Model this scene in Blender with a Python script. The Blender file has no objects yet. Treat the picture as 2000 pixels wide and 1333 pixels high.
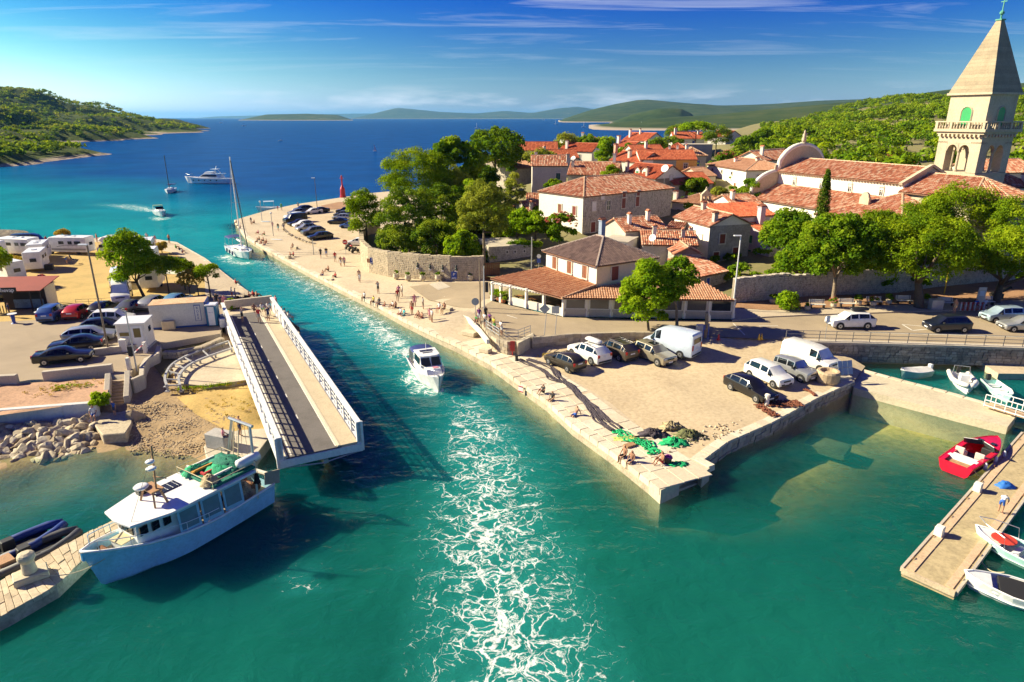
import bpy,bmesh,math,random
import numpy as np
from mathutils import Vector,Matrix
from mathutils.geometry import delaunay_2d_cdt
R=math.radians;PI=math.pi
rnd=random.Random(7);nrs=np.random.RandomState(11)
scn=bpy.context.scene;COL=scn.collection
# ------------------------------------------------------------------ camera
FPX=1300.0;CAMH=23.0;PITCH=math.atan(436.5/FPX)
cam=bpy.data.cameras.new('camera');camo=bpy.data.objects.new('camera',cam);COL.objects.link(camo)
cam.sensor_width=36.0;cam.lens=FPX/2000*36;cam.clip_start=0.5;cam.clip_end=120000
camo.location=(0,0,CAMH);camo.rotation_euler=(PI/2-PITCH,0,0);scn.camera=camo
# ------------------------------------------------------------------ sky, sun, exposure
SUN_EL=R(31);SUN_AZ=R(-79) # azimuth measured from +Y towards +X
w=bpy.data.worlds.new('World');scn.world=w;w.use_nodes=True
nt=w.node_tree;nt.nodes.clear()
def N(nt,t,**kw):
 n=nt.nodes.new(t)
 for k,v in kw.items():
  if k in n.bl_rna.properties:setattr(n,k,v)
  else:n.inputs[k].default_value=v
 return n
out=N(nt,'ShaderNodeOutputWorld');bg=N(nt,'ShaderNodeBackground');bg.inputs['Strength'].default_value=0.1
sky=N(nt,'ShaderNodeTexSky',sky_type='NISHITA',sun_disc=False,sun_elevation=SUN_EL,sun_rotation=SUN_AZ,
  altitude=0.0,air_density=1.0,dust_density=0.35,ozone_density=3.2)
# one film-like grade for the whole dome: each channel raised to a power, highlights held at white
sky.dust_density=0.15;sky.ozone_density=1.0
sp_s=N(nt,'ShaderNodeSeparateColor');cb_s=N(nt,'ShaderNodeCombineColor');nt.links.new(sky.outputs[0],sp_s.inputs[0])
def M_(op,a,b=None,c=None,clamp=False):
 n=nt.nodes.new('ShaderNodeMath');n.operation=op;n.use_clamp=clamp
 for i,v in enumerate((a,b,c)):
  if v is None:continue
  if isinstance(v,(int,float)):n.inputs[i].default_value=v
  else:nt.links.new(v,n.inputs[i])
 return n.outputs[0]
for i_,(p_,k_,cap_)in enumerate(((4.9,6.4e-5,4.8),(3.45,2.45e-3,4.9),(1.4,0.21,4.9))):
 nt.links.new(M_('MINIMUM',M_('MULTIPLY',M_('POWER',sp_s.outputs[i_],p_),k_),cap_),cb_s.inputs[i_])
# thin cirrus: noise laid on a flat cloud deck (direction divided by its height)
tc=N(nt,'ShaderNodeTexCoord');sep=N(nt,'ShaderNodeSeparateXYZ');nt.links.new(tc.outputs['Generated'],sep.inputs[0])
bw=N(nt,'ShaderNodeRGBToBW');nt.links.new(cb_s.outputs[0],bw.inputs[0]);hzc=N(nt,'ShaderNodeCombineColor')
for i_,k_ in enumerate((0.92,1.22,1.62)):nt.links.new(M_('MINIMUM',M_('MULTIPLY',bw.outputs[0],k_),5.1),hzc.inputs[i_])
mixh=N(nt,'ShaderNodeMixRGB');hf=M_('SUBTRACT',1.0,M_('DIVIDE',sep.outputs[2],0.17),clamp=True) # moist air near the horizon loses its colour
nt.links.new(M_('MULTIPLY',M_('POWER',hf,1.6),0.88),mixh.inputs[0]);nt.links.new(cb_s.outputs[0],mixh.inputs[1]);nt.links.new(hzc.outputs[0],mixh.inputs[2])
zc=M_('MAXIMUM',sep.outputs[2],0.012)
cx=M_('DIVIDE',sep.outputs[0],M_('ADD',zc,0.06));cy=M_('DIVIDE',sep.outputs[1],M_('ADD',zc,0.06))
cmb=N(nt,'ShaderNodeCombineXYZ');nt.links.new(M_('MULTIPLY',cx,0.30),cmb.inputs[0]);nt.links.new(M_('MULTIPLY',cy,1.15),cmb.inputs[1])
n1=N(nt,'ShaderNodeTexNoise',noise_dimensions='3D');n1.inputs['Scale'].default_value=1.5;n1.inputs['Detail'].default_value=9;n1.inputs['Roughness'].default_value=0.62;n1.inputs['Distortion'].default_value=0.7
nt.links.new(cmb.outputs[0],n1.inputs['Vector'])
cir=M_('MULTIPLY',M_('SUBTRACT',n1.outputs[0],0.515),4.0,clamp=True)
cir=M_('MULTIPLY',cir,M_('MULTIPLY',M_('SUBTRACT',zc,0.035),9.0,clamp=True))
# low cumulus bank over the horizon
cmb2=N(nt,'ShaderNodeCombineXYZ');nt.links.new(M_('MULTIPLY',sep.outputs[0],7.0),cmb2.inputs[0]);nt.links.new(M_('MULTIPLY',sep.outputs[1],7.0),cmb2.inputs[1]);nt.links.new(M_('MULTIPLY',sep.outputs[2],40.0),cmb2.inputs[2])
n2=N(nt,'ShaderNodeTexNoise');n2.inputs['Scale'].default_value=1.2;n2.inputs['Detail'].default_value=7;n2.inputs['Roughness'].default_value=0.55
nt.links.new(cmb2.outputs[0],n2.inputs['Vector'])
band=M_('MULTIPLY',M_('SUBTRACT',1.0,M_('MULTIPLY',M_('ABSOLUTE',M_('SUBTRACT',sep.outputs[2],0.021)),42.0),clamp=True),1.0)
cum=M_('MULTIPLY',M_('MULTIPLY',M_('SUBTRACT',n2.outputs[0],0.50),5.0,clamp=True),band)
cum=M_('MULTIPLY',cum,0.6)
mixc=N(nt,'ShaderNodeMixRGB');mixc.inputs[2].default_value=(4.2,4.4,4.7,1)
nt.links.new(M_('ADD',M_('MULTIPLY',cir,0.5),cum,clamp=True),mixc.inputs[0]);nt.links.new(mixh.outputs[0],mixc.inputs[1])
nt.links.new(mixc.outputs[0],bg.inputs['Color']);nt.links.new(bg.outputs[0],out.inputs[0])
sun=bpy.data.lights.new('sun','SUN');suno=bpy.data.objects.new('sun',sun);COL.objects.link(suno)
sun.energy=4.5;sun.angle=R(0.55);sun.color=(1.0,0.885,0.62)
sd=Vector((math.sin(SUN_AZ)*math.cos(SUN_EL),math.cos(SUN_AZ)*math.cos(SUN_EL),math.sin(SUN_EL)))
suno.rotation_euler=sd.to_track_quat('Z','Y').to_euler();suno.location=(0,0,200)
vs=scn.view_settings;vs.view_transform='Standard';vs.look='None';vs.gamma=1;vs.exposure=1.35;vs.use_curve_mapping=False
cy_=scn.cycles;cy_.use_denoising=True;cy_.max_bounces=6;cy_.diffuse_bounces=4;cy_.glossy_bounces=3;cy_.transparent_max_bounces=10;cy_.transmission_bounces=3
cy_.use_adaptive_sampling=True;cy_.adaptive_threshold=0.015;cy_.caustics_reflective=False;cy_.caustics_refractive=False
cy_.volume_bounces=0;cy_.sample_clamp_indirect=4.0
try:cy_.denoiser='OPENIMAGEDENOISE'
except Exception:pass
# ------------------------------------------------------------------ survey: where a ray of the calibrated camera meets the level z
_S,_C=math.sin(PITCH),math.cos(PITCH)
def at(px,py,z=0.0):
 u=(px-1000)/FPX;v=(py-666.5)/FPX
 d=Vector((u,_C-v*_S,-_S-v*_C));return Vector((0,0,CAMH))+d*((z-CAMH)/d.z)
def atY(px,py,Y):
 u=(px-1000)/FPX;v=(py-666.5)/FPX
 d=Vector((u,_C-v*_S,-_S-v*_C));return Vector((0,0,CAMH))+d*(Y/d.y)
# ------------------------------------------------------------------ materials
MATS={}
def newmat(name):
 m=bpy.data.materials.new(name);m.use_nodes=True;MATS[name]=m
 t=m.node_tree;t.nodes.clear()
 o=t.nodes.new('ShaderNodeOutputMaterial');b=t.nodes.new('ShaderNodeBsdfPrincipled');t.links.new(b.outputs[0],o.inputs[0])
 return m,t,b,o
def ramp(t,fac,stops):
 r=t.nodes.new('ShaderNodeValToRGB');e=r.color_ramp.elements
 while len(e)<len(stops):e.new(0.5)
 for el,(p,c)in zip(e,stops):el.position=p;el.color=(*c[:3],1)
 t.links.new(fac,r.inputs[0]);return r.outputs[0]
def noise(t,vec,scale,detail=4,rough=0.55,dist=0.0):
 n=t.nodes.new('ShaderNodeTexNoise');n.inputs['Scale'].default_value=scale;n.inputs['Detail'].default_value=detail
 n.inputs['Roughness'].default_value=rough;n.inputs['Distortion'].default_value=dist
 if vec is not None:t.links.new(vec,n.inputs['Vector'])
 return n.outputs[0]
def mixrgb(t,fac,a,b,mode='MIX'):
 n=t.nodes.new('ShaderNodeMixRGB');n.blend_type=mode
 for i,v in enumerate((fac,a,b)):
  if isinstance(v,(int,float)):n.inputs[i].default_value=v
  elif isinstance(v,(tuple,list)):n.inputs[i].default_value=(*v[:3],1)
  else:t.links.new(v,n.inputs[i])
 return n.outputs[0]
def math_(t,op,a,b=None,clamp=False):
 n=t.nodes.new('ShaderNodeMath');n.operation=op;n.use_clamp=clamp
 for i,v in enumerate((a,b)):
  if v is None:continue
  if isinstance(v,(int,float)):n.inputs[i].default_value=v
  else:t.links.new(v,n.inputs[i])
 return n.outputs[0]
def bump(t,b,h,strength,dist=0.05):
 n=t.nodes.new('ShaderNodeBump');n.inputs['Strength'].default_value=strength;n.inputs['Distance'].default_value=dist
 t.links.new(h,n.inputs['Height']);t.links.new(n.outputs[0],b.inputs['Normal'])
def coord(t,world=True):
 if world:return t.nodes.new('ShaderNodeNewGeometry').outputs['Position']
 return t.nodes.new('ShaderNodeTexCoord').outputs['Object']
def sc(c,k):return tuple(min(1,x*k)for x in c[:3])
def mat(name,col,rough=0.7,var=0.18,scale=0.6,fine=9.0,bmp=0.0,metal=0.0,col2=None,world=True,spec=0.4,tint=False,stain=0.0):
 """plain procedural surface: base colour broken up by two noises, fine relief"""
 if name in MATS:return MATS[name]
 m,t,b,o=newmat(name);p=coord(t,world)
 c2=col2 or sc(col,1-2.2*var);c3=sc(col,1+var)
 n1=noise(t,p,scale,5,0.6);n2=noise(t,p,fine,4,0.6)
 c=ramp(t,n1,[(0.3,c2),(0.5,col),(0.72,c3)])
 c=mixrgb(t,0.55,c,ramp(t,n2,[(0.3,sc(c2,0.9)),(0.55,col),(0.75,c3)]))
 if stain:
  n3=noise(t,p,scale*0.5,6,0.7,1.0)
  c=mixrgb(t,math_(t,'MULTIPLY',ramp(t,n3,[(0.5,(0,0,0)),(0.68,(1,1,1))]),stain),c,sc(col,0.45))
 if tint:
  a=t.nodes.new('ShaderNodeAttribute');a.attribute_name='tint'
  c=mixrgb(t,1.0,c,a.outputs['Color'],'MULTIPLY')
 t.links.new(c,b.inputs['Base Color']);b.inputs['Roughness'].default_value=rough;b.inputs['Metallic'].default_value=metal
 b.inputs['Specular IOR Level'].default_value=spec
 if bmp:bump(t,b,n2,bmp)
 return m
def flat(name,col,rough=0.5,metal=0.0,spec=0.5,coat=0.0):
 """small painted or plastic piece; slight large-scale unevenness only"""
 if name in MATS:return MATS[name]
 m,t,b,o=newmat(name);p=coord(t,False)
 n=noise(t,p,2.3,3);c=ramp(t,n,[(0.3,sc(col,0.88)),(0.7,sc(col,1.06))])
 t.links.new(c,b.inputs['Base Color']);b.inputs['Roughness'].default_value=rough;b.inputs['Metallic'].default_value=metal
 b.inputs['Specular IOR Level'].default_value=spec;b.inputs['Coat Weight'].default_value=coat;b.inputs['Coat Roughness'].default_value=0.08
 return m
# ------------------------------------------------------------------ mesh building
class MB:
 """collects polygons; build() links them as ONE mesh object"""
 def __init__(s):s.v=[];s.f=[];s.mi=[];s.cur=0
 def add(s,vs,fs):
  o=len(s.v);s.v+=[tuple(v)for v in vs];s.f+=[tuple(i+o for i in f)for f in fs];s.mi+=[s.cur]*len(fs);return s
 def box(s,c,sz,rz=0,M=None,taper=1.0):
  x,y,z=(k/2 for k in sz);pts=[]
  for k,zz in enumerate((-z,z)):
   q=taper if k else 1.0
   for a,b in((-x,-y),(x,-y),(x,y),(-x,y)):pts.append(Vector((a*q,b*q,zz)))
  Rm=M or Matrix.Rotation(rz,3,'Z');c=Vector(c)
  return s.add([Rm@p+c for p in pts],[(3,2,1,0),(4,5,6,7),(0,1,5,4),(1,2,6,5),(2,3,7,6),(3,0,4,7)])
 def bar(s,a,b,w,h=None,up=(0,0,1)):
  a,b=Vector(a),Vector(b);d=b-a;L=d.length
  if L<1e-6:return s
  d/=L;u=Vector(up)
  if abs(d.dot(u))>0.98:u=Vector((1,0,0))
  sd_=d.cross(u).normalized();u=sd_.cross(d)
  M=Matrix((d,sd_,u)).transposed();return s.box((a+b)/2,(L,w,h or w),M=M)
 def tube(s,pts,r,n=6,cap=True):
  pts=[Vector(p)for p in pts];k=len(pts);rs=r if isinstance(r,(list,tuple))else[r]*k;vs=[]
  for i,p in enumerate(pts):
   d=(pts[min(i+1,k-1)]-pts[max(i-1,0)]).normalized()
   u=Vector((0,0,1))if abs(d.z)<0.9 else Vector((1,0,0))
   a=d.cross(u).normalized();b=a.cross(d)
   vs+=[p+(a*math.cos(2*PI*j/n)+b*math.sin(2*PI*j/n))*rs[i]for j in range(n)]
  fs=[(i*n+j,i*n+(j+1)%n,(i+1)*n+(j+1)%n,(i+1)*n+j)for i in range(k-1)for j in range(n)]
  if cap:fs+=[tuple(range(n))[::-1],tuple((k-1)*n+j for j in range(n))]
  return s.add(vs,fs)
 def lathe(s,prof,c=(0,0,0),n=12,M=None):
  c=Vector(c);vs=[]
  for r,z in prof:
   for j in range(n):
    p=Vector((r*math.cos(2*PI*j/n),r*math.sin(2*PI*j/n),z));vs.append((M@p if M else p)+c)
  k=len(prof);fs=[(i*n+j,i*n+(j+1)%n,(i+1)*n+(j+1)%n,(i+1)*n+j)for i in range(k-1)for j in range(n)]
  return s.add(vs,fs+[tuple(range(n))[::-1],tuple((k-1)*n+j for j in range(n))])
 def prism(s,poly,z0,z1):
  """extrude a flat outline (x, y) between two heights; z may be a number or a list per point"""
  n=len(poly);A=z0 if isinstance(z0,(list,tuple))else[z0]*n;B=z1 if isinstance(z1,(list,tuple))else[z1]*n
  area=sum(poly[i][0]*poly[(i+1)%n][1]-poly[(i+1)%n][0]*poly[i][1]for i in range(n))
  idx=list(range(n))if area>0 else list(range(n))[::-1]
  vs=[(poly[i][0],poly[i][1],A[i])for i in idx]+[(poly[i][0],poly[i][1],B[i])for i in idx]
  fs=[tuple(range(n))[::-1],tuple(range(n,2*n))]+[(i,(i+1)%n,n+(i+1)%n,n+i)for i in range(n)]
  return s.add(vs,fs)
 def slab(s,pts,th):
  """a flat polygon in space given thickness along its normal (downwards/backwards)"""
  p=[Vector(q)for q in pts];nr=(p[1]-p[0]).cross(p[2]-p[0]).normalized();n=len(p)
  vs=p+[q-nr*th for q in p]
  return s.add(vs,[tuple(range(n)),tuple(range(n,2*n))[::-1]]+[(i,n+i,n+(i+1)%n,(i+1)%n)for i in range(n)])
 def build(s,name,m,parent=None,smooth=False,loc=None,rz=0.0,bevel=0.0):
  me=bpy.data.meshes.new(name);me.from_pydata(s.v,[],s.f)
  ms=m if isinstance(m,(list,tuple))else[m]
  for q in ms:me.materials.append(q)
  if len(ms)>1:me.polygons.foreach_set('material_index',s.mi)
  if smooth:me.polygons.foreach_set('use_smooth',[True]*len(me.polygons))
  me.update();o=bpy.data.objects.new(name,me);COL.objects.link(o)
  if parent:o.parent=parent
  if loc is not None:o.location=loc;o.rotation_euler=(0,0,rz)
  if bevel:
   b=o.modifiers.new('b','BEVEL');b.width=bevel;b.segments=1;b.limit_method='ANGLE'
  return o
def meshobj(name,me,parent=None,loc=None,rz=None,scale=None):
 o=bpy.data.objects.new(name,me);COL.objects.link(o)
 if parent:o.parent=parent
 if loc is not None:o.location=loc
 if rz is not None:o.rotation_euler=(0,0,rz)
 if scale is not None:o.scale=scale
 return o
def quads(name,V,m,parent=None,tint=None,smooth=False):
 """fast mesh from an (n, 4, 3) array of quads; tint (n, 3) is kept per face"""
 V=np.asarray(V,dtype=np.float32);n=len(V);me=bpy.data.meshes.new(name)
 me.vertices.add(n*4);me.vertices.foreach_set('co',V.reshape(-1))
 me.loops.add(n*4);me.loops.foreach_set('vertex_index',np.arange(n*4,dtype=np.int32))
 me.polygons.add(n);me.polygons.foreach_set('loop_start',np.arange(0,n*4,4,dtype=np.int32));me.polygons.foreach_set('loop_total',np.full(n,4,dtype=np.int32))
 me.update(calc_edges=True)
 if tint is not None:
  a=me.attributes.new('tint','FLOAT_COLOR','FACE');c=np.ones((n,4),dtype=np.float32);c[:,:3]=tint;a.data.foreach_set('color',c.reshape(-1))
 me.materials.append(m)
 return meshobj(name,me,parent)
def empty(name,loc=(0,0,0),rz=0.0):
 o=bpy.data.objects.new(name,None);COL.objects.link(o);o.location=loc;o.rotation_euler=(0,0,rz);o.empty_display_size=0.3;return o
def tag(o,label=None,cat=None,group=None,kind=None):
 if label:o['label']=label
 if cat:o['category']=cat
 if group:o['group']=group
 if kind:o['kind']=kind
 return o
def kids(o):return[c for c in o.children]
def copy_tree(o,parent=None):
 c=o.copy();COL.objects.link(c);c.parent=parent
 for ch in kids(o):copy_tree(ch,c)
 return c
def cdt(polys,zs=None,zf=None):
 """triangulate an outline with optional inner points"""
 v,e,f,*_=delaunay_2d_cdt([Vector(p[:2])for p in polys],[],[list(range(len(polys)))],1,1e-5);return v,f
def inpoly(x,y,poly):
 n=len(poly);c=False;j=n-1
 for i in range(n):
  xi,yi=poly[i][0],poly[i][1];xj,yj=poly[j][0],poly[j][1]
  if(yi>y)!=(yj>y)and x<(xj-xi)*(y-yi)/(yj-yi)+xi:c=not c
  j=i
 return c
def sheet(name,poly,z,m,kind='structure',step=None,rough=0.0,parent=None,zfun=None):
 """ground sheet over an outline; with step it is gridded inside and made uneven"""
 pts=[Vector(p[:2])for p in poly];nb=len(pts);edges=[(i,(i+1)%nb)for i in range(nb)]
 if step:
  xs=[p.x for p in pts];ys=[p.y for p in pts];r=random.Random(len(name)+nb)
  x=min(xs)
  while x<max(xs):
   y=min(ys)
   while y<max(ys):
    q=(x+r.uniform(-.3,.3)*step,y+r.uniform(-.3,.3)*step)
    if inpoly(*q,pts):pts.append(Vector(q))
    y+=step
   x+=step
 v,e,f,*_=delaunay_2d_cdt(pts,edges,[list(range(nb))],1,1e-4)
 r=random.Random(5);out=[]
 for i,p in enumerate(v):
  zz=zfun(p.x,p.y)if zfun else z
  out.append((p.x,p.y,zz+(r.uniform(-rough,rough)if i>=nb else 0)))
 b=MB();b.add(out,[tuple(q)for q in f]);o=b.build(name,m,parent,smooth=True)
 if kind and not parent:o['kind']=kind
 return o
def text(name,body,size,m,parent,loc,rot,ext=0.004,align='CENTER'):
 c=bpy.data.curves.new(name,'FONT');c.body=body;c.size=size;c.extrude=ext;c.align_x=align;c.align_y='CENTER';c.resolution_u=2
 t_=bpy.data.objects.new(name,c);COL.objects.link(t_);dg=bpy.context.evaluated_depsgraph_get();dg.update();me=bpy.data.meshes.new_from_object(t_.evaluated_get(dg));bpy.data.objects.remove(t_)
 me.materials.clear();me.materials.append(m);o=meshobj(name,me,parent,loc);o.rotation_euler=rot;return o
# ------------------------------------------------------------------ helpers for uneven ground
def idw(ctl,p=3.0):
 A=np.array(ctl,dtype=float)
 def f(x,y):
  if isinstance(x,np.ndarray):
   num=np.zeros(x.shape);den=np.zeros(x.shape)
   for a,c,q in A:wg=((a-x)**2+(c-y)**2+0.05)**(-p/2);num+=wg*q;den+=wg
   return num/den
  d2=(A[:,0]-x)**2+(A[:,1]-y)**2+0.05;wgt=d2**(-p/2);return float((wgt*A[:,2]).sum()/wgt.sum())
 return f
def vnoise(x,y,s,seed=0):
 """cheap smooth value noise on arrays"""
 x=np.asarray(x)/s;y=np.asarray(y)/s;xi=np.floor(x);yi=np.floor(y);fx=x-xi;fy=y-yi
 fx=fx*fx*(3-2*fx);fy=fy*fy*(3-2*fy)
 def h(a,b):q=np.sin(a*127.1+b*311.7+seed*74.7)*43758.5453;return q-np.floor(q)
 return(h(xi,yi)*(1-fx)+h(xi+1,yi)*fx)*(1-fy)+(h(xi,yi+1)*(1-fx)+h(xi+1,yi+1)*fx)*fy
def xy(l,z):return[at(a,b,z)for a,b in l]
# ------------------------------------------------------------------ ground materials
M_stone=mat('pale_quay_stone',(0.60,0.52,0.37),0.8,0.12,0.5,5,0.35,stain=0.25)
M_stonew=mat('weathered_quay_face',(0.50,0.42,0.30),0.85,0.22,0.9,6,0.5,stain=0.5)
M_dirt=mat('pale_trodden_dirt',(0.54,0.43,0.275),0.95,0.15,0.2,3.0,0.5,col2=(0.40,0.30,0.185),stain=0.14)
M_road=mat('sunbleached_asphalt',(0.375,0.295,0.195),0.9,0.12,0.3,14,0.25,stain=0.22)
M_park=mat('parking_asphalt',(0.35,0.275,0.19),0.9,0.12,0.25,14,0.25,stain=0.2)
M_grass=mat('dry_grass',(0.50,0.34,0.115),0.95,0.2,0.35,6,0.6,col2=(0.33,0.25,0.08))
M_redsoil=mat('red_brown_soil',(0.36,0.20,0.105),0.95,0.2,0.5,6,0.5)
M_earth=mat('dark_earth',(0.20,0.16,0.09),0.95,0.3,0.4,5,0.4)
M_pebble=mat('beach_pebbles',(0.36,0.25,0.13),0.9,0.25,0.8,4.0,0.9,col2=(0.22,0.15,0.08))
M_conc=mat('concrete',(0.52,0.455,0.36),0.85,0.12,0.7,9,0.25,stain=0.3)
M_concg=mat('grey_concrete',(0.44,0.42,0.39),0.85,0.12,0.7,9,0.25,stain=0.35)
M_white=mat('whitewash',(0.80,0.75,0.66),0.75,0.05,0.4,6,0.1)
M_line=mat('road_paint',(0.72,0.68,0.58),0.7,0.12,1.2,14)
M_bed=mat('sandy_seabed',(0.62,0.50,0.17),0.95,0.3,0.28,2.0,0.5,col2=(0.14,0.20,0.04))
M_rock=mat('limestone_rock',(0.50,0.42,0.29),0.85,0.2,0.9,5,0.7,stain=0.3)
M_shore=mat('grey_shore_rock',(0.36,0.31,0.24),0.9,0.25,0.12,1.5,0.8)
# ------------------------------------------------------------------ sea
xs=np.concatenate([[-42000,-24000,-12000,-6000,-3000,-1500,-800,-420,-260,-180,-140],np.arange(-124,70,1.3),[78,95,130,220,420,900,2000,5000,12000,24000,42000]])
ys=np.concatenate([[-300,-60,-10,8],np.arange(14,90,0.9),np.arange(90,190,1.6),np.arange(190,330,4),[340,370,420,520,700,1000,1600,2600,4500,8000,14000,24000,42000]])
GX,GY=np.meshgrid(xs,ys);nx,ny=len(xs),len(ys)
def dist_poly(PX,PY,pts,closed=False):
 """distance to a polyline and the place along it (0..1)"""
 best=np.full(PX.shape,1e9);par=np.zeros(PX.shape);n=len(pts);segs=n if closed else n-1
 for i in range(segs):
  a=pts[i];b=pts[(i+1)%n];dx,dy=b[0]-a[0],b[1]-a[1];L2=dx*dx+dy*dy
  t=np.clip(((PX-a[0])*dx+(PY-a[1])*dy)/L2,0,1);d=np.hypot(PX-a[0]-t*dx,PY-a[1]-t*dy)
  m=d<best;best=np.where(m,d,best);par=np.where(m,(i+t)/segs,par)
 return best,par
QE=[(1291,956),(1192,879),(1119,828),(1068,782),(1018,747),(960,706),(892,671),(840,648),(787,622),(741,597),(692,574),(614,535),(562,508),(517,484),(480,462),(458,430)]
QEw=xy(QE,1.0)
EASTQ=xy([(1365,903),(1419,863),(1504,826),(1597,776),(1668,744)],1.0)
LQ=xy([(585,640),(540,608),(470,560),(400,505),(345,474),(262,462),(215,462)],1.1)
BEACH=xy([(0,905),(190,872),(255,872),(330,880),(385,905),(430,900)],0.0)
foam=np.zeros(GX.shape)
def paint(pts,hw,amp,edge=0.0):
 """lay foam along a track; hw = half widths, edge > 0 gathers it towards both sides"""
 global foam
 P=[at(a,b)for a,b in pts];d,t=dist_poly(GX,GY,P)
 H=np.interp(t,np.linspace(0,1,len(hw)),hw);A=np.interp(t,np.linspace(0,1,len(amp)),amp);q=d/H
 prof=np.clip(1.25-q,0,1)**0.7*(1-edge+edge*np.clip(q*1.5,0,1));prof=np.where(q<1.25,prof,0)
 foam=np.maximum(foam,prof*A)
paint([(1015,1345),(985,1180),(960,1040),(950,920),(940,850),(900,785)],[4.4,4.3,4.1,3.6,3.0,1.6],[1,1,1,.95,.9,.75])
paint([(860,760),(812,705),(745,650),(690,607),(625,565),(560,530),(505,508)],[1.0,2.0,3.0,3.4,3.6,3.4,2.0],[.8,1.05,.85,.78,.8,.75,.7])
paint([(800,690),(745,645),(690,603)],[0.9,1.2,1.3],[1.5,1.25,.95])
paint([(800,745),(835,768),(878,762)],[0.8,0.9,0.6],[1.35,1.4,1.2])
paint([(800,700),(798,740),(806,752)],[0.8,0.9,0.6],[1.3,1.3,1.2])
paint([(440,500),(452,512),(478,516),(498,512)],[1.6,1.6,1.3,1.0],[1.1,1.2,1.2,1.0])
paint([(300,412),(240,402),(190,400)],[3,4,3],[1.1,.9,.4]);paint([(300,425),(315,430),(328,424)],[1.5,1.5,1.5],[1.1,1.1,1.0])
paint([(580,1120),(610,1155)],[0.9,0.7],[.55,.5])
# water clarity: how much of the bed shows (0 deep .. 1 waterline)
shal=np.zeros(GX.shape)
def shallow(pts,reach,amp=1.0):
 global shal
 d,t=dist_poly(GX,GY,pts);shal=np.maximum(shal,amp*np.clip(1-d/reach,0,1)**1.3)
shallow(QEw,3.6,0.85);shallow(BEACH,9.0,0.95);shallow(EASTQ,8.0,0.35)  # strip along the quay also paints its golden reflection into the water
shallow(xy([(1500,850),(1600,800),(1680,780),(1800,830),(1900,860)],0),10.5,0.95);shallow(xy([(1420,940),(1560,900)],0),7.5,0.6)
shallow(xy([(1690,715),(1800,715),(1900,720)],0),6,0.7)
shallow(xy([(0,960),(120,920),(260,900)],0),8,0.6)
shal*=0.75+0.5*vnoise(GX,GY,3.1,3)
# colour of the water body by depth: green harbour, turquoise sand bank in the bay, blue open sea; last, painted bridge shade
harb=np.clip((70-GY+0.15*GX)/34,0,1)
open_=np.clip((GY+0.62*GX-95+30*(vnoise(GX,GY,45,1)-.5))/95,0,1)*np.clip((GY-120)/60,0,1)
open_=np.maximum(open_,np.clip((GY-330)/320,0,1))
bridgeshade=np.exp(-(dist_poly(GX,GY,xy([(640,720),(740,800),(640,900),(560,960),(420,1060)],0))[0]/5.5)**2)  # dark water painted in for the bridge and fishing boat shadows
me=bpy.data.meshes.new('sea');V=np.stack([GX,GY,np.zeros_like(GX)],-1).reshape(-1,3)
idx=np.arange(nx*ny).reshape(ny,nx);F=np.stack([idx[:-1,:-1],idx[:-1,1:],idx[1:,1:],idx[1:,:-1]],-1).reshape(-1,4)
me.from_pydata(V.tolist(),[],F.tolist())
for nm,arr in(('foam',foam),('shallow',np.clip(shal,0,1)),('harbour',harb),('open',open_),('channel',bridgeshade)):
 a=me.attributes.new(nm,'FLOAT','POINT');a.data.foreach_set('value',arr.reshape(-1).astype(np.float32))
m,t,b,o=newmat('sea_water');t.nodes.remove(b)
pos=coord(t)
def attr(nm):a=t.nodes.new('ShaderNodeAttribute');a.attribute_name=nm;return a.outputs['Fac']
col=mixrgb(t,attr('harbour'),(0.004,0.225,0.255),(0.005,0.105,0.080))
col=mixrgb(t,attr('open'),col,(0.0015,0.052,0.215));col=mixrgb(t,attr('channel'),col,(0.001,0.066,0.080))  # channel mixes in that shadow-dark strip
patch=noise(t,pos,0.045,4,0.6);col=mixrgb(t,1.0,col,ramp(t,patch,[(0.3,(0.72,0.76,0.8)),(0.7,(1.2,1.18,1.12))]),'MULTIPLY')
# foam web
mp=t.nodes.new('ShaderNodeMapping');mp.inputs['Scale'].default_value=(1.0,1.0,1.0);t.links.new(pos,mp.inputs[0])
warp=t.nodes.new('ShaderNodeTexNoise');warp.inputs['Scale'].default_value=0.55;warp.inputs['Detail'].default_value=4;t.links.new(mp.outputs[0],warp.inputs['Vector'])
va=t.nodes.new('ShaderNodeVectorMath');va.operation='MULTIPLY_ADD';va.inputs[1].default_value=(2.4,2.4,0);t.links.new(warp.outputs['Color'],va.inputs[0]);t.links.new(mp.outputs[0],va.inputs[2])
def web(scale,wdt):
 vo=t.nodes.new('ShaderNodeTexVoronoi');vo.feature='DISTANCE_TO_EDGE';vo.inputs['Scale'].default_value=scale;t.links.new(va.outputs[0],vo.inputs['Vector'])
 return math_(t,'SUBTRACT',1.0,math_(t,'DIVIDE',vo.outputs['Distance'],wdt),True)
brk=noise(t,va.outputs[0],0.8,5,0.65);brk2=noise(t,pos,3.2,4,0.7)
mpf=t.nodes.new('ShaderNodeMapping');mpf.inputs['Scale'].default_value=(1,1.1,1);t.links.new(va.outputs[0],mpf.inputs[0])
def ridged(scale,k,det):return math_(t,'SUBTRACT',1.0,math_(t,'MULTIPLY',math_(t,'ABSOLUTE',math_(t,'SUBTRACT',noise(t,mpf.outputs[0],scale,det,.58,.9),.5)),k),True)
wv=math_(t,'MAXIMUM',math_(t,'MAXIMUM',web(.46,.06),math_(t,'MULTIPLY',web(1.15,.11),.92)),math_(t,'MULTIPLY',ridged(.7,15,6),.84))
wv=math_(t,'MULTIPLY',wv,math_(t,'MULTIPLY',math_(t,'SUBTRACT',brk,0.22),3.6,True))
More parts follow.
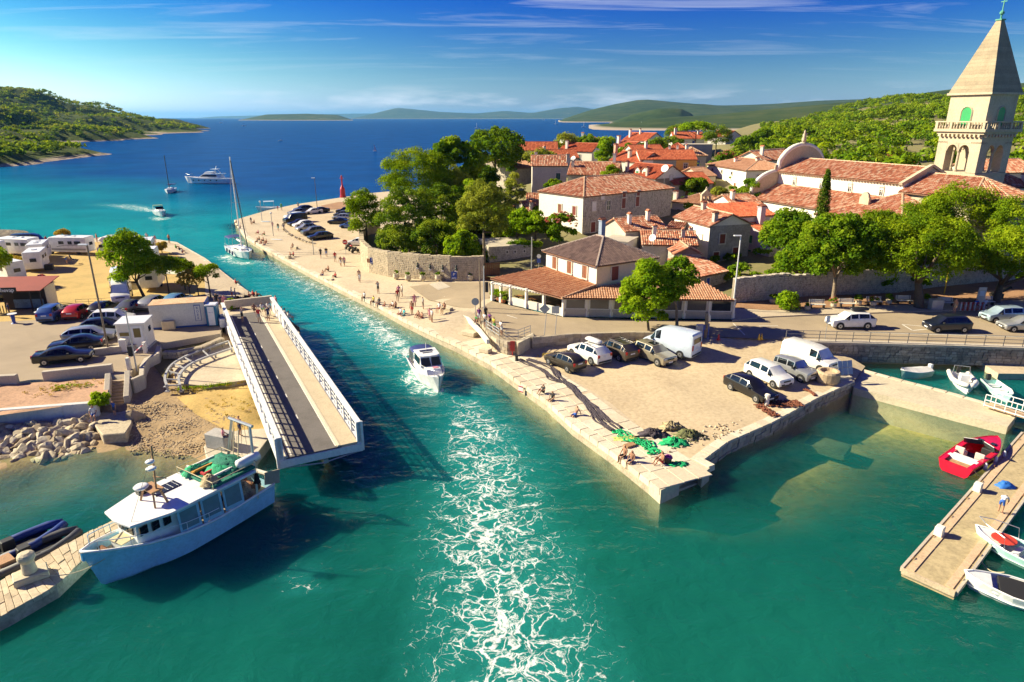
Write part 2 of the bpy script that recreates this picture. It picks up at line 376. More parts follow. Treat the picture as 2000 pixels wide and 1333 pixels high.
wv=math_(t,'ADD',wv,math_(t,'MULTIPLY',math_(t,'SUBTRACT',brk2,0.5),1.2))
fa=attr('foam');thr=math_(t,'SUBTRACT',1.10,math_(t,'MULTIPLY',fa,0.63))
fm=math_(t,'MULTIPLY',math_(t,'SUBTRACT',wv,thr),2.6,True)
soft=math_(t,'MULTIPLY',math_(t,'SUBTRACT',fa,1.0),2.2,True) # churned water right behind a hull
fm=math_(t,'MAXIMUM',fm,math_(t,'MULTIPLY',soft,math_(t,'MULTIPLY',math_(t,'SUBTRACT',brk2,0.36),5.0,True)))
fm=math_(t,'MULTIPLY',fm,math_(t,'GREATER_THAN',fa,0.02))
aer=math_(t,'MULTIPLY',math_(t,'MULTIPLY',fa,brk),0.75,True)
col=mixrgb(t,aer,col,(0.03,0.36,0.33))
dif=t.nodes.new('ShaderNodeBsdfPrincipled');dif.subsurface_method='BURLEY';dif.inputs['Specular IOR Level'].default_value=0;dif.inputs['Roughness'].default_value=1;dif.inputs['Subsurface Weight'].default_value=1;dif.inputs['Subsurface Radius'].default_value=(4,6,6);dif.inputs['Subsurface Scale'].default_value=1.0;t.links.new(col,dif.inputs[0])
tr=t.nodes.new('ShaderNodeBsdfTransparent');tr.inputs[0].default_value=(0.93,1.0,0.88,1)
dd=t.nodes.new('ShaderNodeBsdfDiffuse');t.links.new(col,dd.inputs[0]);dmx=t.nodes.new('ShaderNodeMixShader');dmx.inputs[0].default_value=.28;t.links.new(dif.outputs[0],dmx.inputs[1]);t.links.new(dd.outputs[0],dmx.inputs[2]);body=t.nodes.new('ShaderNodeMixShader');t.links.new(attr('shallow'),body.inputs[0]);t.links.new(dmx.outputs[0],body.inputs[1]);t.links.new(tr.outputs[0],body.inputs[2])
gl=t.nodes.new('ShaderNodeBsdfGlossy');gl.inputs['Roughness'].default_value=0.10
fr=t.nodes.new('ShaderNodeFresnel');fr.inputs[0].default_value=1.33
sepd=t.nodes.new('ShaderNodeCameraData')
w1=noise(t,pos,0.9,4,0.6,0.5);mpw=t.nodes.new('ShaderNodeMapping');mpw.inputs['Scale'].default_value=(0.28,0.75,1);mpw.inputs['Rotation'].default_value=(0,0,R(22));t.links.new(pos,mpw.inputs[0])
w2=noise(t,mpw.outputs[0],0.55,3,0.5,0.6);w3=noise(t,mpw.outputs[0],0.06,3,0.5)
hgt=math_(t,'ADD',math_(t,'MULTIPLY',w1,0.5),math_(t,'ADD',math_(t,'MULTIPLY',w2,1.0),math_(t,'MULTIPLY',w3,2.0)))
bm_=t.nodes.new('ShaderNodeBump');bm_.inputs['Strength'].default_value=0.8;bm_.inputs['Distance'].default_value=0.42;t.links.new(hgt,bm_.inputs['Height'])
for n_ in(dif,dd,gl,fr):t.links.new(bm_.outputs[0],n_.inputs['Normal'])
surf=t.nodes.new('ShaderNodeMixShader');t.links.new(math_(t,'MINIMUM',math_(t,'MULTIPLY',fr.outputs[0],0.8),0.17),surf.inputs[0]);t.links.new(body.outputs[0],surf.inputs[1]);t.links.new(gl.outputs[0],surf.inputs[2])
fd=t.nodes.new('ShaderNodeBsdfDiffuse');fd.inputs[0].default_value=(0.70,0.73,0.71,1);t.links.new(bm_.outputs[0],fd.inputs['Normal'])
fin=t.nodes.new('ShaderNodeMixShader');t.links.new(fm,fin.inputs[0]);t.links.new(surf.outputs[0],fin.inputs[1]);t.links.new(fd.outputs[0],fin.inputs[2]);t.links.new(fin.outputs[0],o.inputs[0])
me.materials.append(m);tag(meshobj('sea',me),kind='structure')
# sea bed under the clear shallows
sheet('seabed',[(-130,14),(75,14),(75,66),(30,66),(-5,66),(-60,150),(-95,150),(-130,60)],-1.7,M_bed,step=5,rough=0.25)
b_=MB();b_.box((0,0,0),(2.1,2.9,0.5));tag(b_.build('sunken_slab',mat('algae_slab',(.20,.22,.12),.95,.25,1,6,.3),loc=at(1617,868,-0.75)+Vector((0,0,-0.25)),rz=R(50)),'sunken concrete slab lying under the clear harbour water','slab')
# ------------------------------------------------------------------ quay, mole and plaza of the town side
wallring=[(702,470),(698,520),(730,533),(800,543),(860,546),(930,547),(1000,540)]
RW=[at(a,b,zz)for(a,b),zz in zip([(705,492),(706,516),(722,533),(760,541),(820,546),(880,549),(945,548)],[1.2,1.2,1.25,1.35,1.6,1.8,2.0])] # foot of the round wall
zq=idw([(*p[:2],1.0)for p in QEw]+[(*p[:2],p[2])for p in RW]+[(*at(960,588,2.28)[:2],2.28),(*at(925,612,2.2)[:2],2.2),(*at(905,585,2.0)[:2],2.0),(-45,185,1.0),(-30,150,1.1),(-25,130,1.1),(*at(860,590,1.5)[:2],1.5),(*at(960,690,1.0)[:2],1.0),(*at(940,650,1.0)[:2],1.0),(*at(1050,705,1.0)[:2],1.0),(*at(1250,850,1.0)[:2],1.0),(*at(1350,900,1.0)[:2],1.0)])
MOLE=xy([(478,424),(520,412),(575,400),(667,386),(720,378),(790,372)],1.0)
innerq=xy([(1357,901),(1300,868),(1252,836),(1190,786),(1120,742),(1052,701),(1000,697),(958,690),(946,655),(930,628)],1.0)
quay_poly=QEw+MOLE+[Vector((-20,200,1)),Vector((-10,140,1))]+[at(1010,560,2.2),at(962,588,2.25),at(925,612,2.2)]+innerq[::-1]
quay_poly=[Vector(p[:2])for p in quay_poly]
SETB=[at(1322,934,1.0),at(1385,913,1.0)]
M_prom=mat('promenade_paving',(0.53,0.435,0.305),0.9,0.15,0.22,3,0.3,col2=(0.41,0.325,0.215),stain=0.16)
sheet('quay_paving',quay_poly,1.0,M_prom,step=2.6,zfun=zq)
sheet('mole_lot',xy([(558,428),(553,445),(576,467),(613,481),(660,492),(702,480),(700,430),(680,395),(640,393),(592,403)],1.1),1.1,M_dirt,step=2.2,zfun=lambda x,y:zq(x,y)+.035)
sheet('mole_soil',xy([(626,402),(660,395),(690,394),(690,408),(640,410)],1.1),1.1,M_redsoil,step=3,zfun=lambda x,y:zq(x,y)+.07)
sheet('plaza_asphalt',xy([(800,558),(860,554),(955,556),(958,588),(924,610),(890,602),(835,583)],1.7),1.7,M_road,step=1.6,zfun=lambda x,y:zq(x,y)+.03)
sheet('plaza_patch',xy([(838,556),(862,552),(880,562),(856,567)],1.7),1.7,M_conc,step=1.6,zfun=lambda x,y:zq(x,y)+.05)
# quay wall body below the paving, then its coping stones one by one
qw=MB();pl=[at(1357,901,1.0)]+[at(1320,940,1.0)]+QEw+MOLE
for i in range(len(pl)-1):
 a,c=pl[i],pl[i+1];qw.add([(a.x,a.y,-2.2),(c.x,c.y,-2.2),(c.x,c.y,0.995),(a.x,a.y,0.995)],[(0,1,2,3)])
quay=qw.build('quay_wall',M_stonew);tag(quay,kind='structure')
stone_me=[]
for k in range(6):
 b_=MB();r=random.Random(k);pts=[]
 for z in(-.5,.5):
  q=0.5 if z<0 else 0.485-r.uniform(0,.02)
  for a,c in((-1,-1),(1,-1),(1,1),(-1,1)):pts.append((a*q+r.uniform(-.012,.012),c*(0.5 if z<0 else 0.48)+r.uniform(-.012,.012),z+r.uniform(-.015,.015)))
 me_=bpy.data.meshes.new('stone');me_.from_pydata(pts,[],[(3,2,1,0),(4,5,6,7),(0,1,5,4),(1,2,6,5),(2,3,7,6),(3,0,4,7)]);me_.materials.append(M_stone);stone_me.append(me_)
def place_stone(name,parent,c,sz,rz,m=None,rx=0.0):
 o=bpy.data.objects.new(name,stone_me[rnd.randrange(6)]);COL.objects.link(o);o.parent=parent;o.location=c;o.scale=sz;o.rotation_euler=(rx,0,rz)
 if m:o.material_slots[0].link='OBJECT';o.material_slots[0].material=m
 return o
def along(pts,step,jit=0.15):
 """cut a polyline into pieces of about step: yields start, end"""
 for i in range(len(pts)-1):
  a,c=Vector(pts[i][:2]),Vector(pts[i+1][:2]);L=(c-a).length;n=max(1,round(L/step));cuts=[k/n+(rnd.uniform(-jit,jit)/n if 0<k<n else 0)for k in range(n+1)]
  for k in range(n):yield a.lerp(c,cuts[k]),a.lerp(c,cuts[k+1])
M_cop=[mat('coping_stone_%d'%k,c,0.8,0.1,0.9,6,0.3,stain=0.2)for k,c in enumerate([(0.66,0.57,0.43),(0.61,0.52,0.38),(0.69,0.61,0.47)])]
def coping(parent,pts,z,wdt=0.75,hgt=0.42,step=1.25,inward=1):
 for a,c in along(pts,step):
  d=(c-a);L=d.length;d/=L;nrm=Vector((-d.y,d.x))*inward;mid=(a+c)/2+nrm*(wdt/2-0.10)
  place_stone('coping_stone',parent,(mid.x,mid.y,z-hgt/2+0.035+rnd.uniform(-.015,.015)),(L-0.03,wdt,hgt),math.atan2(d.y,d.x),rnd.choice(M_cop))
coping(quay,QEw[:11],1.0,inward=-1);coping(quay,QEw[10:],1.0,step=1.9,inward=-1)
def stone_face(parent,pts,z0,z1,sw,sh,depth,mats,name='stone',joined=None,outward=1,zb=None):
 """courses of stones on a vertical face; joined collects them in one MB instead"""
 nrow=max(1,round((z1-z0)/sh));h=(z1-z0)/nrow
 for rrow in range(nrow):
  for a,c in along(pts,sw*rnd.uniform(.85,1.15),0.3):
   d=(c-a);L=d.length
   if L<.05:continue
   d/=L;nrm=Vector((d.y,-d.x))*outward;pr=depth*rnd.uniform(.35,1.0);mid=(a+c)/2+nrm*(pr/2);zc=z0+(rrow+.5)*h
   if joined is not None:joined.box((mid.x,mid.y,zc),(L-rnd.uniform(.02,.05),pr+.05,h-rnd.uniform(.015,.045)),math.atan2(d.y,d.x))
   else:place_stone(name,parent,(mid.x,mid.y,zc),(L-rnd.uniform(.015,.04),pr+.05,h-rnd.uniform(.01,.03)),math.atan2(d.y,d.x),rnd.choice(mats))
M_st=[mat('wall_stone_%d'%k,c,0.85,0.15,1.2,7,0.5)for k,c in enumerate([(0.48,0.405,0.29),(0.42,0.345,0.24),(0.54,0.46,0.34),(0.38,0.33,0.26)])]
M_mort=mat('lime_mortar',(0.42,0.35,0.25),0.95,0.15,1.0,8,0.4)
# pier head with its stair notch (built-up slabs)
ph=MB();top=[at(1291,958,1.0),at(1328,941,1.0),at(1318,925,1.0),at(1352,906,1.0),at(1372,927,1.0),at(1387,914,1.0),at(1357,898,1.0),at(1300,868,1.0),at(1230,905,1.0)]
ph.prism([p[:2]for p in top],-1.8,1.004);head=ph.build('pier_head',M_stone);tag(head,kind='structure')
n0,n1=at(1328,941,1.0),at(1318,925,1.0);e0,e1=at(1372,927,1.0),at(1352,906,1.0)
for k in range(3):
 zt=0.72-0.28*k;f=0.62-0.3*k;a,c=n1.lerp(n0,1-f-.3),e1.lerp(e0,1-f-.3);a2,c2=n1,e1
 st=MB();st.prism([(a2.x,a2.y),(c2.x,c2.y),(c.x,c.y),(a.x,a.y)],-1.5,zt);st.build('step',M_stone,head)
for i in range(len(top)-1):
 pass
coping(head,[at(1387,914,1.0),at(1357,898,1.0)],1.03,0.6,0.4,1.0,inward=-1)
# dirt lot and its sea wall
zlot=idw([(*p[:2],1.0)for p in EASTQ]+[(*p[:2],1.0)for p in innerq[:7]]+[(*at(a,b_2,z)[:2],z)for a,b_2,z in[(1060,675,1.25),(1150,668,1.4),(1240,662,1.5),(1320,664,1.95),(1400,660,2.27),(1520,664,2.25),(1560,690,1.6),(1640,700,1.1),(1300,720,1.2),(1450,690,1.7),(1400,780,1.05),(1500,770,1.05),(1690,715,0.7)]])
lot_poly=innerq[:7]+xy([(1012,672),(1040,664)],1.2)+xy([(1120,660),(1240,655)],1.4)+xy([(1310,659),(1330,655),(1400,657)],2.25)+xy([(1520,664),(1536,668)],2.25)+[at(1580,684,1.4),at(1650,697,.8),at(1690,716,.7)]+EASTQ[::-1]
sheet('dirt_lot',lot_poly,1.0,M_dirt,step=1.6,rough=0.03,zfun=zlot)
ew=MB()
for i in range(len(EASTQ)-1):
 a,c=EASTQ[i],EASTQ[i+1];ew.add([(a.x,a.y,-2),(c.x,c.y,-2),(c.x,c.y,1.0),(a.x,a.y,1.0)],[(0,1,2,3)])
a,c=at(1357,900,1),EASTQ[0];ew.add([(a.x,a.y,-2),(c.x,c.y,-2),(c.x,c.y,1.0),(a.x,a.y,1.0)],[(0,1,2,3)])
seaw=ew.build('sea_wall',M_mort);tag(seaw,kind='structure')
stone_face(seaw,[p for p in EASTQ],-0.15,0.86,0.62,0.34,0.16,M_st,outward=1)
coping(seaw,EASTQ,1.0,0.8,0.2,1.3,inward=1)
# inner basin: jetty strip, back quay
jt=[at(a,b_2,.65)for a,b_2 in[(1656,730),(1687,723),(1764,744),(1850,766),(1922,786),(1984,814),(1968,834),(1880,812),(1783,787),(1710,768),(1668,758)]]
j=MB();j.prism([p[:2]for p in jt],-2,.65);inner=j.build('stone_jetty',M_stone);tag(inner,kind='structure')
coping(inner,[jt[k]for k in(5,4,3,2,1)],.66,.5,.35,1.3,inward=1)
bq=[at(a,b_2,.6)for a,b_2 in[(1640,690),(1674,699),(1780,701),(1907,703),(1950,730),(2150,732),(2150,690),(1700,672)]]
j=MB();j.prism([p[:2]for p in bq],-2,.6);tag(j.build('basin_quay',M_prom),kind='structure')
# ------------------------------------------------------------------ road level of the town side
road_poly=xy([(925,612),(948,640),(958,655),(985,668),(1015,668),(1040,657),(1120,652),(1240,648),(1330,655),(1400,658),(1520,664),(1536,663),(1700,667),(2000,676),(2300,686),(2300,585),(2000,603),(1800,609),(1600,615),(1493,620),(1430,627),(1300,626),(1100,620),(1030,605),(960,588)],2.3)
sheet('road',road_poly,2.3,M_road,step=4)
side_poly=xy([(1430,627),(1493,619),(1600,614),(1800,608),(2000,602),(2300,584),(2300,572),(2000,586),(1700,597),(1500,606),(1432,600)],2.42)
sb=MB();sb.prism([p[:2]for p in side_poly],2.0,2.42);tag(sb.build('pavement',mat('pavement_concrete',(0.50,0.41,0.29),.9,.12,.4,6,.2)),kind='structure')
park_poly=xy([(1432,601),(1500,606),(1700,597),(2000,586),(2300,572),(2300,520),(2000,536),(1800,556),(1600,572),(1436,590)],2.45)
sheet('park_ground',park_poly,2.45,M_redsoil,step=1.5,rough=0.02)
def marking(pts,wdt=0.12,z=2.304,m=None):
 k=MB()
 for i in range(len(pts)-1):
  a,c=pts[i],pts[i+1];d=(c-a).normalized();s_=Vector((-d.y,d.x,0))*wdt/2
  k.add([(p.x,p.y,z+.004)for p in(a-s_,a+s_,c+s_,c-s_)],[(0,3,2,1)])
 o=k.build('road_marking',m or M_line);o['kind']='structure';return o
marking(xy([(1525,645),(1700,650),(1950,657),(2100,662)],2.3),.14)
marking(xy([(1612,627),(1642,645)],2.3),.35);marking(xy([(1762,634),(1782,646),(1815,643)],2.3),.16);marking(xy([(1762,634),(1815,639)],2.3),.12)
marking(xy([(1432,632),(1455,655)],2.3),.12);marking(xy([(1482,637),(1520,637)],2.3),.12)
marking(xy([(990,616),(1010,622)],2.3),.12)
# ------------------------------------------------------------------ town hill and coast (one ground sheet out to the forest)
TOWN=[(-22,97,1.6),(-5,92,2.6),(5,80,2.6),(12,76,2.5),(25,74,2.6),(40,76,2.7),(60,74,2.7),(100,60,2.7),(5,100,4.6),(22,105,4.9),(28,92,2.8),(35,90,2.9),(32,98,3.4),(20,88,2.7),(14,86,2.7),(44,87,3.2),(38,96,3.8),(58,92,5.5),(90,90,6),(10,118,8),(40,120,8.2),(-10,125,5.5),(15,150,10.3),(50,165,10.8),(100,150,9),(50,230,11.2),(110,330,10.8),(140,420,9),(-25,150,2.2),(-22,175,1.6),(-8,195,3),(10,220,5),(5,235,0.5),(60,320,.6),(90,440,.8),(170,500,4),(190,250,9),(220,350,12),(280,460,23),(340,480,28),(260,330,15),(350,380,23),(420,420,34),(430,560,38),(300,560,19),(240,640,10),(430,700,38),(200,700,1),(300,250,14),(450,300,27),(200,120,7),(300,150,10)]
tz=idw(TOWN,3.2)
coast=[(-10,140),(-20,200),(-6,214),(12,240),(50,315),(85,440),(130,540),(190,720),(330,900),(700,1000),(700,60),(100,55),(60,63)]
town_poly=[at(705,490,1.2)[:2]]+[p[:2]for p in RW[1:]]+[at(1010,560,2.2)[:2],at(962,588,2.25)[:2],at(1100,617,2.3)[:2],at(1432,600,2.3)[:2]]+[p[:2]for p in xy([(1436,590),(1600,572),(1800,556),(2000,536),(2300,520)],2.45)]+[(100,80),(160,70),(700,60),(700,1000),(330,900),(190,720),(130,540),(85,440),(50,315),(12,240),(-6,214),(-20,200),(-10,140)]
M_town=mat('garden_earth',(0.22,0.19,0.085),0.95,0.3,0.15,2,0.4,col2=(0.16,0.17,0.05))
sheet('town_ground',town_poly,3,M_town,step=9,rough=0.15,zfun=tz)
sk=MB()
for a,c in zip(coast[1:10],coast[2:11]):sk.add([(a[0],a[1],-3),(c[0],c[1],-3),(c[0],c[1],tz(*c)+.1),(a[0],a[1],tz(*a)+.1)],[(0,1,2,3)])
tag(sk.build('coast_bank',M_shore),kind='structure')
# ------------------------------------------------------------------ left bank
zl=2.0
zleft=idw([(*p[:2],1.1)for p in LQ]+[(*at(a,b_2,z)[:2],z)for a,b_2,z in[(100,700,2),(200,740,2),(0,745,2),(250,715,2),(230,680,2),(40,640,2),(300,655,2),(425,645,2.0),(430,600,1.9),(120,590,1.9),(230,560,1.8),(350,560,1.7),(150,490,1.6),(0,500,1.7),(300,490,1.3),(440,560,1.4),(500,605,2.1),(0,570,1.9)]])
park_l=xy([(-250,760),(0,752),(60,742),(100,741),(200,727),(248,740),(262,720),(300,690),(308,672),(430,652),(437,618),(440,600),(400,575),(330,585),(240,595),(150,600),(80,625),(-250,640)],2.0)
sheet('parking_ground',park_l,2.0,M_park,step=3,zfun=lambda x,y:2.0)
camp=xy([(-250,640),(80,625),(150,600),(240,595),(330,585),(400,575)],2.0)+xy([(400,540),(345,496),(262,475),(215,473),(130,470),(60,474),(0,480),(-250,485)],1.3)
sheet('camping_field',camp,1.7,M_grass,step=3,rough=0.03,zfun=lambda x,y:zleft(x,y)-0.0 if y>76 else 1.985)
lqi=xy([(400,575),(440,600),(437,618),(535,606)],2.0)
sheet('bank_quay_paving',LQ[1:]+xy([(130,470),(215,473),(262,475),(345,496),(400,540)],1.3)+lqi,1.3,M_prom,step=3,zfun=zleft)
lw=MB()
for a,c in zip(LQ[:-1],LQ[1:]):lw.add([(a.x,a.y,-2),(c.x,c.y,-2),(c.x,c.y,1.1),(a.x,a.y,1.1)],[(0,1,2,3)])
lqw=lw.build('bank_quay_wall',M_stonew);tag(lqw,kind='structure');coping(lqw,LQ[1:],1.1,.7,.35,1.6,inward=1)
skp=MB()
for a,c in zip(park_l,park_l[1:]+park_l[:1]):skp.add([(a.x,a.y,.1),(c.x,c.y,.1),(c.x,c.y,1.995),(a.x,a.y,1.995)],[(0,1,2,3)])
tag(skp.build('parking_edge',M_conc),kind='structure')
# low ground round the bridge slab, sloping to the beach
zb_=idw([(*p[:2],0.0)for p in BEACH]+[(*at(a,b_2,z)[:2],z)for a,b_2,z in[(330,680,1.3),(420,660,1.4),(470,690,1.2),(500,760,1.0),(330,745,1.1),(300,720,1.3),(400,770,1.0),(300,780,.95),(460,800,.8),(260,830,.6),(350,830,.55),(420,850,.5),(520,850,.5),(290,860,.2),(370,870,.2),(240,790,1.0),(480,880,.1),(200,850,.4)]]+[(*at(a,b_2,-1.2)[:2],-1.2)for a,b_2 in[(100,960),(250,940),(350,950),(450,960),(560,900),(600,800),(600,700)]])
low=xy([(-260,1060),(230,1040),(400,1010),(480,930),(560,850),(590,800),(560,700),(500,610),(437,640),(300,680),(262,730),(200,790),(-40,850)],0.6)
sheet('beach',low,.6,M_pebble,step=0.8,rough=0.035,zfun=zb_)
# dry turf higher on the beach
tf=xy([(345,775),(430,742),(505,745),(545,800),(520,838),(440,830),(380,800)],1.0);sheet('turf',tf,1,M_grass,step=.9,rough=.03,zfun=lambda x,y:zb_(x,y)+.06)
tf=xy([(300,715),(310,672),(430,652),(437,690),(390,690),(335,715),(325,745)],1.35);sheet('turf',tf,1,mat('green_turf',(.19,.16,.055),.95,.3,.5,6,.5),step=.9,rough=.03,zfun=lambda x,y:max(1.33,zb_(x,y)+.06))
pad=xy([(345,752),(338,720),(365,690),(440,668),(468,690),(488,745),(400,757)],1.2);pd=MB();pd.prism([p[:2]for p in pad],.4,1.36);tag(pd.build('concrete_pad',mat('pale_cement',(.55,.46,.33),.9,.12,.5,5,.3,stain=.4)),kind='structure')
# ------------------------------------------------------------------ headland on the far side of the bay
HL=[(-420,290,.5),(-236,317,.4),(-229,380,.6),(-236,436,.4),(-300,430,4),(-330,380,9),(-400,420,12),(-360,470,12),(-500,380,14),(-290,345,5),(-440,560,8),(-360,520,1),(-300,500,-3),(-440,665,1),(-395,760,.4),(-470,730,10),(-560,750,30),(-640,700,36),(-600,620,22),(-700,600,30),(-520,830,8),(-500,900,.5),(-560,980,2),(-600,1080,.8),(-577,1323,.3),(-640,1300,9),(-690,1180,22),(-740,1230,42),(-820,1200,64),(-930,1150,90),(-1050,1100,112),(-1250,1000,130),(-900,950,60),(-800,850,45),(-640,1400,-2),(-800,1500,20),(-1000,1500,50),(-480,1250,-4),(-400,900,-5),(-330,620,-5),(-200,420,-4),(-190,330,-4),(-330,270,-3),(-430,1050,-4),(-600,1480,-4),(-1200,1500,70),(-800,420,22),(-1000,600,45),(-380,690,-3),(-200,560,-5),(-190,700,-6),(-190,850,-6),(-200,1000,-6),(-200,1200,-6),(-200,1500,-6),(-320,1150,-6),(-330,1350,-6),(-350,1530,-6),(-320,760,-5),(-330,980,-6),(-450,1450,-6)]
_hz=idw(HL,3.4)
def hz(x,y):
 q=_hz(x,y);return q*1.0+1.4*np.tanh(q-1.6)-.6 if isinstance(x,np.ndarray)else q+1.4*math.tanh(q-1.6)-.6
def heightfield(name,x0,x1,y0,y1,nx_,ny_,fn,m,amp=0.0,s=30,keep=None):
 X,Y=np.meshgrid(np.linspace(x0,x1,nx_),np.linspace(y0,y1,ny_));Z=fn(X,Y)
 Z=Z+amp*(vnoise(X,Y,s,2)-.5)*np.clip(Z/6,0,1)*2+amp*.5*(vnoise(X,Y,s/3,5)-.5)*np.clip(Z/4,0,1)
 ix=np.arange(nx_*ny_).reshape(ny_,nx_);Fq=np.stack([ix[:-1,:-1],ix[:-1,1:],ix[1:,1:],ix[1:,:-1]],-1).reshape(-1,4)
 if keep is not None:Fq=Fq[(Z.reshape(-1)[Fq].max(1)>keep)]
 me=bpy.data.meshes.new(name);me.from_pydata(np.stack([X,Y,Z],-1).reshape(-1,3).tolist(),[],Fq.tolist());me.materials.append(m);me.polygons.foreach_set('use_smooth',[True]*len(me.polygons))
 o=meshobj(name,me);o['kind']='structure';return o,X,Y,Z
m,t,b,o_=newmat('scrub_hillside');p=coord(t)
n1=noise(t,p,0.05,6,.65);n2=noise(t,p,.22,5,.7);sp=t.nodes.new('ShaderNodeSeparateXYZ');t.links.new(p,sp.inputs[0])
gr=mixrgb(t,.5,ramp(t,n1,[(.3,(.035,.060,.010)),(.55,(.075,.105,.016)),(.75,(.16,.145,.04))]),ramp(t,n2,[(.3,(.025,.045,.008)),(.6,(.09,.115,.02)),(.8,(.20,.17,.07))]))
rk=ramp(t,n2,[(.3,(.26,.20,.15)),(.7,(.46,.38,.30))]);fz=math_(t,'MULTIPLY',math_(t,'ADD',math_(t,'SUBTRACT',0.6,sp.outputs[2]),math_(t,'MULTIPLY',n2,2.0)),.9,True)
t.links.new(mixrgb(t,fz,gr,rk),b.inputs['Base Color']);b.inputs['Roughness'].default_value=.95;b.inputs['Specular IOR Level'].default_value=.1;bump(t,b,n2,.9,2.0)
M_scrub=m
heightfield('headland',-1400,-180,255,1540,150,160,hz,M_scrub,5,45,keep=-1.5)
# near rocky shore at the camp site
RS=[(-140,95,1.2),(-112,110,1.0),(-100,118,.6),(-104,130,1.3),(-96,129,.5),(-90,130,-1.2),(-92,140,-1.4),(-108,139,.5),(-112,146,-.8),(-122,150,-1.0),(-128,142,.8),(-150,140,1.4),(-135,120,1.6),(-85,122,-1),(-97,113,.9),(-112,128,1.5),(-140,155,-.8),(-100,150,-1.5)]
m,t,b,o_=newmat('dark_shore_rock');p=coord(t);n2=noise(t,p,.5,6,.7,1.2);t.links.new(ramp(t,n2,[(.3,(.06,.05,.035)),(.55,(.20,.16,.11)),(.72,(.42,.33,.2))]),b.inputs['Base Color']);b.inputs['Roughness'].default_value=.9;bump(t,b,n2,1.0,.6)
heightfield('rocky_shore',-150,-82,92,166,60,60,idw(RS,3),m,1.4,4,keep=-.7)
# ------------------------------------------------------------------ far land: ridges with real depth, shaped by their skylines
def ridge(name,sky_px,Y,depth,m,shore=0.0,seed=0):
 rows=[(-1.0,0.0),(-.82,.16),(-.55,.5),(-.25,.85),(0,1.0),(.35,.8),(.7,.4),(1.0,0)];n=56
 px=np.linspace(sky_px[0][0],sky_px[-1][0],n);pyy=np.interp(px,[a for a,_ in sky_px],[c for _,c in sky_px]);v=[]
 for a,c in zip(px,pyy):
  q=atY(a,c,Y);hgt=max(q.z,0.0);v.append((q.x,hgt))
 vs,fs=[],[]
 for r_,(dy,k)in enumerate(rows):
  for i,(x,hgt)in enumerate(v):
   nn=float(vnoise(x*(1+.03*r_),r_*depth*.3,depth*.35,seed))-.5
   y=Y+dy*depth*(0.6+.8*float(vnoise(x,0,depth*.8,seed+2)));zz=-2 if abs(dy)==1 else hgt*k*(1+.5*nn*(1 if k<1 else 0))-1.0*(1-k)
   vs.append((x*y/Y,y,zz if dy>=0 else zz))
 for r_ in range(len(rows)-1):
  for i in range(n-1):fs.append((r_*n+i,r_*n+i+1,(r_+1)*n+i+1,(r_+1)*n+i))
 b_=MB();b_.add(vs,fs);o=b_.build(name,m,smooth=True);o['kind']='structure';return o
m,t,b,o_=newmat('far_scrub');p=coord(t);n1=noise(t,p,.0022,7,.65);n2=noise(t,p,.011,5,.7);sp=t.nodes.new('ShaderNodeSeparateXYZ');t.links.new(p,sp.inputs[0])
gr=ramp(t,mixrgb(t,.55,n1,n2),[(.38,(.020,.042,.012)),(.5,(.042,.068,.018)),(.62,(.075,.09,.03)),(.76,(.34,.29,.2))])
t.links.new(mixrgb(t,math_(t,'MULTIPLY',math_(t,'SUBTRACT',4,sp.outputs[2]),.4,True),gr,(.40,.33,.25)),b.inputs['Base Color']);b.inputs['Roughness'].default_value=.95;b.inputs['Specular IOR Level'].default_value=.1
M_far=m
ridge('hill',[(1150,247),(1290,231),(1400,224),(1500,214),(1620,203),(1760,191),(1900,176),(2050,158),(2250,140)],1900,900,M_far,seed=3)
ridge('island',[(1190,241),(1240,222),(1290,212),(1330,213),(1350,222),(1370,241)],2900,260,M_far,seed=9)
ridge('hill',[(1090,236.5),(1150,216),(1200,204),(1255,194),(1320,200),(1400,207),(1500,204),(1600,197),(1750,192),(2000,188),(2300,185)],5200,1500,M_far,seed=5)
ridge('island',[(465,235),(520,224),(600,222.5),(660,225),(690,235)],6500,500,M_far,seed=1)
ridge('island',[(685,232.2),(730,222),(775,211),(800,213),(860,219),(930,222),(985,217),(1040,221),(1090,212),(1130,209),(1200,220),(1265,232.2)],15500,1800,M_far,seed=2)
ridge('island',[(380,231.4),(420,228),(520,225.5),(640,223),(720,222),(800,224),(900,231.4)],24000,1800,M_far,seed=4)
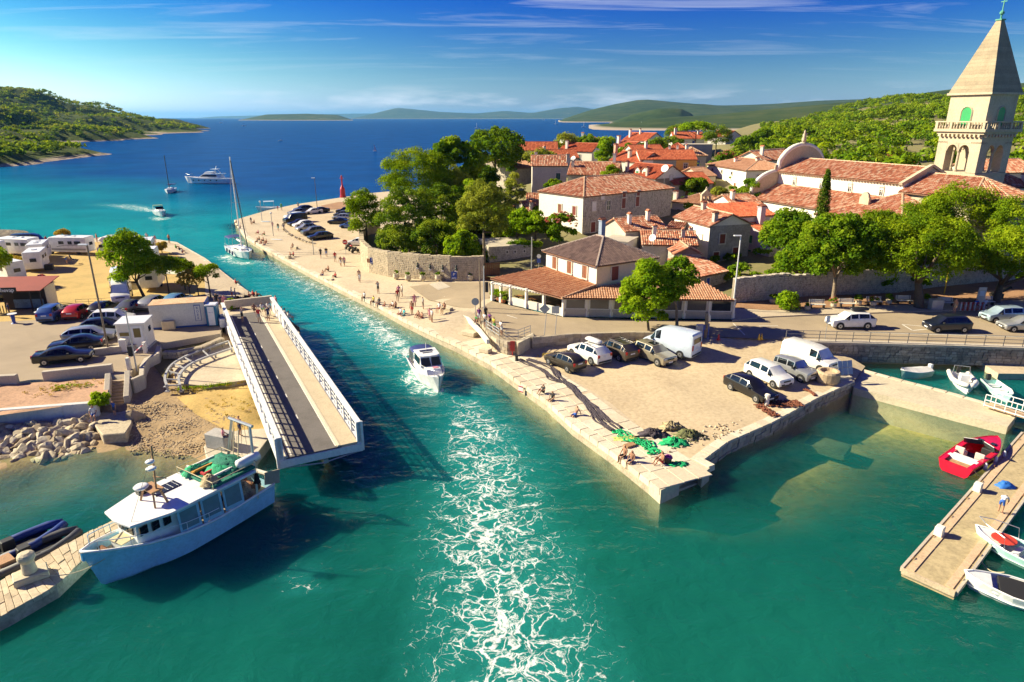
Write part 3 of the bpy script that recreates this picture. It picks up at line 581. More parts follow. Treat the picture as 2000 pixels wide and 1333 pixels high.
# ------------------------------------------------------------------ building materials
def tilemat(name,cols,old=0.0):
 m,t,b,o=newmat(name);a=t.nodes.new('ShaderNodeAttribute');a.attribute_name='tint';sp=t.nodes.new('ShaderNodeSeparateColor');t.links.new(a.outputs['Color'],sp.inputs[0])
 p=coord(t);n=noise(t,p,.5,5,.65);f=math_(t,'ADD',math_(t,'MULTIPLY',sp.outputs[0],.75),math_(t,'MULTIPLY',n,.3))
 c=ramp(t,f,[(i/(len(cols)-1)*.8+.1,q)for i,q in enumerate(cols)])
 n2=noise(t,p,6,4,.7);c=mixrgb(t,math_(t,'MULTIPLY',ramp(t,n2,[(.5,(0,0,0)),(.75,(1,1,1))]),old),c,(.50,.42,.30))
 t.links.new(c,b.inputs['Base Color']);b.inputs['Roughness'].default_value=.85;b.inputs['Specular IOR Level'].default_value=.25;return m
TILE={'red':tilemat('red_roof_tile',[(.36,.075,.035),(.50,.12,.05),(.58,.17,.08)],.1),
  'old':tilemat('old_roof_tile',[(.24,.085,.05),(.46,.155,.08),(.55,.25,.15),(.62,.44,.30)],.35),
  'tan':tilemat('tan_roof_tile',[(.40,.19,.105),(.50,.26,.15),(.56,.32,.20)],.2),
  'brown':tilemat('dark_roof_tile',[(.13,.085,.075),(.20,.13,.11),(.26,.17,.14)],.1),
  'orange':tilemat('orange_roof_tile',[(.40,.17,.085),(.50,.23,.12),(.55,.29,.16)],.15)}
M_under=mat('roof_boarding',(.30,.16,.10),.9,.15)
W_cream=mat('cream_render',(.74,.64,.46),.85,.06,.4,4,.15,stain=.12)
W_white=mat('white_render',(.80,.745,.65),.85,.05,.35,4,.15,stain=.14)
W_grey=mat('grey_render',(.40,.37,.33),.9,.2,.45,4,.3,stain=.5)
W_pale=mat('weathered_render',(.52,.48,.41),.9,.12,.45,4,.25,stain=.35)
W_lilac=mat('lilac_render',(.60,.50,.52),.85,.06,.4,4,.15)
W_green=mat('grey_green_render',(.30,.34,.27),.85,.08,.5,4,.1)
W_orange=mat('ochre_render',(.68,.40,.09),.85,.08,.5,4,.1)
W_stone=mat('rubble_masonry',(.30,.25,.19),.9,.2,1.0,5,.5,stain=.3)
W_stl=mat('rubble_stones',(.53,.465,.38),.9,.36,2.2,7,.5)
W_ash=mat('limestone_ashlar',(.52,.435,.31),.8,.1,.5,4,.2,stain=.3)
PAINT={'red':flat('dark_red_shutter',(.20,.035,.025),.6),'brown':flat('brown_shutter',(.26,.095,.045),.6),'green':flat('green_shutter',(.02,.20,.075),.6),'blue':flat('blue_shutter',(.015,.07,.42),.6),'white':flat('white_joinery',(.75,.72,.66),.6),'dgreen':flat('dark_green_shutter',(.02,.08,.07),.6),'wood':flat('varnished_wood',(.40,.20,.06),.5)}
M_glass=flat('window_glass',(.025,.03,.035),.06,0,.6);M_dark=flat('dark_interior',(.012,.011,.010),.8)  # M_dark: near-black colour standing for the shade inside openings
M_tsill=mat('window_stone',(.66,.60,.50),.8,.08)
M_metal=flat('galvanised_steel',(.46,.47,.48),.4,.7);M_rust=mat('rusty_iron',(.22,.10,.05),.9,.3,3,12,.3)
M_dish=flat('dish_white',(.82,.82,.80),.4)
def tiles_on(P,tw=.27,tl=.46,lift=.05,rs=None):
 """rows of half-round tiles over one roof plane; P = eave left, eave right, then the top point(s)"""
 P=[Vector(p)for p in P];U=(P[1]-P[0]).normalized();nr=(P[1]-P[0]).cross(P[2]-P[0]).normalized();Vv=nr.cross(U)
 q=[((p-P[0]).dot(U),(p-P[0]).dot(Vv))for p in P];umax=max(a for a,_ in q);umin=min(a for a,_ in q);Q=[];T=[];rs=rs or nrs
 ncol=max(1,int((umax-umin)/tw));o0=np.array(P[0]);Ua,Va,Na=np.array(U),np.array(Vv),np.array(nr);n=len(q)
 for c in range(ncol):
  u=umin+(c+.5)*(umax-umin)/ncol;hit=[]
  for i in range(n):
   (a1,b1),(a2,b2)=q[i],q[(i+1)%n]
   if(a1>u)!=(a2>u):hit.append(b1+(b2-b1)*(u-a1)/(a2-a1))
  if len(hit)<2:continue
  v0,v1=min(hit),max(hit);nr_=int((v1-v0)/tl)+1
  for r_ in range(nr_):
   a=v0+r_*tl;e=min(a+tl*1.04,v1)
   if e-a<.05:continue
   j=rs.uniform(-.012,.012,3);h=tw*.30;xs_=(-.5,-.22,.22,.5);hs_=(0,h,h,0);lo=lift+.03;tint=rs.rand()
   for k in range(3):
    Q.append([o0+Ua*(u+xs_[k]*tw+j[0])+Va*a+Na*(lo+hs_[k]),o0+Ua*(u+xs_[k+1]*tw+j[0])+Va*a+Na*(lo+hs_[k+1]),
                          o0+Ua*(u+xs_[k+1]*tw*.9+j[1])+Va*e+Na*(lift-.005+hs_[k+1]),o0+Ua*(u+xs_[k]*tw*.9+j[1])+Va*e+Na*(lift-.005+hs_[k])]);T.append((tint,tint,tint))
 return Q,T
def roof_part(parent,planes,tile,tw=.27,th=.08,ridges=(),name='roof'):
 b_=MB()
 for P in planes:b_.slab(P,th)
 rf=b_.build(name,M_under,parent);Q,T=[],[]
 for P in planes:
  q,t_=tiles_on(P,tw,tw*1.75);Q+=q;T+=t_
 o=quads('roof_tiles',Q,TILE[tile],rf,np.array(T));o['kind']='stuff'
 if ridges:
  rb=MB();seg=[]
  for a,c in ridges:
   a,c=Vector(a),Vector(c);n=max(1,int((c-a).length/.5))
   for k in range(n):
    p0,p1=a.lerp(c,k/n),a.lerp(c,(k+1.04)/n);rb.tube([p0+Vector((0,0,.07)),p1+Vector((0,0,.05))],[tw*.52,tw*.44],6)
  o=rb.build('ridge_tiles',mat('ridge_tile_'+tile,{'red':(.50,.16,.08),'old':(.58,.40,.26),'tan':(.55,.36,.24),'brown':(.42,.33,.27),'orange':(.52,.32,.2)}[tile],.85,.15,2),rf);o['kind']='stuff'
 return rf
def window(parent,P0,U,Nn,u,z,w_,h_,style,arch=False,slats=False,frame=M_tsill):
 """stone surround with a shutter or a pane, on a wall through P0 along U facing Nn"""
 U=Vector(U);Nn=Vector(Nn);c=Vector(P0)+U*u+Vector((0,0,z+h_/2));M=Matrix((U,-Nn,Vector((0,0,1)))).transposed();fw=.13
 f=MB();f.box(c+Vector((0,0,h_/2+fw/2))+Nn*.03,(w_+2*fw,.16,fw),M=M);f.box(c-Vector((0,0,h_/2+fw/2))+Nn*.05,(w_+2.6*fw,.22,fw),M=M)
 for s in(-1,1):f.box(c+U*s*(w_/2+fw/2)+Nn*.03,(fw,.16,h_),M=M)
 o=f.build('window',frame,parent)
 if style in('glass','dark'):
  g=MB();g.box(c+Nn*.012,(w_,.05,h_),M=M);g.build('pane',M_glass if style=='glass' else M_dark,o)
  if style=='glass':
   g=MB();g.box(c+Nn*.05,(.06,.04,h_),M=M);g.box(c+Nn*.05,(w_,.04,.05),M=M);g.build('glazing_bar',PAINT['white'],o)
 else:
  for s in(-1,1):
   g=MB();g.box(c+U*s*w_/4+Nn*.035,(w_/2-.02,.06,h_-.02),M=M)
   if slats:
    for k in range(int(h_/.16)):g.box(c+U*s*w_/4+Nn*.07+Vector((0,0,-h_/2+.1+k*.16)),(w_/2-.1,.03,.09),M=M)
   g.build('shutter',PAINT[style],o)
 return o
def chimney(parent,x,y,z0,z1,s=.55,m=None,cap='red',name='chimney'):
 b_=MB();b_.box((x,y,(z0+z1)/2),(s,s,z1-z0));b_.box((x,y,z1+.05),(s*1.25,s*1.25,.12));o=b_.build(name,m or W_white,parent)
 k=MB()
 for dx,dy in((-1,0),(1,0)):k.slab([(x+dx*s*.62,y-s*.7,z1+.16),(x+dx*s*.62,y+s*.7,z1+.16),(x,y+s*.7,z1+.46),(x,y-s*.7,z1+.46)][::dx],.05)
 for dx in(-1,1):k.box((x+dx*s*.45,y,z1+.2),(.08,s,.2))
 k.build('chimney_cap',mat('chimney_tile',(.46,.17,.09),.85),o);return o
def dish(name,label,p,r=.42,aim=(-.6,-.7,.45),post=1.0):
 e=empty(name,p);b_=MB();b_.tube([(0,0,-post),(0,0,.0)],.03,6);b_.build('mast',M_metal,e)
 q=Vector(aim).to_track_quat('Z','Y').to_matrix();d=MB();d.lathe([(.02,0),(r*.5,.03),(r*.85,.10),(r,.16),(r*.98,.17),(r*.8,.11),(r*.4,.045),(.01,.03)],(0,0,.1),18,q);d.build('reflector',M_dish,e,smooth=True)
 a=MB();a.tube([q@Vector((0,-r*.9,.14))+Vector((0,0,.1)),q@Vector((0,0,r*1.1))+Vector((0,0,.1))],.015,5);a.build('feed_arm',M_metal,e);return tag(e,label,'satellite dish','satellite dishes on the roofs')
def house(name,label,A,B,zE,depth,zG,wallm,roof='gable',rise=1.6,tile='red',ov=.3,wins=(),chims=(),tw=.3,stone=False,cat='house',lean=0,group='houses of the old town',inset=None,wallR=None,wallL=None,rz=None,width=None):
 pa,pb=at(A[0],A[1],zE),at(B[0],B[1],zE);d=pb-pa;w_=width or d.length;ang=math.atan2(d.y,d.x)if rz is None else rz
 e=empty(name,(pa.x,pa.y,zG),ang);tag(e,label,cat,group);h=zE-zG;dp=depth
 V=Vector;b_=MB();b_.prism([(0,0),(w_,0),(w_,dp),(0,dp)],-1.5,h)
 planes,ridges=[],[];k=ov*rise/max(.1,(dp/2 if roof in('gable','hip')else w_/2))
 if roof=='gable': # ridge along x
  b_.add([(0,0,h),(0,dp,h),(0,dp/2,h+rise)],[(0,1,2)]);b_.add([(w_,0,h),(w_,dp,h),(w_,dp/2,h+rise)],[(0,2,1)][::1])
  planes=[[V((-ov,-ov,h-k)),V((w_+ov,-ov,h-k)),V((w_+ov,dp/2,h+rise)),V((-ov,dp/2,h+rise))],[V((w_+ov,dp+ov,h-k)),V((-ov,dp+ov,h-k)),V((-ov,dp/2,h+rise)),V((w_+ov,dp/2,h+rise))]]
  ridges=[(V((-ov,dp/2,h+rise)),V((w_+ov,dp/2,h+rise)))]
 elif roof=='gabley': # ridge along y, gable to the front
  b_.add([(0,0,h),(w_,0,h),(w_/2,0,h+rise)],[(0,1,2)]);b_.add([(0,dp,h),(w_,dp,h),(w_/2,dp,h+rise)],[(0,2,1)])
  planes=[[V((-ov,dp+ov,h-k)),V((-ov,-ov,h-k)),V((w_/2,-ov,h+rise)),V((w_/2,dp+ov,h+rise))],[V((w_+ov,-ov,h-k)),V((w_+ov,dp+ov,h-k)),V((w_/2,dp+ov,h+rise)),V((w_/2,-ov,h+rise))]]
  ridges=[(V((w_/2,-ov,h+rise)),V((w_/2,dp+ov,h+rise)))]
 elif roof=='hip':
  i_=inset if inset is not None else min(w_,dp)/2
  c=[V((-ov,-ov,h-k)),V((w_+ov,-ov,h-k)),V((w_+ov,dp+ov,h-k)),V((-ov,dp+ov,h-k))]
  if w_>=dp:r0,r1=V((i_,dp/2,h+rise)),V((w_-i_,dp/2,h+rise));planes=[[c[0],c[1],r1,r0],[c[2],c[3],r0,r1],[c[1],c[2],r1],[c[3],c[0],r0]]
  else:r0,r1=V((w_/2,i_,h+rise)),V((w_/2,dp-i_,h+rise));planes=[[c[1],c[2],r1,r0],[c[3],c[0],r0,r1],[c[0],c[1],r0],[c[2],c[3],r1]]
  near=(lambda p:r0 if(p-r0).length<(p-r1).length else r1);ridges=[(r0,r1)]+[(p,near(p))for p in c]
 elif roof=='shed': # rises to the back
  b_.add([(0,0,h),(0,dp,h),(0,dp,h+rise)],[(0,1,2)]);b_.add([(w_,0,h),(w_,dp,h),(w_,dp,h+rise)],[(0,2,1)]);b_.add([(0,dp,h),(w_,dp,h),(w_,dp,h+rise),(0,dp,h+rise)],[(3,2,1,0)])
  kk=ov*rise/dp;planes=[[V((-ov,-ov,h-kk)),V((w_+ov,-ov,h-kk)),V((w_+ov,dp+ov,h+rise+kk)),V((-ov,dp+ov,h+rise+kk))]]
 elif roof=='shedx': # rises to the left, falls to the right
  b_.add([(0,0,h),(w_,0,h),(0,0,h+rise)],[(0,1,2)]);b_.add([(0,dp,h),(w_,dp,h),(0,dp,h+rise)],[(0,2,1)]);b_.add([(0,0,h),(0,dp,h),(0,dp,h+rise),(0,0,h+rise)],[(0,3,2,1)][::1])
  kk=ov*rise/w_;planes=[[V((w_+ov,-ov,h-kk)),V((w_+ov,dp+ov,h-kk)),V((-ov,dp+ov,h+rise+kk)),V((-ov,-ov,h+rise+kk))]]
 wl=b_.build('wall',wallm,e)
 if stone:
  js=MB();stone_face(None,[(0,0),(w_,0)],0,h,.5,.27,.05,None,joined=js);stone_face(None,[(0,dp),(0,0)],0,h,.5,.27,.05,None,joined=js);stone_face(None,[(w_,0),(w_,dp)],0,h,.5,.27,.05,None,joined=js)
  o=js.build('wall_stones',W_stl,e);o['kind']='stuff'
 if wallR:
  q=MB();q.slab([(w_+.012,0,-1),(w_+.012,dp,-1),(w_+.012,dp,h-.01),(w_+.012,0,h-.01)],.01);q.build('side_wall',wallR,e)
 if wallL:
  q=MB();q.slab([(-.08,dp,-1),(-.08,0,-1),(-.08,0,h-.01),(-.08,dp,h-.01)],.01);q.build('side_wall',wallL,e)
 if planes:roof_part(e,planes,tile,tw,ridges=ridges)
 if roof=='flat':
  q=MB();q.box((w_/2,dp/2,h+.06),(w_+.3,dp+.3,.12));q.build('roof',M_conc,e)
 F={'f':((0,0,0),(1,0,0),(0,-1,0)),'r':((w_,0,0),(0,1,0),(1,0,0)),'l':((0,dp,0),(0,-1,0),(-1,0,0)),'b':((w_,dp,0),(-1,0,0),(0,1,0))}
 for wn in wins:
  fc,u,z,ww,hh,st=wn[:6];P0_,U_,N_=F[fc];P0_=Vector(P0_)+Vector(N_)*(.07 if stone or(fc=='l' and wallL)else 0);window(e,P0_,U_,N_,u,z,ww,hh,st,slats=(st in('brown',)))
 for ch in chims:
  x,y,z1=ch[:3];chimney(e,x,y,h-.3,h+z1,*(ch[3:4]or(.55,)),m=(ch[4]if len(ch)>4 else None))
 e['w']=w_;return e
# ------------------------------------------------------------------ restaurant with tiled veranda (front of the town)
rst=house('restaurant','cream two-storey restaurant with dark hipped roof and tiled veranda by the road',(1067,489),(1166,517),7.6,8.6,2.3,W_white,'hip',2.0,'brown',.4,
      wins=[('f',1.9,3.35,.85,1.45,'brown'),('f',4.9,3.35,.85,1.45,'brown'),('f',7.8,3.35,.85,1.45,'brown'),('r',2.6,3.2,1.0,1.6,'red'),('r',6.4,3.2,1.0,1.6,'red')],chims=[(2.2,6.8,3.3,.6,mat('blue_grey_chimney',(.28,.33,.42),.8))],cat='restaurant',group=None,wallR=W_cream)
inv=rst.matrix_basis.inverted()if False else(Matrix.Translation(rst.location)@Matrix.Rotation(rst.rotation_euler.z,4,'Z')).inverted()
def L_(p):return inv@Vector(p)
e0,e1,e2=L_(at(957,545,4.5)),L_(at(1097,584,4.5)),L_(at(1436,588,4.5));wR=rst['w']
wl0=Vector((0,-.01,4.35));wl1=Vector((wR+.02,-.01,4.35));wl2=Vector((wR+.02,8.6,4.35));far=L_(at(1375,543,6.6));b0=L_(at(1025,530,6.1))
vm=.0
vt=[[L_(at(957,545,4.5)),L_(at(1097,584,4.5)),Vector((wR+.02,.0,2.95)),Vector((0,-.0,2.95))],[L_(at(1097,584,4.5)),L_(at(1260,586,4.5)),Vector((wR+1.2,5.2,2.95)),Vector((wR+.02,.0,2.95))]]
r3=L_(at(1436,588,4.5));r2=L_(at(1260,586,4.5));q3=L_(at(1368,548,5.4));vt.append([r2,r3,q3,Vector((wR+1.2,5.2,2.95))])
for P_ in vt:
 n_=(P_[1]-P_[0]).cross(P_[2]-P_[0]);P_[3]=Vector((P_[3].x,P_[3].y,P_[0].z-(n_.x*(P_[3].x-P_[0].x)+n_.y*(P_[3].y-P_[0].y))/n_.z))
roof_part(rst,vt[:1],'orange',.27,name='veranda_roof',ridges=[(vt[0][1],vt[0][2])]);roof_part(rst,vt[1:],'tan',.27,name='veranda_roof')
# veranda posts, parapet, openings
fl=[L_(at(962,587,2.3)),L_(at(1100,618,2.3)),L_(at(1430,624,2.3))]
def vpost(p,h=2.3,s=.28):
 b_=MB();b_.box((p.x,p.y,h/2),(s,s,h));b_.box((p.x,p.y,.3),(s*1.35,s*1.35,.6));b_.build('post',W_white,rst)
for f in(0,.13,.27,.5,.74,1.0):vpost(fl[0].lerp(fl[1],f))
bm=MB();bm.bar(fl[0]+Vector((0,0,2.1)),fl[1]+Vector((0,0,2.1)),.22,.2);bm.bar(fl[1]+Vector((0,0,2.2)),fl[2]+Vector((0,0,2.2)),.2,.2);bm.build('eave_beam',W_white,rst)
for i in range(26):
 p=fl[0].lerp(fl[1],i/25)+Vector((0,0,2.36));r_=MB();r_.bar(p+Vector((0,-.3,-.28)),p+Vector((.2,.5,-.2)),.09,.12);r_.build('rafter',W_white,rst)
pp=MB();pp.bar(fl[0].lerp(fl[1],.27)+Vector((0,0,.45)),fl[1]+Vector((0,0,.45)),.16,.9);pp.build('parapet',W_white,rst)
nb=7;pw=MB();pw.bar(fl[1]+Vector((0,0,.42)),fl[2]+Vector((0,0,.42)),.16,.84);pw.build('parapet',mat('grey_parapet',(.42,.38,.33),.9,.12),rst)
for k in range(nb+1):vpost(fl[1].lerp(fl[2],k/nb),2.25,.26)
for k in range(nb):
 a,c=fl[1].lerp(fl[2],(k+.09)/nb),fl[1].lerp(fl[2],(k+.91)/nb);g=MB();g.bar(a+Vector((0,.03,1.52)),c+Vector((0,.03,1.52)),.03,1.35);g.build('veranda_pane',mat('smoked_pane',(.13,.12,.11),.12,.1,spec=.6)if k<nb-1 else M_glass,rst)
 f=MB();f.bar(a+Vector((0,0,.87)),c+Vector((0,0,.87)),.10,.09);f.bar(a+Vector((0,0,2.2)),c+Vector((0,0,2.2)),.10,.09);f.bar(a+Vector((0,0,.9)),a+Vector((0,0,2.2)),.09,.10);f.bar(c+Vector((0,0,.9)),c+Vector((0,0,2.2)),.09,.10);f.build('veranda_frame',PAINT['white'],rst)
ins=MB();p=[fl[0]+Vector((.4,1.6,0)),fl[1]+Vector((1.0,1.8,0)),fl[2]+Vector((-.3,2.5,0)),fl[2]+Vector((-2,7,0)),Vector((wR,8,0)),Vector((0,2.5,0))]
ins.bar(fl[1]+Vector((.5,1.2,1.1)),fl[2]+Vector((-1.6,1.2,1.0)),.1,1.9);ins.build('inner_wall',M_dark,rst)  # inner wall coloured near-black to give the veranda's inside shade
for k in range(4):
 p=fl[0].lerp(fl[1],.2+.2*k);t_=MB();t_.box((p.x+.3,p.y+1.6,.72),(.9,.9,.05));t_.box((p.x+.3,p.y+1.6,.36),(.1,.1,.7));o=t_.build('veranda_table',PAINT['wood'],rst)
# ------------------------------------------------------------------ houses, front rows to back rows
sh=house('stone_house','three-storey rubble stone house with dark red shutters and hipped tile roof',(1140,384),(1313,367),11.3,10.5,4.6,W_stone,'hip',2.3,'old',.3,stone=True,wallL=W_white,
      wins=[('f',2.3,4.3,.85,1.35,'white'),('f',5.6,4.15,.85,1.5,'glass'),('f',9.2,4.15,.9,1.6,'red'),('f',12.6,4.2,.9,1.6,'red'),('f',9.2,6.6,.8,.0+.95,'red')if False else('f',4.2,5.95,.75,.75,'white'),('f',9.2,5.95,.8,.8,'red'),('f',12.7,5.95,.8,.8,'red'),('f',2.2,.9,1.0,1.6,'red'),('f',5.6,.9,.9,1.5,'red'),('f',9.0,.9,.9,1.4,'red'),('l',8.6,3.6,.8,1.4,'red'),('l',5.2,3.6,.8,1.4,'brown')])
house('grey_gable_house','house with bare grey render gable and tiled roof beside lilac house',(1318,424),(1387,442),8.4,6.8,2.7,W_white,'gable',1.5,'old',.25,wallR=W_grey,wins=[('f',7.6,2.9,.8,1.3,'white'),('r',2.2,3.1,.9,1.35,'red'),('r',1.4,.6,.9,1.3,'red'),('r',4.6,.5,.9,1.9,'red'),('f',3.4,3.6,.5,.6,'dark')],chims=[(9.2,1.0,1.6,.6,W_pale),(3,3,2.3,.6,W_pale)])
house('lilac_house','narrow lilac house with green shutters and tall chimney',(1458,452),(1506,463),6.6,7.5,2.7,W_lilac,'shedx',1.2,'red',.2,wins=[('f',1.2,2.3,.75,1.15,'green'),('f',1.2,-.2+.3,.75,1.15,'green')],chims=[(.7,1.8,3.6,.85,W_lilac)])
house('stone_hut','small grey stone gabled hut with one dark red window',(1318,497),(1370,497),5.9,5.5,2.5,W_stone,'gabley',.9,'old',.15,stone=True,wins=[('f',2.2,.9,.8,1.5,'red')])
house('tiled_lean_to','low stone lean-to with blue shutter under an old tile roof',(1366,541),(1420,530),4.3,5,2.4,W_stone,'shed',1.3,'old',.2,stone=True,wins=[('f',1.6,.75,.6,.8,'blue')])
house('red_terrace_house','low house with patched red roof and roof terrace behind the restaurant',(1256,478),(1362,480),6.4,7.5,2.6,W_pale,'gable',1.3,'old',.2,chims=[(1.6,1.5,2.2,.5),(5.6,2.0,1.7,.5,W_pale),(6.9,4,1.6,.45)])
house('white_dormer_house','small white house with wood window behind restaurant roof',(1178,470),(1226,474),6.8,4.5,3.2,W_white,'flat',0,wins=[('f',.9,2.1,.8,1.1,'wood'),('f',2.6,2.2,.5,.7,'dark')])
house('white_annex','white annex with dark window above the red roofs',(1300,446),(1330,448),7.6,4,4.6,W_cream,'shed',.4,'old',.15,wins=[('f',.9,1.2,.7,1.0,'dark')])
house('cream_house','low cream house with tan roof right of the stone house',(1312,394),(1386,400),8.4,9,4.8,W_cream,'hip',1.3,'tan',.3,wins=[('f',1.5,1.2,.7,1.1,'dark')],chims=[(.3,.8,1.6,.7)])
house('chapel','little chapel with open stone bell gable and tan hipped roof',(1376,398),(1443,394),8.0,7,4.8,W_pale,'hip',1.2,'tan',.3,wins=[('f',3.2,1.1,.6,1.0,'dark')],cat='chapel')
house('white_house','large white house with tan hipped roof near the church',(1382,321),(1458,333),12.6,11,6.8,W_white,'hip',1.7,'tan',.35,wins=[('f',3,4.4,.6,.6,'dark'),('f',8,4.4,.6,.6,'dark'),('f',13,4.4,.6,.6,'dark'),('f',15,1.2,.8,1.6,'brown'),('f',10.5,1.2,.8,1.4,'brown'),('r',3,3.4,.9,1.4,'brown')],chims=[(8,3,1.6,.6),(14,5,1.9,.6)])
house('tall_pale_house','tall weathered pale house with one dark green window',(1040,324),(1107,324),14.2,7,7.4,W_pale,'gable',1.7,'old',.25,wins=[('f',5.0,4.2,.85,1.2,'dgreen'),('f',1.2,.4,.9,1.2,'dgreen')],chims=[(6.9,1.0,2.0,.6,W_pale),(.8,4,2.2,.5)])
house('long_tiled_house','low house with long patched roof right of the tall pale house',(1109,341),(1206,343),11.8,9,7.6,W_pale,'gable',2.3,'old',.2,wins=[('f',6,.9,.9,1.0,'dgreen')],chims=[(9,4.4,4.0,.6),(.6,2.5,2.6,.6,W_pale)])
dh=house('dormer_house','red roofed house with white dormers and satellite dish',(1211,343),(1280,350),11.4,9,7.6,W_white,'gable',2.4,'red',.2,wallR=W_stone,wins=[('r',4.4,3.4,.7,1.0,'white')],chims=[(.8,1.2,2.6,.6,W_pale),(7.4,.6,1.8,.5,W_pale)])
for x in(4.0,6.0):
 b_=MB();b_.prism([(x-.6,1.1),(x+.6,1.1),(x+.6,3.6),(x-.6,3.6)],3.9,5.3);b_.add([(x-.6,1.1,5.3),(x+.6,1.1,5.3),(x,1.1,5.8)],[(0,1,2)]);dm=b_.build('dormer',W_white,dh)
 roof_part(dm,[[(x-.75,3.8,5.2),(x-.75,.95,5.2),(x,.95,5.85),(x,3.8,5.85)],[(x+.75,.95,5.2),(x+.75,3.8,5.2),(x,3.8,5.85),(x,.95,5.85)]],'red',.3,.05);g=MB();g.box((x,1.08,4.5),(.7,.05,.8));g.build('dormer_window',PAINT['green']if x<5 else PAINT['brown'],dm)
house('pale_row_house','pale blue-white row house left of the green one',(1250,312.5),(1276,312.5),14,9,8.6,W_white,'gable',1.9,'red',.12,wins=[('f',1.7,3.3,.75,1.1,'white')],group='row of coloured houses')
house('green_row_house','grey-green row house with two white framed windows',(1276,312.5),(1321,312.5),14,9,8.6,W_green,'gable',1.9,'red',.12,wins=[('f',1.1,3.2,.9,1.2,'glass'),('f',3.6,3.2,.9,1.2,'glass')],group='row of coloured houses')
orh=house('ochre_row_house','ochre yellow house with balcony at the end of the row',(1321,312.5),(1362,312.5),14,9,8.6,W_orange,'gable',1.9,'red',.12,wins=[('f',2.2,3.6,.85,1.0,'glass'),('f',2.2,.7,.9,1.9,'brown')],group='row of coloured houses')
b_=MB();b_.box((2.4,-.5,.55),(3.2,1.0,.12));b_.build('balcony',M_concg,orh);rl=MB();rl.bar((.8,-1,1.5),(4,-1,1.5),.05)
for k in range(12):rl.bar((.85+k*.28,-1,.6),(.85+k*.28,-1,1.5),.03)
rl.build('balcony_rail',M_metal,orh)
house('red_hip_house','grey gabled house with bright red roof behind the dormer house',(1192,313),(1250,318),13.4,7.5,8.6,W_pale,'gable',2.0,'red',.25,chims=[(.6,1,3.4,.7,mat('red_top_chimney',(.62,.36,.26),.85)),(5.4,1.4,2.2,.7,W_pale)])
house('long_white_house','long white house with red roof at the left of the back row',(993,294),(1089,294),13.8,8,10.6,W_white,'gable',2.2,'red',.25,tw=.4,wins=[('f',5.2,.9,.9,1.3,'brown'),('f',10.5,.9,.9,1.3,'white')],chims=[(.4,4,3.6,.7,mat('terracotta_chimney',(.5,.17,.1),.85))])
house('red_roof_cottage','white cottage with red roof and tall chimney behind the tall pale house',(1092,295),(1156,297),13.4,8,10.4,W_white,'gable',2.2,'red',.25,tw=.4,wins=[('f',6.5,.5,1.8,1.6,'dgreen'),('f',1.6,.8,.8,1.2,'white')],chims=[(2.0,1.2,2.8,.75)])
house('cottage_by_poplar','small white gabled cottage with chimney beside the light green tree',(1146,280),(1180,276),13.6,9,11,W_white,'gable',1.8,'tan',.25,tw=.4,wallR=W_white,chims=[(.8,2,3.6,.8)])
house('stepped_house','white house with stepped red roofs near the sea',(1216,274),(1262,276),14.2,10,11,W_white,'gable',2.9,'red',.3,tw=.45,chims=[(2.2,2,4.0,.8),(6,4,4.2,.5)],wallR=W_grey)
house('low_house','low red roofed wing in front of stepped roof house',(1200,286),(1232,288),13,7,10.8,W_white,'gable',1.7,'red',.3,tw=.45,chims=[(.5,1.5,3.4,1.0)])
house('pine_house','white house with red roof under the umbrella pine',(1316,271),(1376,271),14.2,10,11,W_white,'gable',2.6,'red',.3,tw=.45,wins=[('f',9,.6,1.4,1.6,'blue')],chims=[(1.2,3,4.2,1.0),(11.4,3,3.6,.8)])
house('gabled_house','white house with red roof farthest right among the dark trees',(1418,268),(1448,266),14,9,10.5,W_white,'gabley',2.6,'red',.3,tw=.5,wins=[('f',3,.8,1.2,1.5,'blue')],chims=[(1.4,2,3.8,1.0)])
house('wide_red_house','house with wide red hipped roof and several chimneys',(1288,298),(1352,299),13.6,9,9.6,W_white,'hip',2.4,'red',.3,tw=.4,chims=[(2.6,1.4,1.6,.6),(4.8,1.2,1.8,.6),(7,2.2,2.6,.5)])
house('flat_grey_house','flat roofed dark grey block behind the red hipped roof',(1336,283),(1392,283),15.2,7,11,W_grey,'flat',0)
house('brown_roof_house','grey house with brown hipped roof behind the ochre one',(1334,304),(1380,304),13.6,8,9.4,W_pale,'hip',1.8,'tan',.3,tw=.4,wins=[('f',4,1.5,1,1.4,'blue')],chims=[(1.2,1.2,2.4,.7)])
house('grove_stone_barn','grey stone barn gable among the trees of the grove',(936,323),(998,330),10.4,9,5.0,W_stone,'gabley',1.9,'tan',.2,stone=True,wins=[('f',4.2,5.3,.5,.6,'dark')],chims=[(.4,1.4,2.6,.7,W_pale)])
house('low_tiled_sheds','low sheds with sagging old tile roofs left of the stone house',(1034,414),(1102,410),7.4,7,4.4,W_pale,'gable',1.4,'old',.2,chims=[(.6,.6,1.4,.5)])
house('shed_with_chimney','small white shed with tiled roof behind the sagging sheds',(1030,392),(1070,392),8.8,5,5.6,W_white,'gable',1.0,'old',.2)
house('town_house','red roofed house behind the cream house',(1318,361),(1392,358),10.2,8,6.4,W_pale,'gable',1.9,'red',.25,wins=[('f',3,1.6,.8,1.1,'brown')],chims=[(1,2,2.6,.6)])
house('town_house','small white house with old roof left of the church front',(1436,404),(1490,401),8.6,7,5,W_white,'gable',1.6,'old',.25,wins=[('f',2.4,1.4,.8,1.2,'green')],chims=[(.8,2,2.2,.6)])
house('town_house','pale house with old roof above the patched red terrace',(1222,452),(1302,446),7.6,6,4,W_pale,'gable',1.4,'old',.25,chims=[(1.5,1.5,2.0,.5),(5,2,2.2,.5)])
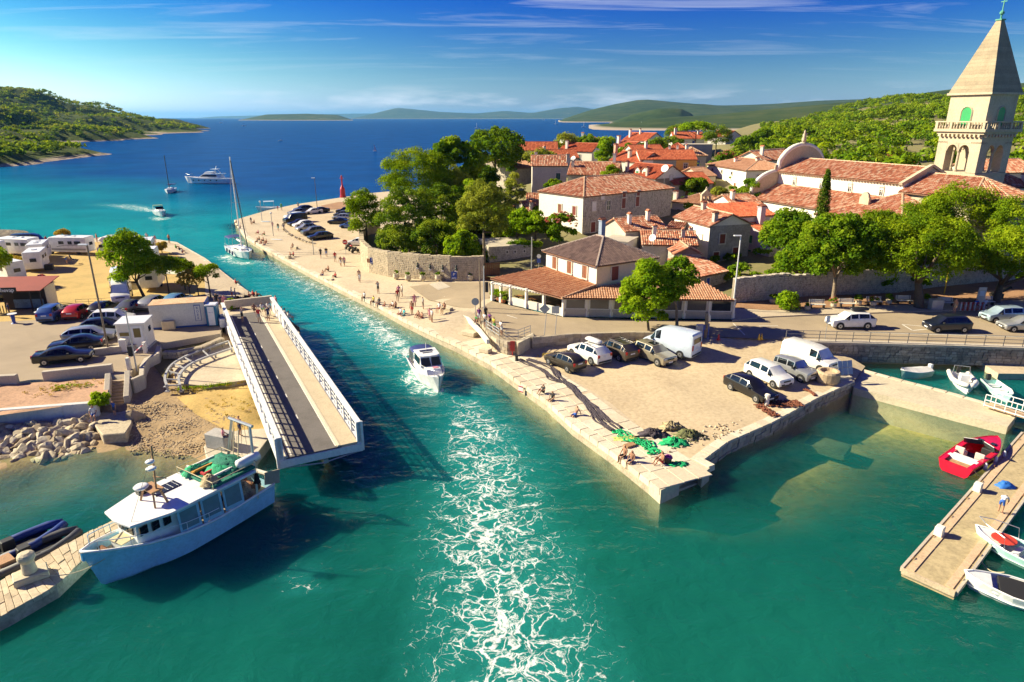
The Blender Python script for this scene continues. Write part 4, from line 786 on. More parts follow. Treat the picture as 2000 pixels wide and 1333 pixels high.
house('town_house','red roofed house behind the tall pale house',(1060,309),(1130,308),13.2,7,9,W_pale,'gable',1.8,'red',.25,tw=.35,chims=[(1,2,2.6,.6)])
house('town_house','red roofed house behind the row of coloured houses',(1240,300),(1300,299),14.6,7,9.5,W_white,'gable',1.8,'red',.25,tw=.35,chims=[(4,2,2.6,.6)])
house('town_house','tan roofed house beside the big white house',(1372,345),(1398,343),11.0,7,7,W_cream,'gable',1.6,'tan',.25,wins=[('f',1.3,1.8,.7,1.1,'brown')])
house('stone_store','flat topped stone store with three small vent holes beside the gate',(956,484),(1040,480),5.2,7,2.0,W_stone,'flat',0,stone=True,wins=[('f',2.6,2.3,.22,.3,'dark'),('f',3.8,2.3,.22,.3,'dark'),('f',5.2,2.3,.22,.3,'dark')])
house('red_roof_wing','bright red roofed wing behind the lilac house',(1418,425),(1516,421),8.8,6,5,W_white,'shed',1.2,'red',.2)
house('tiled_house','white house with tiled roof cut by the right edge',(1940,366),(2030,366),13,9,8,W_white,'hip',1.8,'old',.3,chims=[(5.6,1.4,1.6,.8)],wins=[('f',2,1.6,1,1.5,'brown')])
house('old_tiled_house','old tile roofed house behind the bell tower',(1925,338),(2030,336),14,9,9,W_cream,'gable',1.9,'old',.3)
house('blue_white_house','white house with balcony and blue blinds at the right edge',(1966,400),(2030,392),9.6,8,3.2,W_white,'flat',0,wins=[('f',1.6,3.6,1.1,1.5,'blue'),('f',1.6,.8,1.2,1.6,'glass'),('f',3.8,3.6,1.1,1.5,'glass')])
house('meadow_house','long low red roofed house in front of the pine wood',(1682,316),(1768,320),11,9,8,W_white,'hip',1.7,'red',.3,tw=.5)
house('old_house','white house with red roof just behind the church dome',(1494,314),(1560,308),13.2,8,8,W_white,'gable',2,'old',.3,tw=.4,chims=[(2,2,3,.7)])
dish('satellite_dish','white satellite dish on the dormer house roof corner',at(1299,331,13.6),.75,post=3)
dish('satellite_dish','white satellite dish above the patched red roof',at(1275,467,7.6),.5)
dish('satellite_dish','small dish on the roof of the red cottage',at(1120,311,13.8),.6,post=1.4)
dish('satellite_dish','small dish on the long white house',at(1098,277,16),.7,post=1.2)
# bell gable of the chapel
c0=at(1378,392,8.9);e=empty('bell_gable',(c0.x,c0.y,7.2),R(8));tag(e,'white stone bell gable with two open arches on the chapel','bell gable')
b_=MB()
for x in(-.75,0,.75):b_.box((x,0,1.6),(.3,.6,1.9))
b_.box((0,0,.35),(1.9,.7,.8));b_.box((0,0,2.65),(1.9,.7,.25));b_.build('masonry',W_ash,e);b_=MB();b_.add([(-.9,-.3,2.8),(.9,-.3,2.8),(0,-.3,3.7),(-.9,.3,2.8),(.9,.3,2.8),(0,.3,3.7)],[(0,1,2),(5,4,3),(0,2,5,3),(1,4,5,2)]);b_.lathe([(.16,0),(.2,.15),(.1,.35),(.02,.5)],(0,0,3.65),8);b_.build('pediment',W_ash,e)
for x in(-.37,.37):b_=MB();b_.lathe([(.05,.55),(.13,.45),(.17,.15),(.24,0)],(x,0,1.5),10);b_.build('bell',flat('bronze',(.2,.13,.05),.4,.8),e)
# ------------------------------------------------------------------ church: axis runs from the west front towards the viewer
CL,CR=at(1569,310,16.0),at(1818,328,16.0);cax=(CR-CL).normalized();CA=math.atan2(cax.y,cax.x);ZC=5.6;CHS=7/6;ZG_=2.7 # drawn on a 1:1.167 plan
ch=empty('church',(CL.x,CL.y,ZG_),CA);ch.scale=(CHS,)*3;tag(ch,'white basilica church with red tiled roofs and rounded west front','church')
V=Vector;z=lambda a:a-ZC
def chw(name,polyxy,z0,z1,m):b_=MB();b_.prism(polyxy,z(z0),z(z1));return b_.build(name,m,ch)
chw('nave_wall',[(0.02,-4.4),(21.6,-4.4),(21.6,4.4),(0.02,4.4)],4,15.2,W_white);chw('aisle_wall',[(.03,-8.9),(21,-8.9),(21,-4.41),(.03,-4.41)],4,11.3,W_white)
chw('north_aisle_wall',[(.03,4.41),(17.6,4.41),(17.6,9),(.03,9)],4,11.3,W_white)
gb=MB();gb.add([(21.6,-4.4,z(15.2)),(21.6,4.4,z(15.2)),(21.6,0,z(17.05)),(21.2,-4.4,z(15.2)),(21.2,4.4,z(15.2)),(21.2,0,z(17.05))],[(0,1,2),(5,4,3),(0,2,5,3),(1,4,5,2)]);gb.build('east_gable',W_ash,ch)
eg=MB();eg.bar((21.5,-4.9,z(15.15)),(21.5,0,z(17.3)),.5,.3);eg.bar((21.5,4.9,z(15.15)),(21.5,0,z(17.3)),.5,.3);eg.build('gable_coping',W_ash,ch)
roof_part(ch,[[V((.1,-4.8,z(15.15))),V((21.3,-4.8,z(15.15))),V((21.3,0,z(17))),V((.1,0,z(17)))],[V((21.3,4.8,z(15.15))),V((.1,4.8,z(15.15))),V((.1,0,z(17))),V((21.3,0,z(17)))]],'old',.27,ridges=[((.1,0,z(17)),(21.3,0,z(17)))],name='nave_roof')
roof_part(ch,[[V((.1,-9.3,z(11.25))),V((21.2,-9.3,z(11.25))),V((21.2,-4.42,z(13.3))),V((.1,-4.42,z(13.3)))]],'old',.27,name='aisle_roof')
roof_part(ch,[[V((17.6,9.3,z(11.25))),V((.1,9.3,z(11.25))),V((.1,4.42,z(13.3))),V((17.6,4.42,z(13.3)))]],'old',.27,name='aisle_roof')
for x in(3.4,8.6,13.6,18.6):
 o=window(ch,(0,-4.4,0),(1,0,0),(0,-1,0),x,z(13.45),.5,.95,'glass');a=MB();a.lathe([(.38,0),(.38,.1)],(x,-4.41,z(14.45)),12,Matrix.Rotation(R(90),3,'X'));a.build('arch_head',M_tsill,o)
# corbelled cornice under the nave eave
cb=MB()
for k in range(44):cb.box((.4+k*.48,-4.5,z(15.02)),(.22,.25,.22))
o=cb.build('cornice',W_ash,ch);o['kind']='stuff'
# choir with polygonal end
pc=[(21.7,-4.9),(31.0,-4.9),(33.2,-1.8),(33.2,1.6),(31.2,4.6),(21.7,4.6)]
chw('choir_wall',pc,3,14.3,W_ash)
r0,r1=V((21.7,-.1,z(16.3))),V((28.4,-.1,z(16.3)));q=[V((21.7,-5.4,z(14.2))),V((31.2,-5.4,z(14.2))),V((33.7,-2.0,z(14.2))),V((33.7,1.8,z(14.2))),V((31.4,5.1,z(14.2))),V((21.7,5.1,z(14.2)))]
roof_part(ch,[[q[0],q[1],r1,r0],[q[1],q[2],r1],[q[2],q[3],r1],[q[3],q[4],r1],[q[4],q[5],r0,r1]],'old',.27,ridges=[(r0,r1),(q[1],r1),(q[2],r1),(q[3],r1),(q[4],r1)],name='choir_roof')
# sacristy: low hipped roof on the near side
chw('sacristy_wall',[(16.5,-12.2),(28.5,-12.2),(28.5,-5),(16.5,-5)],3,11.2,W_white)
a=V((22.6,-5.6,z(14.1)));s0,s1,s2,s3=V((16.0,-12.7,z(11.1))),V((29,-12.7,z(11.1))),V((29,-5,z(11.6))),V((16,-6.5,z(11.9)))
roof_part(ch,[[s0,s1,a],[s1,s2,a],[s3,s0,a]],'old',.27,ridges=[(s1,a),(s0,a)],name='sacristy_roof')
sg=MB();sg.prism([(19.6,-9.2),(21.0,-9.2),(21.0,-8.8),(19.6,-8.8)],z(12.6),z(13.6));sg.lathe([(.55,0),(.55,.3)],(20.3,-8.85,z(13.7)),12,Matrix.Rotation(R(90),3,'X'));sg.build('small_bell_gable',W_ash,ch)
# west front: trefoil outline with real thickness
fr=MB();pts=[]
for k in range(17):an=PI*k/16;pts.append((4.4*math.cos(an),15.3-ZC+3.6*math.sin(an)))
n=len(pts);vs=[(-.7,y,zz)for y,zz in pts]+[(.0,y,zz)for y,zz in pts];fr.add(vs,[tuple(range(n)),tuple(range(n,2*n))[::-1]]+[(i,n+i,n+(i+1)%n,(i+1)%n)for i in range(n)])
for s in(-1,1):
 pq=[(4.4*s,0)]+[(9.1*s,0),(9.1*s,11.4-ZC)]+[((4.4+4.7*math.cos(an))*s,11.6-ZC+3.5*math.sin(an))for an in[PI/2*k/8 for k in range(9)]];m_=len(pq)
 fr.add([(-.7,y,zz)for y,zz in pq]+[(0,y,zz)for y,zz in pq],[tuple(range(m_)),tuple(range(m_,2*m_))[::-1]]+[(i,m_+i,m_+(i+1)%m_,(i+1)%m_)for i in range(m_)])
fr.prism([(-.7,-4.4),(0,-4.4),(0,4.4),(-.7,4.4)],-1,15.32-ZC);fr.build('west_front',W_ash,ch)
cp=MB();cp.tube([(-.35,4.45*math.cos(PI*k/16),15.3-ZC+3.7*math.sin(PI*k/16))for k in range(17)],.42,6)
for s in(-1,1):cp.tube([(-.35,(4.4+4.75*math.cos(PI/2*k/8))*s,11.6-ZC+3.6*math.sin(PI/2*k/8))for k in range(9)],.36,6)
cp.build('front_coping',W_white,ch,smooth=True)
for y,zz,k in((0,18.9,1.0),(-4.9,15.1,.55),(-9.1,11.4,.6),(4.9,15.1,.55)):
 st=MB();st.box((-.35,y,zz-ZC+.25*k),(.7*k,.7*k,.5*k));st.lathe([(.28*k,.5*k),(.36*k,.9*k),(.24*k,1.3*k),(.30*k,1.6*k),(.14*k,1.85*k),(.17*k,2.05*k),(.05,2.3*k)],(-.35,y,zz-ZC),8)
 if k==1:st.tube([(-.35,.1,18.9-ZC+1.6),(-.35,.55,18.9-ZC+1.75)],.07,5)
 st.build('statue' if k==1 else 'finial',W_ash,ch,smooth=True)
# ------------------------------------------------------------------ bell tower
S=5.7;to=V((CL.x,CL.y,0))+V((cax.x,cax.y,0))*21.3*CHS+V((-cax.y,cax.x,0))*7.2*CHS
tw_=empty('bell_tower',(to.x,to.y,ZG_),CA);tw_.scale=(CHS,)*3;tag(tw_,'tall square stone bell tower with pyramid spire and green arched shutters','bell tower')
def twp(name,m=W_ash):return name
h=S/2;b_=MB()
# lower shaft, piers between the twin openings, built as solid pieces round real openings
ZB0,ZB1,ZC1=z(16.4),z(20.0),z(21.0)
b_.prism([(-h,-h),(h,-h),(h,h),(-h,h)],-1,ZB0);b_.prism([(-h,-h),(h,-h),(h,h),(-h,h)],ZB1-.1,ZC1)
for sx in(-1,1):
 for sy in(-1,1):b_.box((sx*(h-.65),sy*(h-.65),(ZB0+ZB1)/2),(1.3,1.3,ZB1-ZB0+.2))
b_.build('shaft',W_ash,tw_)
cbk=MB();cbk.box((0,0,(ZB0+ZB1)/2),(.5,.5,ZB1-ZB0));cbk.build('bell_frame',PAINT['brown'],tw_)
bl=MB();bl.lathe([(.1,1.2),(.35,1.1),(.5,.5),(.75,0)],(.9,-.9,ZB0+1.2),12);bl.build('bell',flat('bronze',(.2,.13,.05),.4,.8),tw_,smooth=True)
for i in range(4):
 Mr=Matrix.Rotation(i*PI/2,3,'Z');col=MB();c=Mr@V((0,-h+.3,0));col.lathe([(.24,ZB0),(.24,ZB0+.2),(.16,ZB0+.3),(.15,ZB1-1.3),(.26,ZB1-1.05)],(c.x,c.y,0),10);col.build('column',W_ash,tw_)
 for s in(-1,1): # arch head: plate with a half-round cut, per opening
  r_=.78;cx_=s*.8;pts=[(cx_-r_,ZB1-1.05)]+[(cx_-r_*math.cos(PI*k/10)*.86,ZB1-1.05+r_*math.sin(PI*k/10))for k in range(11)]+[(cx_+r_,ZB1-1.05),(cx_+r_,ZB1),(cx_-r_,ZB1)]
  ar=MB();n=len(pts);fv=[Mr@V((a,-h+.02,q_))for a,q_ in pts]+[Mr@V((a,-h+.5,q_))for a,q_ in pts]
  left=[0,1,2,3,4,5,6];up=11+1
  fs=[];arc=list(range(1,12));tl,trr=n-1,n-2
  for off in(0,n):
   for k in range(5):fs.append((arc[k]+off,arc[k+1]+off,tl+off))
   fs.append((arc[5]+off,trr+off,tl+off))
   for k in range(5,10):fs.append((arc[k]+off,arc[k+1]+off,trr+off))
   fs+=[(0+off,1+off,tl+off),(12+off,trr+off,11+off)]
  for k in range(10):fs.append((arc[k],arc[k]+n,arc[k+1]+n,arc[k+1]))
  ar.add(fv,fs);ar.build('arch',W_ash,tw_)
# cornice with corbels, then the balustrade piece by piece
cn=MB();cn.box((0,0,z(21.15)),(S+.5,S+.5,.3));cn.box((0,0,z(21.42)),(S+1.1,S+1.1,.24));cn.box((0,0,z(16.2)),(S+.18,S+.18,.22));cn.build('cornice',W_ash,tw_)
hb=h+.42;zb0,zb1=z(21.54),z(22.5)
for i in range(4):
 Mr=Matrix.Rotation(i*PI/2,3,'Z');hr=MB();hr.box(Mr@V((0,-hb,zb1)),(2*hb+.25,.3,.16),i*PI/2);hr.box(Mr@V((0,-hb,zb0+.05)),(2*hb+.25,.28,.1),i*PI/2);hr.build('handrail',W_ash,tw_)
 for k in range(17):
  x=-hb+(k+.5)*2*hb/17;p=Mr@V((x,-hb,0));bb=MB()
  if k in(0,5,11,16):bb.box((p.x,p.y,(zb0+zb1)/2),(.3,.3,zb1-zb0-.1),i*PI/2)
  else:bb.lathe([(.07,zb0+.08),(.12,zb0+.3),(.05,zb0+.6),(.09,zb1-.1)],(p.x,p.y,0),6)
  bb.build('baluster',W_ash,tw_)
 for k in range(10):
  p=Mr@V((-h+.3+k*(S-.6)/9,-h-.18,z(20.86)));q=MB();q.box(p,(.26,.4,.34),i*PI/2);q.build('corbel',W_ash,tw_)
u=h-.3;zU0,zU1=z(21.5),z(25.7);up=MB();up.prism([(-u,-u),(u,-u),(u,u),(-u,u)],zU0,zU1);up.build('upper_stage',W_ash,tw_)
e2_=MB();e2_.box((0,0,zU1+.1),(2*u+.7,2*u+.7,.26));e2_.build('cornice',W_ash,tw_)
sp=MB();zT=z(34.2);k0=u+.22;sp.add([(-k0,-k0,zU1+.23),(k0,-k0,zU1+.23),(k0,k0,zU1+.23),(-k0,k0,zU1+.23),(-.28,-.28,zT),(.28,-.28,zT),(.28,.28,zT),(-.28,.28,zT)],[(0,1,5,4),(1,2,6,5),(2,3,7,6),(3,0,4,7),(4,5,6,7)]);spire=sp.build('spire',mat('spire_stone',(.35,.28,.185),.85,.12,.6,5,.2,stain=.3),tw_)
for r_ in range(19): # ashlar courses standing slightly proud
 f0=r_/19;f1=(r_+.93)/19;a0=k0+(.28-k0)*f0+.02;a1=k0+(.28-k0)*f1+.02;z0_,z1_=zU1+.23+(zT-zU1-.23)*f0,zU1+.23+(zT-zU1-.23)*f1
 c_=MB();c_.add([(-a0,-a0,z0_),(a0,-a0,z0_),(a0,a0,z0_),(-a0,a0,z0_),(-a1,-a1,z1_),(a1,-a1,z1_),(a1,a1,z1_),(-a1,a1,z1_)],[(0,1,5,4),(1,2,6,5),(2,3,7,6),(3,0,4,7),(4,5,6,7),(3,2,1,0)]);c_.build('stone_course',rnd.choice([mat('spire_stone',(.6,.53,.41)),mat('spire_stone_b',(.38,.305,.205),.85,.12,.6,5,.2,stain=.3),mat('spire_stone_c',(.325,.26,.175),.85,.12,.6,5,.2,stain=.3)]),spire)
fi=MB();fi.box((0,0,zT+.08),(.8,.8,.16));fi.lathe([(.1,zT+.15),(.1,zT+.6),(.26,zT+.75),(.26,zT+.95),(.1,zT+1.1),(.05,zT+1.2)],n=8);fi.build('finial',mat('verdigris',(.10,.34,.25),.7,.15),tw_)
cr_=MB();cr_.box((0,0,zT+1.85),(.09,.09,1.4));cr_.box((0,0,zT+2.1),(.75,.09,.09));cr_.box((0,0,zT+2.35),(.4,.09,.07));cr_.build('cross',mat('verdigris',(.10,.34,.25),.7),tw_)
for i in range(4): # arched green shutters of the upper stage
 Mr=Matrix.Rotation(i*PI/2,3,'Z');g=MB();zs=zU0+.4;ww=.62;pts=[(-ww,zs),(ww,zs),(ww,zs+1.7)]+[(ww*math.cos(PI*k/8),zs+1.7+ww*math.sin(PI*k/8))for k in range(1,9)];n=len(pts)
 g.add([Mr@V((a,-u-.05,q_))for a,q_ in pts]+[Mr@V((a,-u+.1,q_))for a,q_ in pts],[tuple(range(n))]+[(k,n+k,n+(k+1)%n,(k+1)%n)for k in range(n)]);wd=MB()
 sg=MB();sg.tube([Mr@V((a,-u-.03,q_))for a,q_ in[(-ww-.08,zs)]+[(-(ww+.08)*math.cos(PI*k/8),zs+1.7+(ww+.08)*math.sin(PI*k/8))for k in range(9)]+[(ww+.08,zs)]],.11,4);o=sg.build('window',W_ash,tw_);g.build('shutter',flat('bright_green_shutter',(.015,.32,.09),.5),o)
# ------------------------------------------------------------------ walls of the town side
def wall_path(name,label,pts,z0,z1,th,core,stonem,sw=.45,sh=.26,depth=.06,cat='wall',outward=1,top=None,single=False,jag=0.0):
 """masonry wall along a path: core body, stones on the seen face, uneven top course"""
 e=empty(name,(0,0,0));tag(e,label,cat);b_=MB();P=[Vector(p[:2])for p in pts];n=len(P);A=z0 if isinstance(z0,list)else[z0]*n;B=z1 if isinstance(z1,list)else[z1]*n
 nr=[]
 for i in range(n):
  d=(P[min(i+1,n-1)]-P[max(i-1,0)]).normalized();nr.append(Vector((d.y,-d.x))*outward)
 for i in range(n-1):
  a,c=P[i],P[i+1];a2,c2=a-nr[i]*th,c-nr[i+1]*th
  b_.add([(a.x,a.y,A[i]),(c.x,c.y,A[i+1]),(c2.x,c2.y,A[i+1]),(a2.x,a2.y,A[i]),(a.x,a.y,B[i]),(c.x,c.y,B[i+1]),(c2.x,c2.y,B[i+1]),(a2.x,a2.y,B[i])],[(0,1,5,4),(2,3,7,6),(4,5,6,7),(0,4,7,3),(1,2,6,5)])
 b_.build('masonry',core,e);js=MB()
 for i in range(n-1):
  if single:stone_face(e,[P[i],P[i+1]],(A[i]+A[i+1])/2,(B[i]+B[i+1])/2,sw,sh,depth,stonem,outward=outward)
  else:stone_face(None,[P[i],P[i+1]],(A[i]+A[i+1])/2,(B[i]+B[i+1])/2,sw,sh,depth,None,joined=js,outward=outward)
 if jag:
  for a,c in[q for i in range(n-1)for q in along([P[i],P[i+1]],.55)]:
   d=(c-a);i0=min(range(n),key=lambda k:(P[k]-a).length);js.box(((a+c)/2-nr[i0]*th/2).to_3d()+Vector((0,0,B[i0]+.05)),(d.length*.95,th+.06,rnd.uniform(.12,.12+jag)),math.atan2(d.y,d.x))
 if js.v:o=js.build('wall_stones',stonem[0]if isinstance(stonem,list)else stonem,e);o['kind']='stuff'
 return e
M_rws=mat('warm_rubble',(.52,.43,.30),.9,.28,1.7,7,.5);M_rwc=mat('rubble_core',(.46,.38,.27),.95,.2,1.0,6,.5,stain=.3)  # warm tan stones of the round wall, and their core
rwp=[at(738,466,1.6),at(716,476,1.3)]+RW;wall_path('round_wall','curved rubble stone wall holding up the tree grove',rwp,[.9]*len(rwp),[4.7,4.7,4.75,4.75,4.8,4.8,4.9,5.0,5.1],.6,M_rwc,M_rws,jag=.25)
gp=xy([(1432,592),(1500,586),(1560,580),(1650,576),(1750,572),(1830,561),(1920,552),(2060,540)],2.45)
gw=wall_path('garden_wall','long weathered stone garden wall behind the benches',gp,2.2,[5.2,5.3,5.0,5.2,5.1,5.2,5.0,5.0],.5,W_stone,M_rws if False else W_stl,.5,.28,.05,jag=.2)
for px,py,w_,h_,st in((1452,588,.9,1.5,'blue'),(1553,580,.9,2.0,'brown')):
 p=at(px,py,2.45);d=gp[1]-gp[0]if px<1500 else gp[2]-gp[1];d.z=0;d.normalize();window(gw,p-Vector((0,0,0))+Vector((d.y,-d.x,0))*.06,d,Vector((d.y,-d.x,0)),0,.1 if st=='brown' else.4,w_,h_,st)
wp=xy([(1039,661),(1120,654),(1240,650),(1310,652)],2.3);wall_path('road_wall','low ashlar wall between the road and the dirt lot',wp,[.9,1.1,1.3,1.7],[2.38,2.38,2.36,2.33],.35,M_mort,M_st,.75,.36,.07,single=True)
ba=[at(a,b_2,2.3)for a,b_2 in[(940,628),(948,642),(957,655),(972,664),(992,669),(1014,668),(1031,661),(1040,656)]];bs=wall_path('bastion','rounded stone bastion at the end of the road above the quay',ba,.8,2.36,.4,M_mort,M_st,.5,.3,.10,single=True)
# stepped kerb beside the bastion: stair coping going down to the lot
kr=MB();kr.prism([p[:2]for p in xy([(1040,652),(1043,657),(1012,672),(1008,668)],2.3)],.9,[2.4,2.4,2.36,2.36]);kr.build('coping_cap',M_stone,bs)
lk=empty('ramp_wall',(0,0,0));tag(lk,'low pale wall along the edge of the sloping plaza','wall');lp=[at(888,606,1.5),at(915,625,1.8),at(938,648,2.0),at(953,668,2.1)]
for i in range(3):
 b_=MB();b_.bar(lp[i],lp[i+1],.3,.45);b_.build('block',W_white,lk)
rt=[at(1536,668,2.3),at(1700,672,2.3),at(1850,676,2.3),at(2000,681,2.3),at(2140,686,2.3)]
wall_path('retaining_wall','dark rough stone retaining wall under the road railing',rt,.45,[2.28,2.3,2.3,2.3,2.3],.4,mat('dark_core',(.2,.18,.15),.95),[mat('dark_wall_stone_%d'%k,c,.9,.2,1.2,7,.5)for k,c in enumerate([(.30,.265,.215),(.24,.21,.175),(.37,.33,.27)])],.52,.26,.12,single=True)
sb2=MB();rr=[Vector(p[:2])for p in rt]
for a,c in zip(rr[:-1],rr[1:]):d=(c-a).normalized();nn=Vector((-d.y,d.x));sb2.prism([a-nn*.15,c-nn*.15,c+nn*.75,a+nn*.75],2.2,2.4)
tag(sb2.build('kerb',M_conc),kind='structure')
def railing(name,label,pts,h=1.0,rails=(.25,.6,1.0),step=1.5,m=None,r=.028,group=None):
 m=m or M_metal;e=empty(name,(0,0,0));tag(e,label,'railing',group);P=[Vector(p)for p in pts]
 for a,c in zip(P[:-1],P[1:]):
  n=max(1,round((c-a).length/step))
  for k in range(n+(1 if c is P[-1]else 0)):
   p=a.lerp(c,k/n);b_=MB();b_.tube([p,p+Vector((0,0,h))],r*1.2,6);b_.build('post',m,e)
 for z_ in rails:
  b_=MB();b_.tube([p+Vector((0,0,z_))for p in P],r,6);b_.build('rail',m,e)
 return e
M_steel=flat('weathered_steel',(.30,.29,.27),.45,.6)
railing('railing','long grey steel railing on top of the dark retaining wall',[p+Vector((0,.25,.1))for p in rt],1.0,(.3,.65,1.0),1.62,M_steel)
railing('railing','short grey railing on the bastion where people lean',[at(945,632,2.32),at(950,645,2.32),at(975,662,2.32)],1.0,(.35,.7,1.0),1.0);railing('railing','short grey railing above the red lifebuoy stand',[at(988,664,2.32),at(1012,663,2.32),at(1036,654,2.32)],.95,(.35,.65,.95),1.1)
# grove gate
g0=at(948,548,2.0);gt=empty('timber_gate',g0,R(6));tag(gt,'brown plank gate between round wall and stone store','gate')
for k in range(8):b_=MB();b_.box((.05+k*.26,0,1.2),(.245,.06,2.4));b_.build('plank',mat('gate_wood',(.14,.06,.03),.8,.2,3),gt)
# ------------------------------------------------------------------ swing bridge
b0,b1=at(486,611,2.3),at(628,880,2.3);bd=(b1-b0);BL=bd.length;BA=math.atan2(bd.y,bd.x);BW=5.1
br=empty('swing_bridge',(b0.x,b0.y,0),BA);tag(br,'white steel swing bridge with lattice sides opened along the bank','bridge')
M_bw=mat('white_bridge_paint',(.74,.74,.73),.5,.08,.6,6,.05,world=False,stain=.15);M_asph=mat('bridge_asphalt',(.15,.135,.125),.9,.18,.7,18,.2,world=False);M_walk=mat('bridge_walkway',(.50,.41,.28),.9,.12,.8,9,.2,world=False)
hw=BW/2 # local: x along the deck from the bank, +y = the channel side
dk=MB();dk.box((BL/2,-.45,2.23),(BL,BW-1.55,.14));dk.build('deck',M_asph,br)
wk=MB();wk.box((BL/2,hw-.75,2.27),(BL,1.2,.2));wk.build('walkway',M_walk,br);kb=MB();kb.box((BL/2,hw-1.42,2.29),(BL,.16,.22));kb.box((BL/2,-hw+.30,2.27),(BL,.22,.2));kb.build('kerb',mat('pale_kerb',(.62,.55,.42),.85,.1),br)
for s in(-1,1):
 gd=MB();gd.box((BL/2,s*(hw+.02),1.95),(BL,.28,.7));gd.build('girder',M_bw,br)
 tr_=MB();tr_.box((BL/2,s*(hw+.02),3.72),(BL,.34,.14));tr_.build('top_rail',M_bw,br)
 nP=18
 for k in range(nP+1):
  x=min(BL-.06,max(.06,k*BL/nP));p=MB();p.box((x,s*(hw+.02),3.0),(.14,.2,1.42));p.build('post',M_bw,br)
  if k<nP:
   x0,x1=k*BL/nP,(k+1)*BL/nP
   if k<5:
    q=MB();q.bar((x0,s*(hw+.02),2.32),(x1,s*(hw+.02),3.66),.09,.09);q.build('brace',M_bw,br)
   else:
    for zz in(2.68,3.02,3.36):
     q=MB();q.box(((x0+x1)/2,s*(hw+.02),zz),(x1-x0-.15,.05,.06));q.build('bar',M_bw,br)
    q=MB();q.box(((x0+x1)/2,s*(hw+.02),3.0),(.06,.06,1.34));q.build('bar',M_bw,br)
   if k<4:
    q=MB();q.box(((x0+x1)/2,s*(hw+.02),2.75),(x1-x0-.1,.07,.9));q.build('side_plate',M_bw,br)
 ep=MB();ep.box((BL-.1,s*(hw+.05),2.7),(.22,.46,2.1));ep.build('end_post',M_bw,br)
eb=MB();eb.box((BL-.05,0,1.95),(.3,BW+.2,.5));eb.build('end_beam',M_bw,br)
ub=MB()
for k in range(10):ub.box((2+k*(BL-4)/9,0,1.9),(.2,BW,.4))
ub.build('cross_beams',M_bw,br)['kind']='stuff'
tl=MB();tl.tube([(BL-.2,-hw,1.55),(BL+.15,0,1.45),(BL-.2,hw,1.55)],.05,5);tl.box((BL,.2,1.5),(.3,.3,.3));tl.build('latch_bar',M_metal,br)
for k in range(7):
 q=MB();q.box((4.2+k*4.4,-.45,2.304),(.75,.1,.008));q.build('lane_dash',M_line,br)
q=MB();q.box((BL/2,-hw+.66,2.304),(BL-.4,.1,.008));q.build('edge_line',M_line,br);q=MB();q.box((BL/2,hw-1.58,2.304),(BL-.4,.1,.008));q.build('edge_line',M_line,br)
# counterweight blocks on the bank side
for k in range(4):q=MB();q.box((.8+k*.75,-hw-.45,2.15+.22*(k%2)),(.65,.62,.95));q.build('counterweight',M_bw,br,bevel=.03)
pv=MB();pv.lathe([(1.4,0),(1.4,.9),(1.0,1.1),(1.0,1.7)],(7,0,.1),16);pv.build('pivot',M_concg,br)
# landing behind the bridge heel: parapet where people gather
lpw=MB();l0,l1=at(440,603,2.2),at(532,592,2.2);lpw.bar(l0+Vector((0,0,.45)),l1+Vector((0,0,.45)),.4,.9);tag(lpw.build('parapet',M_conc),'concrete parapet behind the heel of the swing bridge','parapet')
hp=MB();hq=xy([(437,618),(535,604),(548,612),(585,650),(575,668),(470,640),(440,640)],2.1);hp.prism([p[:2]for p in hq],-1.5,2.12);tag(hp.build('bridge_landing',M_conc),kind='structure')
abw=wall_path('abutment_wall','dark masonry abutment beside the bridge heel',xy([(318,690),(345,690),(395,680),(437,662)],1.9),1.0,2.02,.5,M_mort,M_st,.5,.3,.1)
# curved running rail on posts
arc_o=[(326,753),(322,738),(331,718),(350,703),(385,687),(446,667)];arc_i=[(352,753),(349,740),(355,727),(370,713),(400,699),(452,681)]
rl=empty('turning_rail',(0,0,0));tag(rl,'curved double steel rail on posts beside the opened bridge','rail')
po,pi_=[at(a,c,1.75)for a,c in arc_o],[at(a,c,1.75)for a,c in arc_i]
def dense(P,n=24):
 o=[]
 for k in range(n+1):
  f=k/n*(len(P)-1);i=min(int(f),len(P)-2);u=f-i;p0,p1,p2,p3=P[max(i-1,0)],P[i],P[i+1],P[min(i+2,len(P)-1)]
  o.append(.5*((2*p1)+(p2-p0)*u+(2*p0-5*p1+4*p2-p3)*u*u+(3*p1-p0-3*p2+p3)*u**3))
 return o
M_rail=mat('rail_steel',(.42,.42,.42),.5,.15,1.5,8,.1)
for P in(po,pi_):
 D_=dense(P);b_=MB()
 for a,c in zip(D_[:-1],D_[1:]):b_.bar(a,c+(c-a)*.04,.18,.16)
 b_.build('rail',M_rail,rl)
 for p in D_[::3]:b_=MB();b_.box(p-Vector((0,0,.3)),(.14,.14,.5));b_.box(p-Vector((0,0,.52)),(.36,.36,.1));b_.build('support',M_rail,rl)
for a,c in list(zip(dense(po),dense(pi_)))[::4]:b_=MB();b_.bar(a,c,.1,.1);b_.build('tie',M_rail,rl)
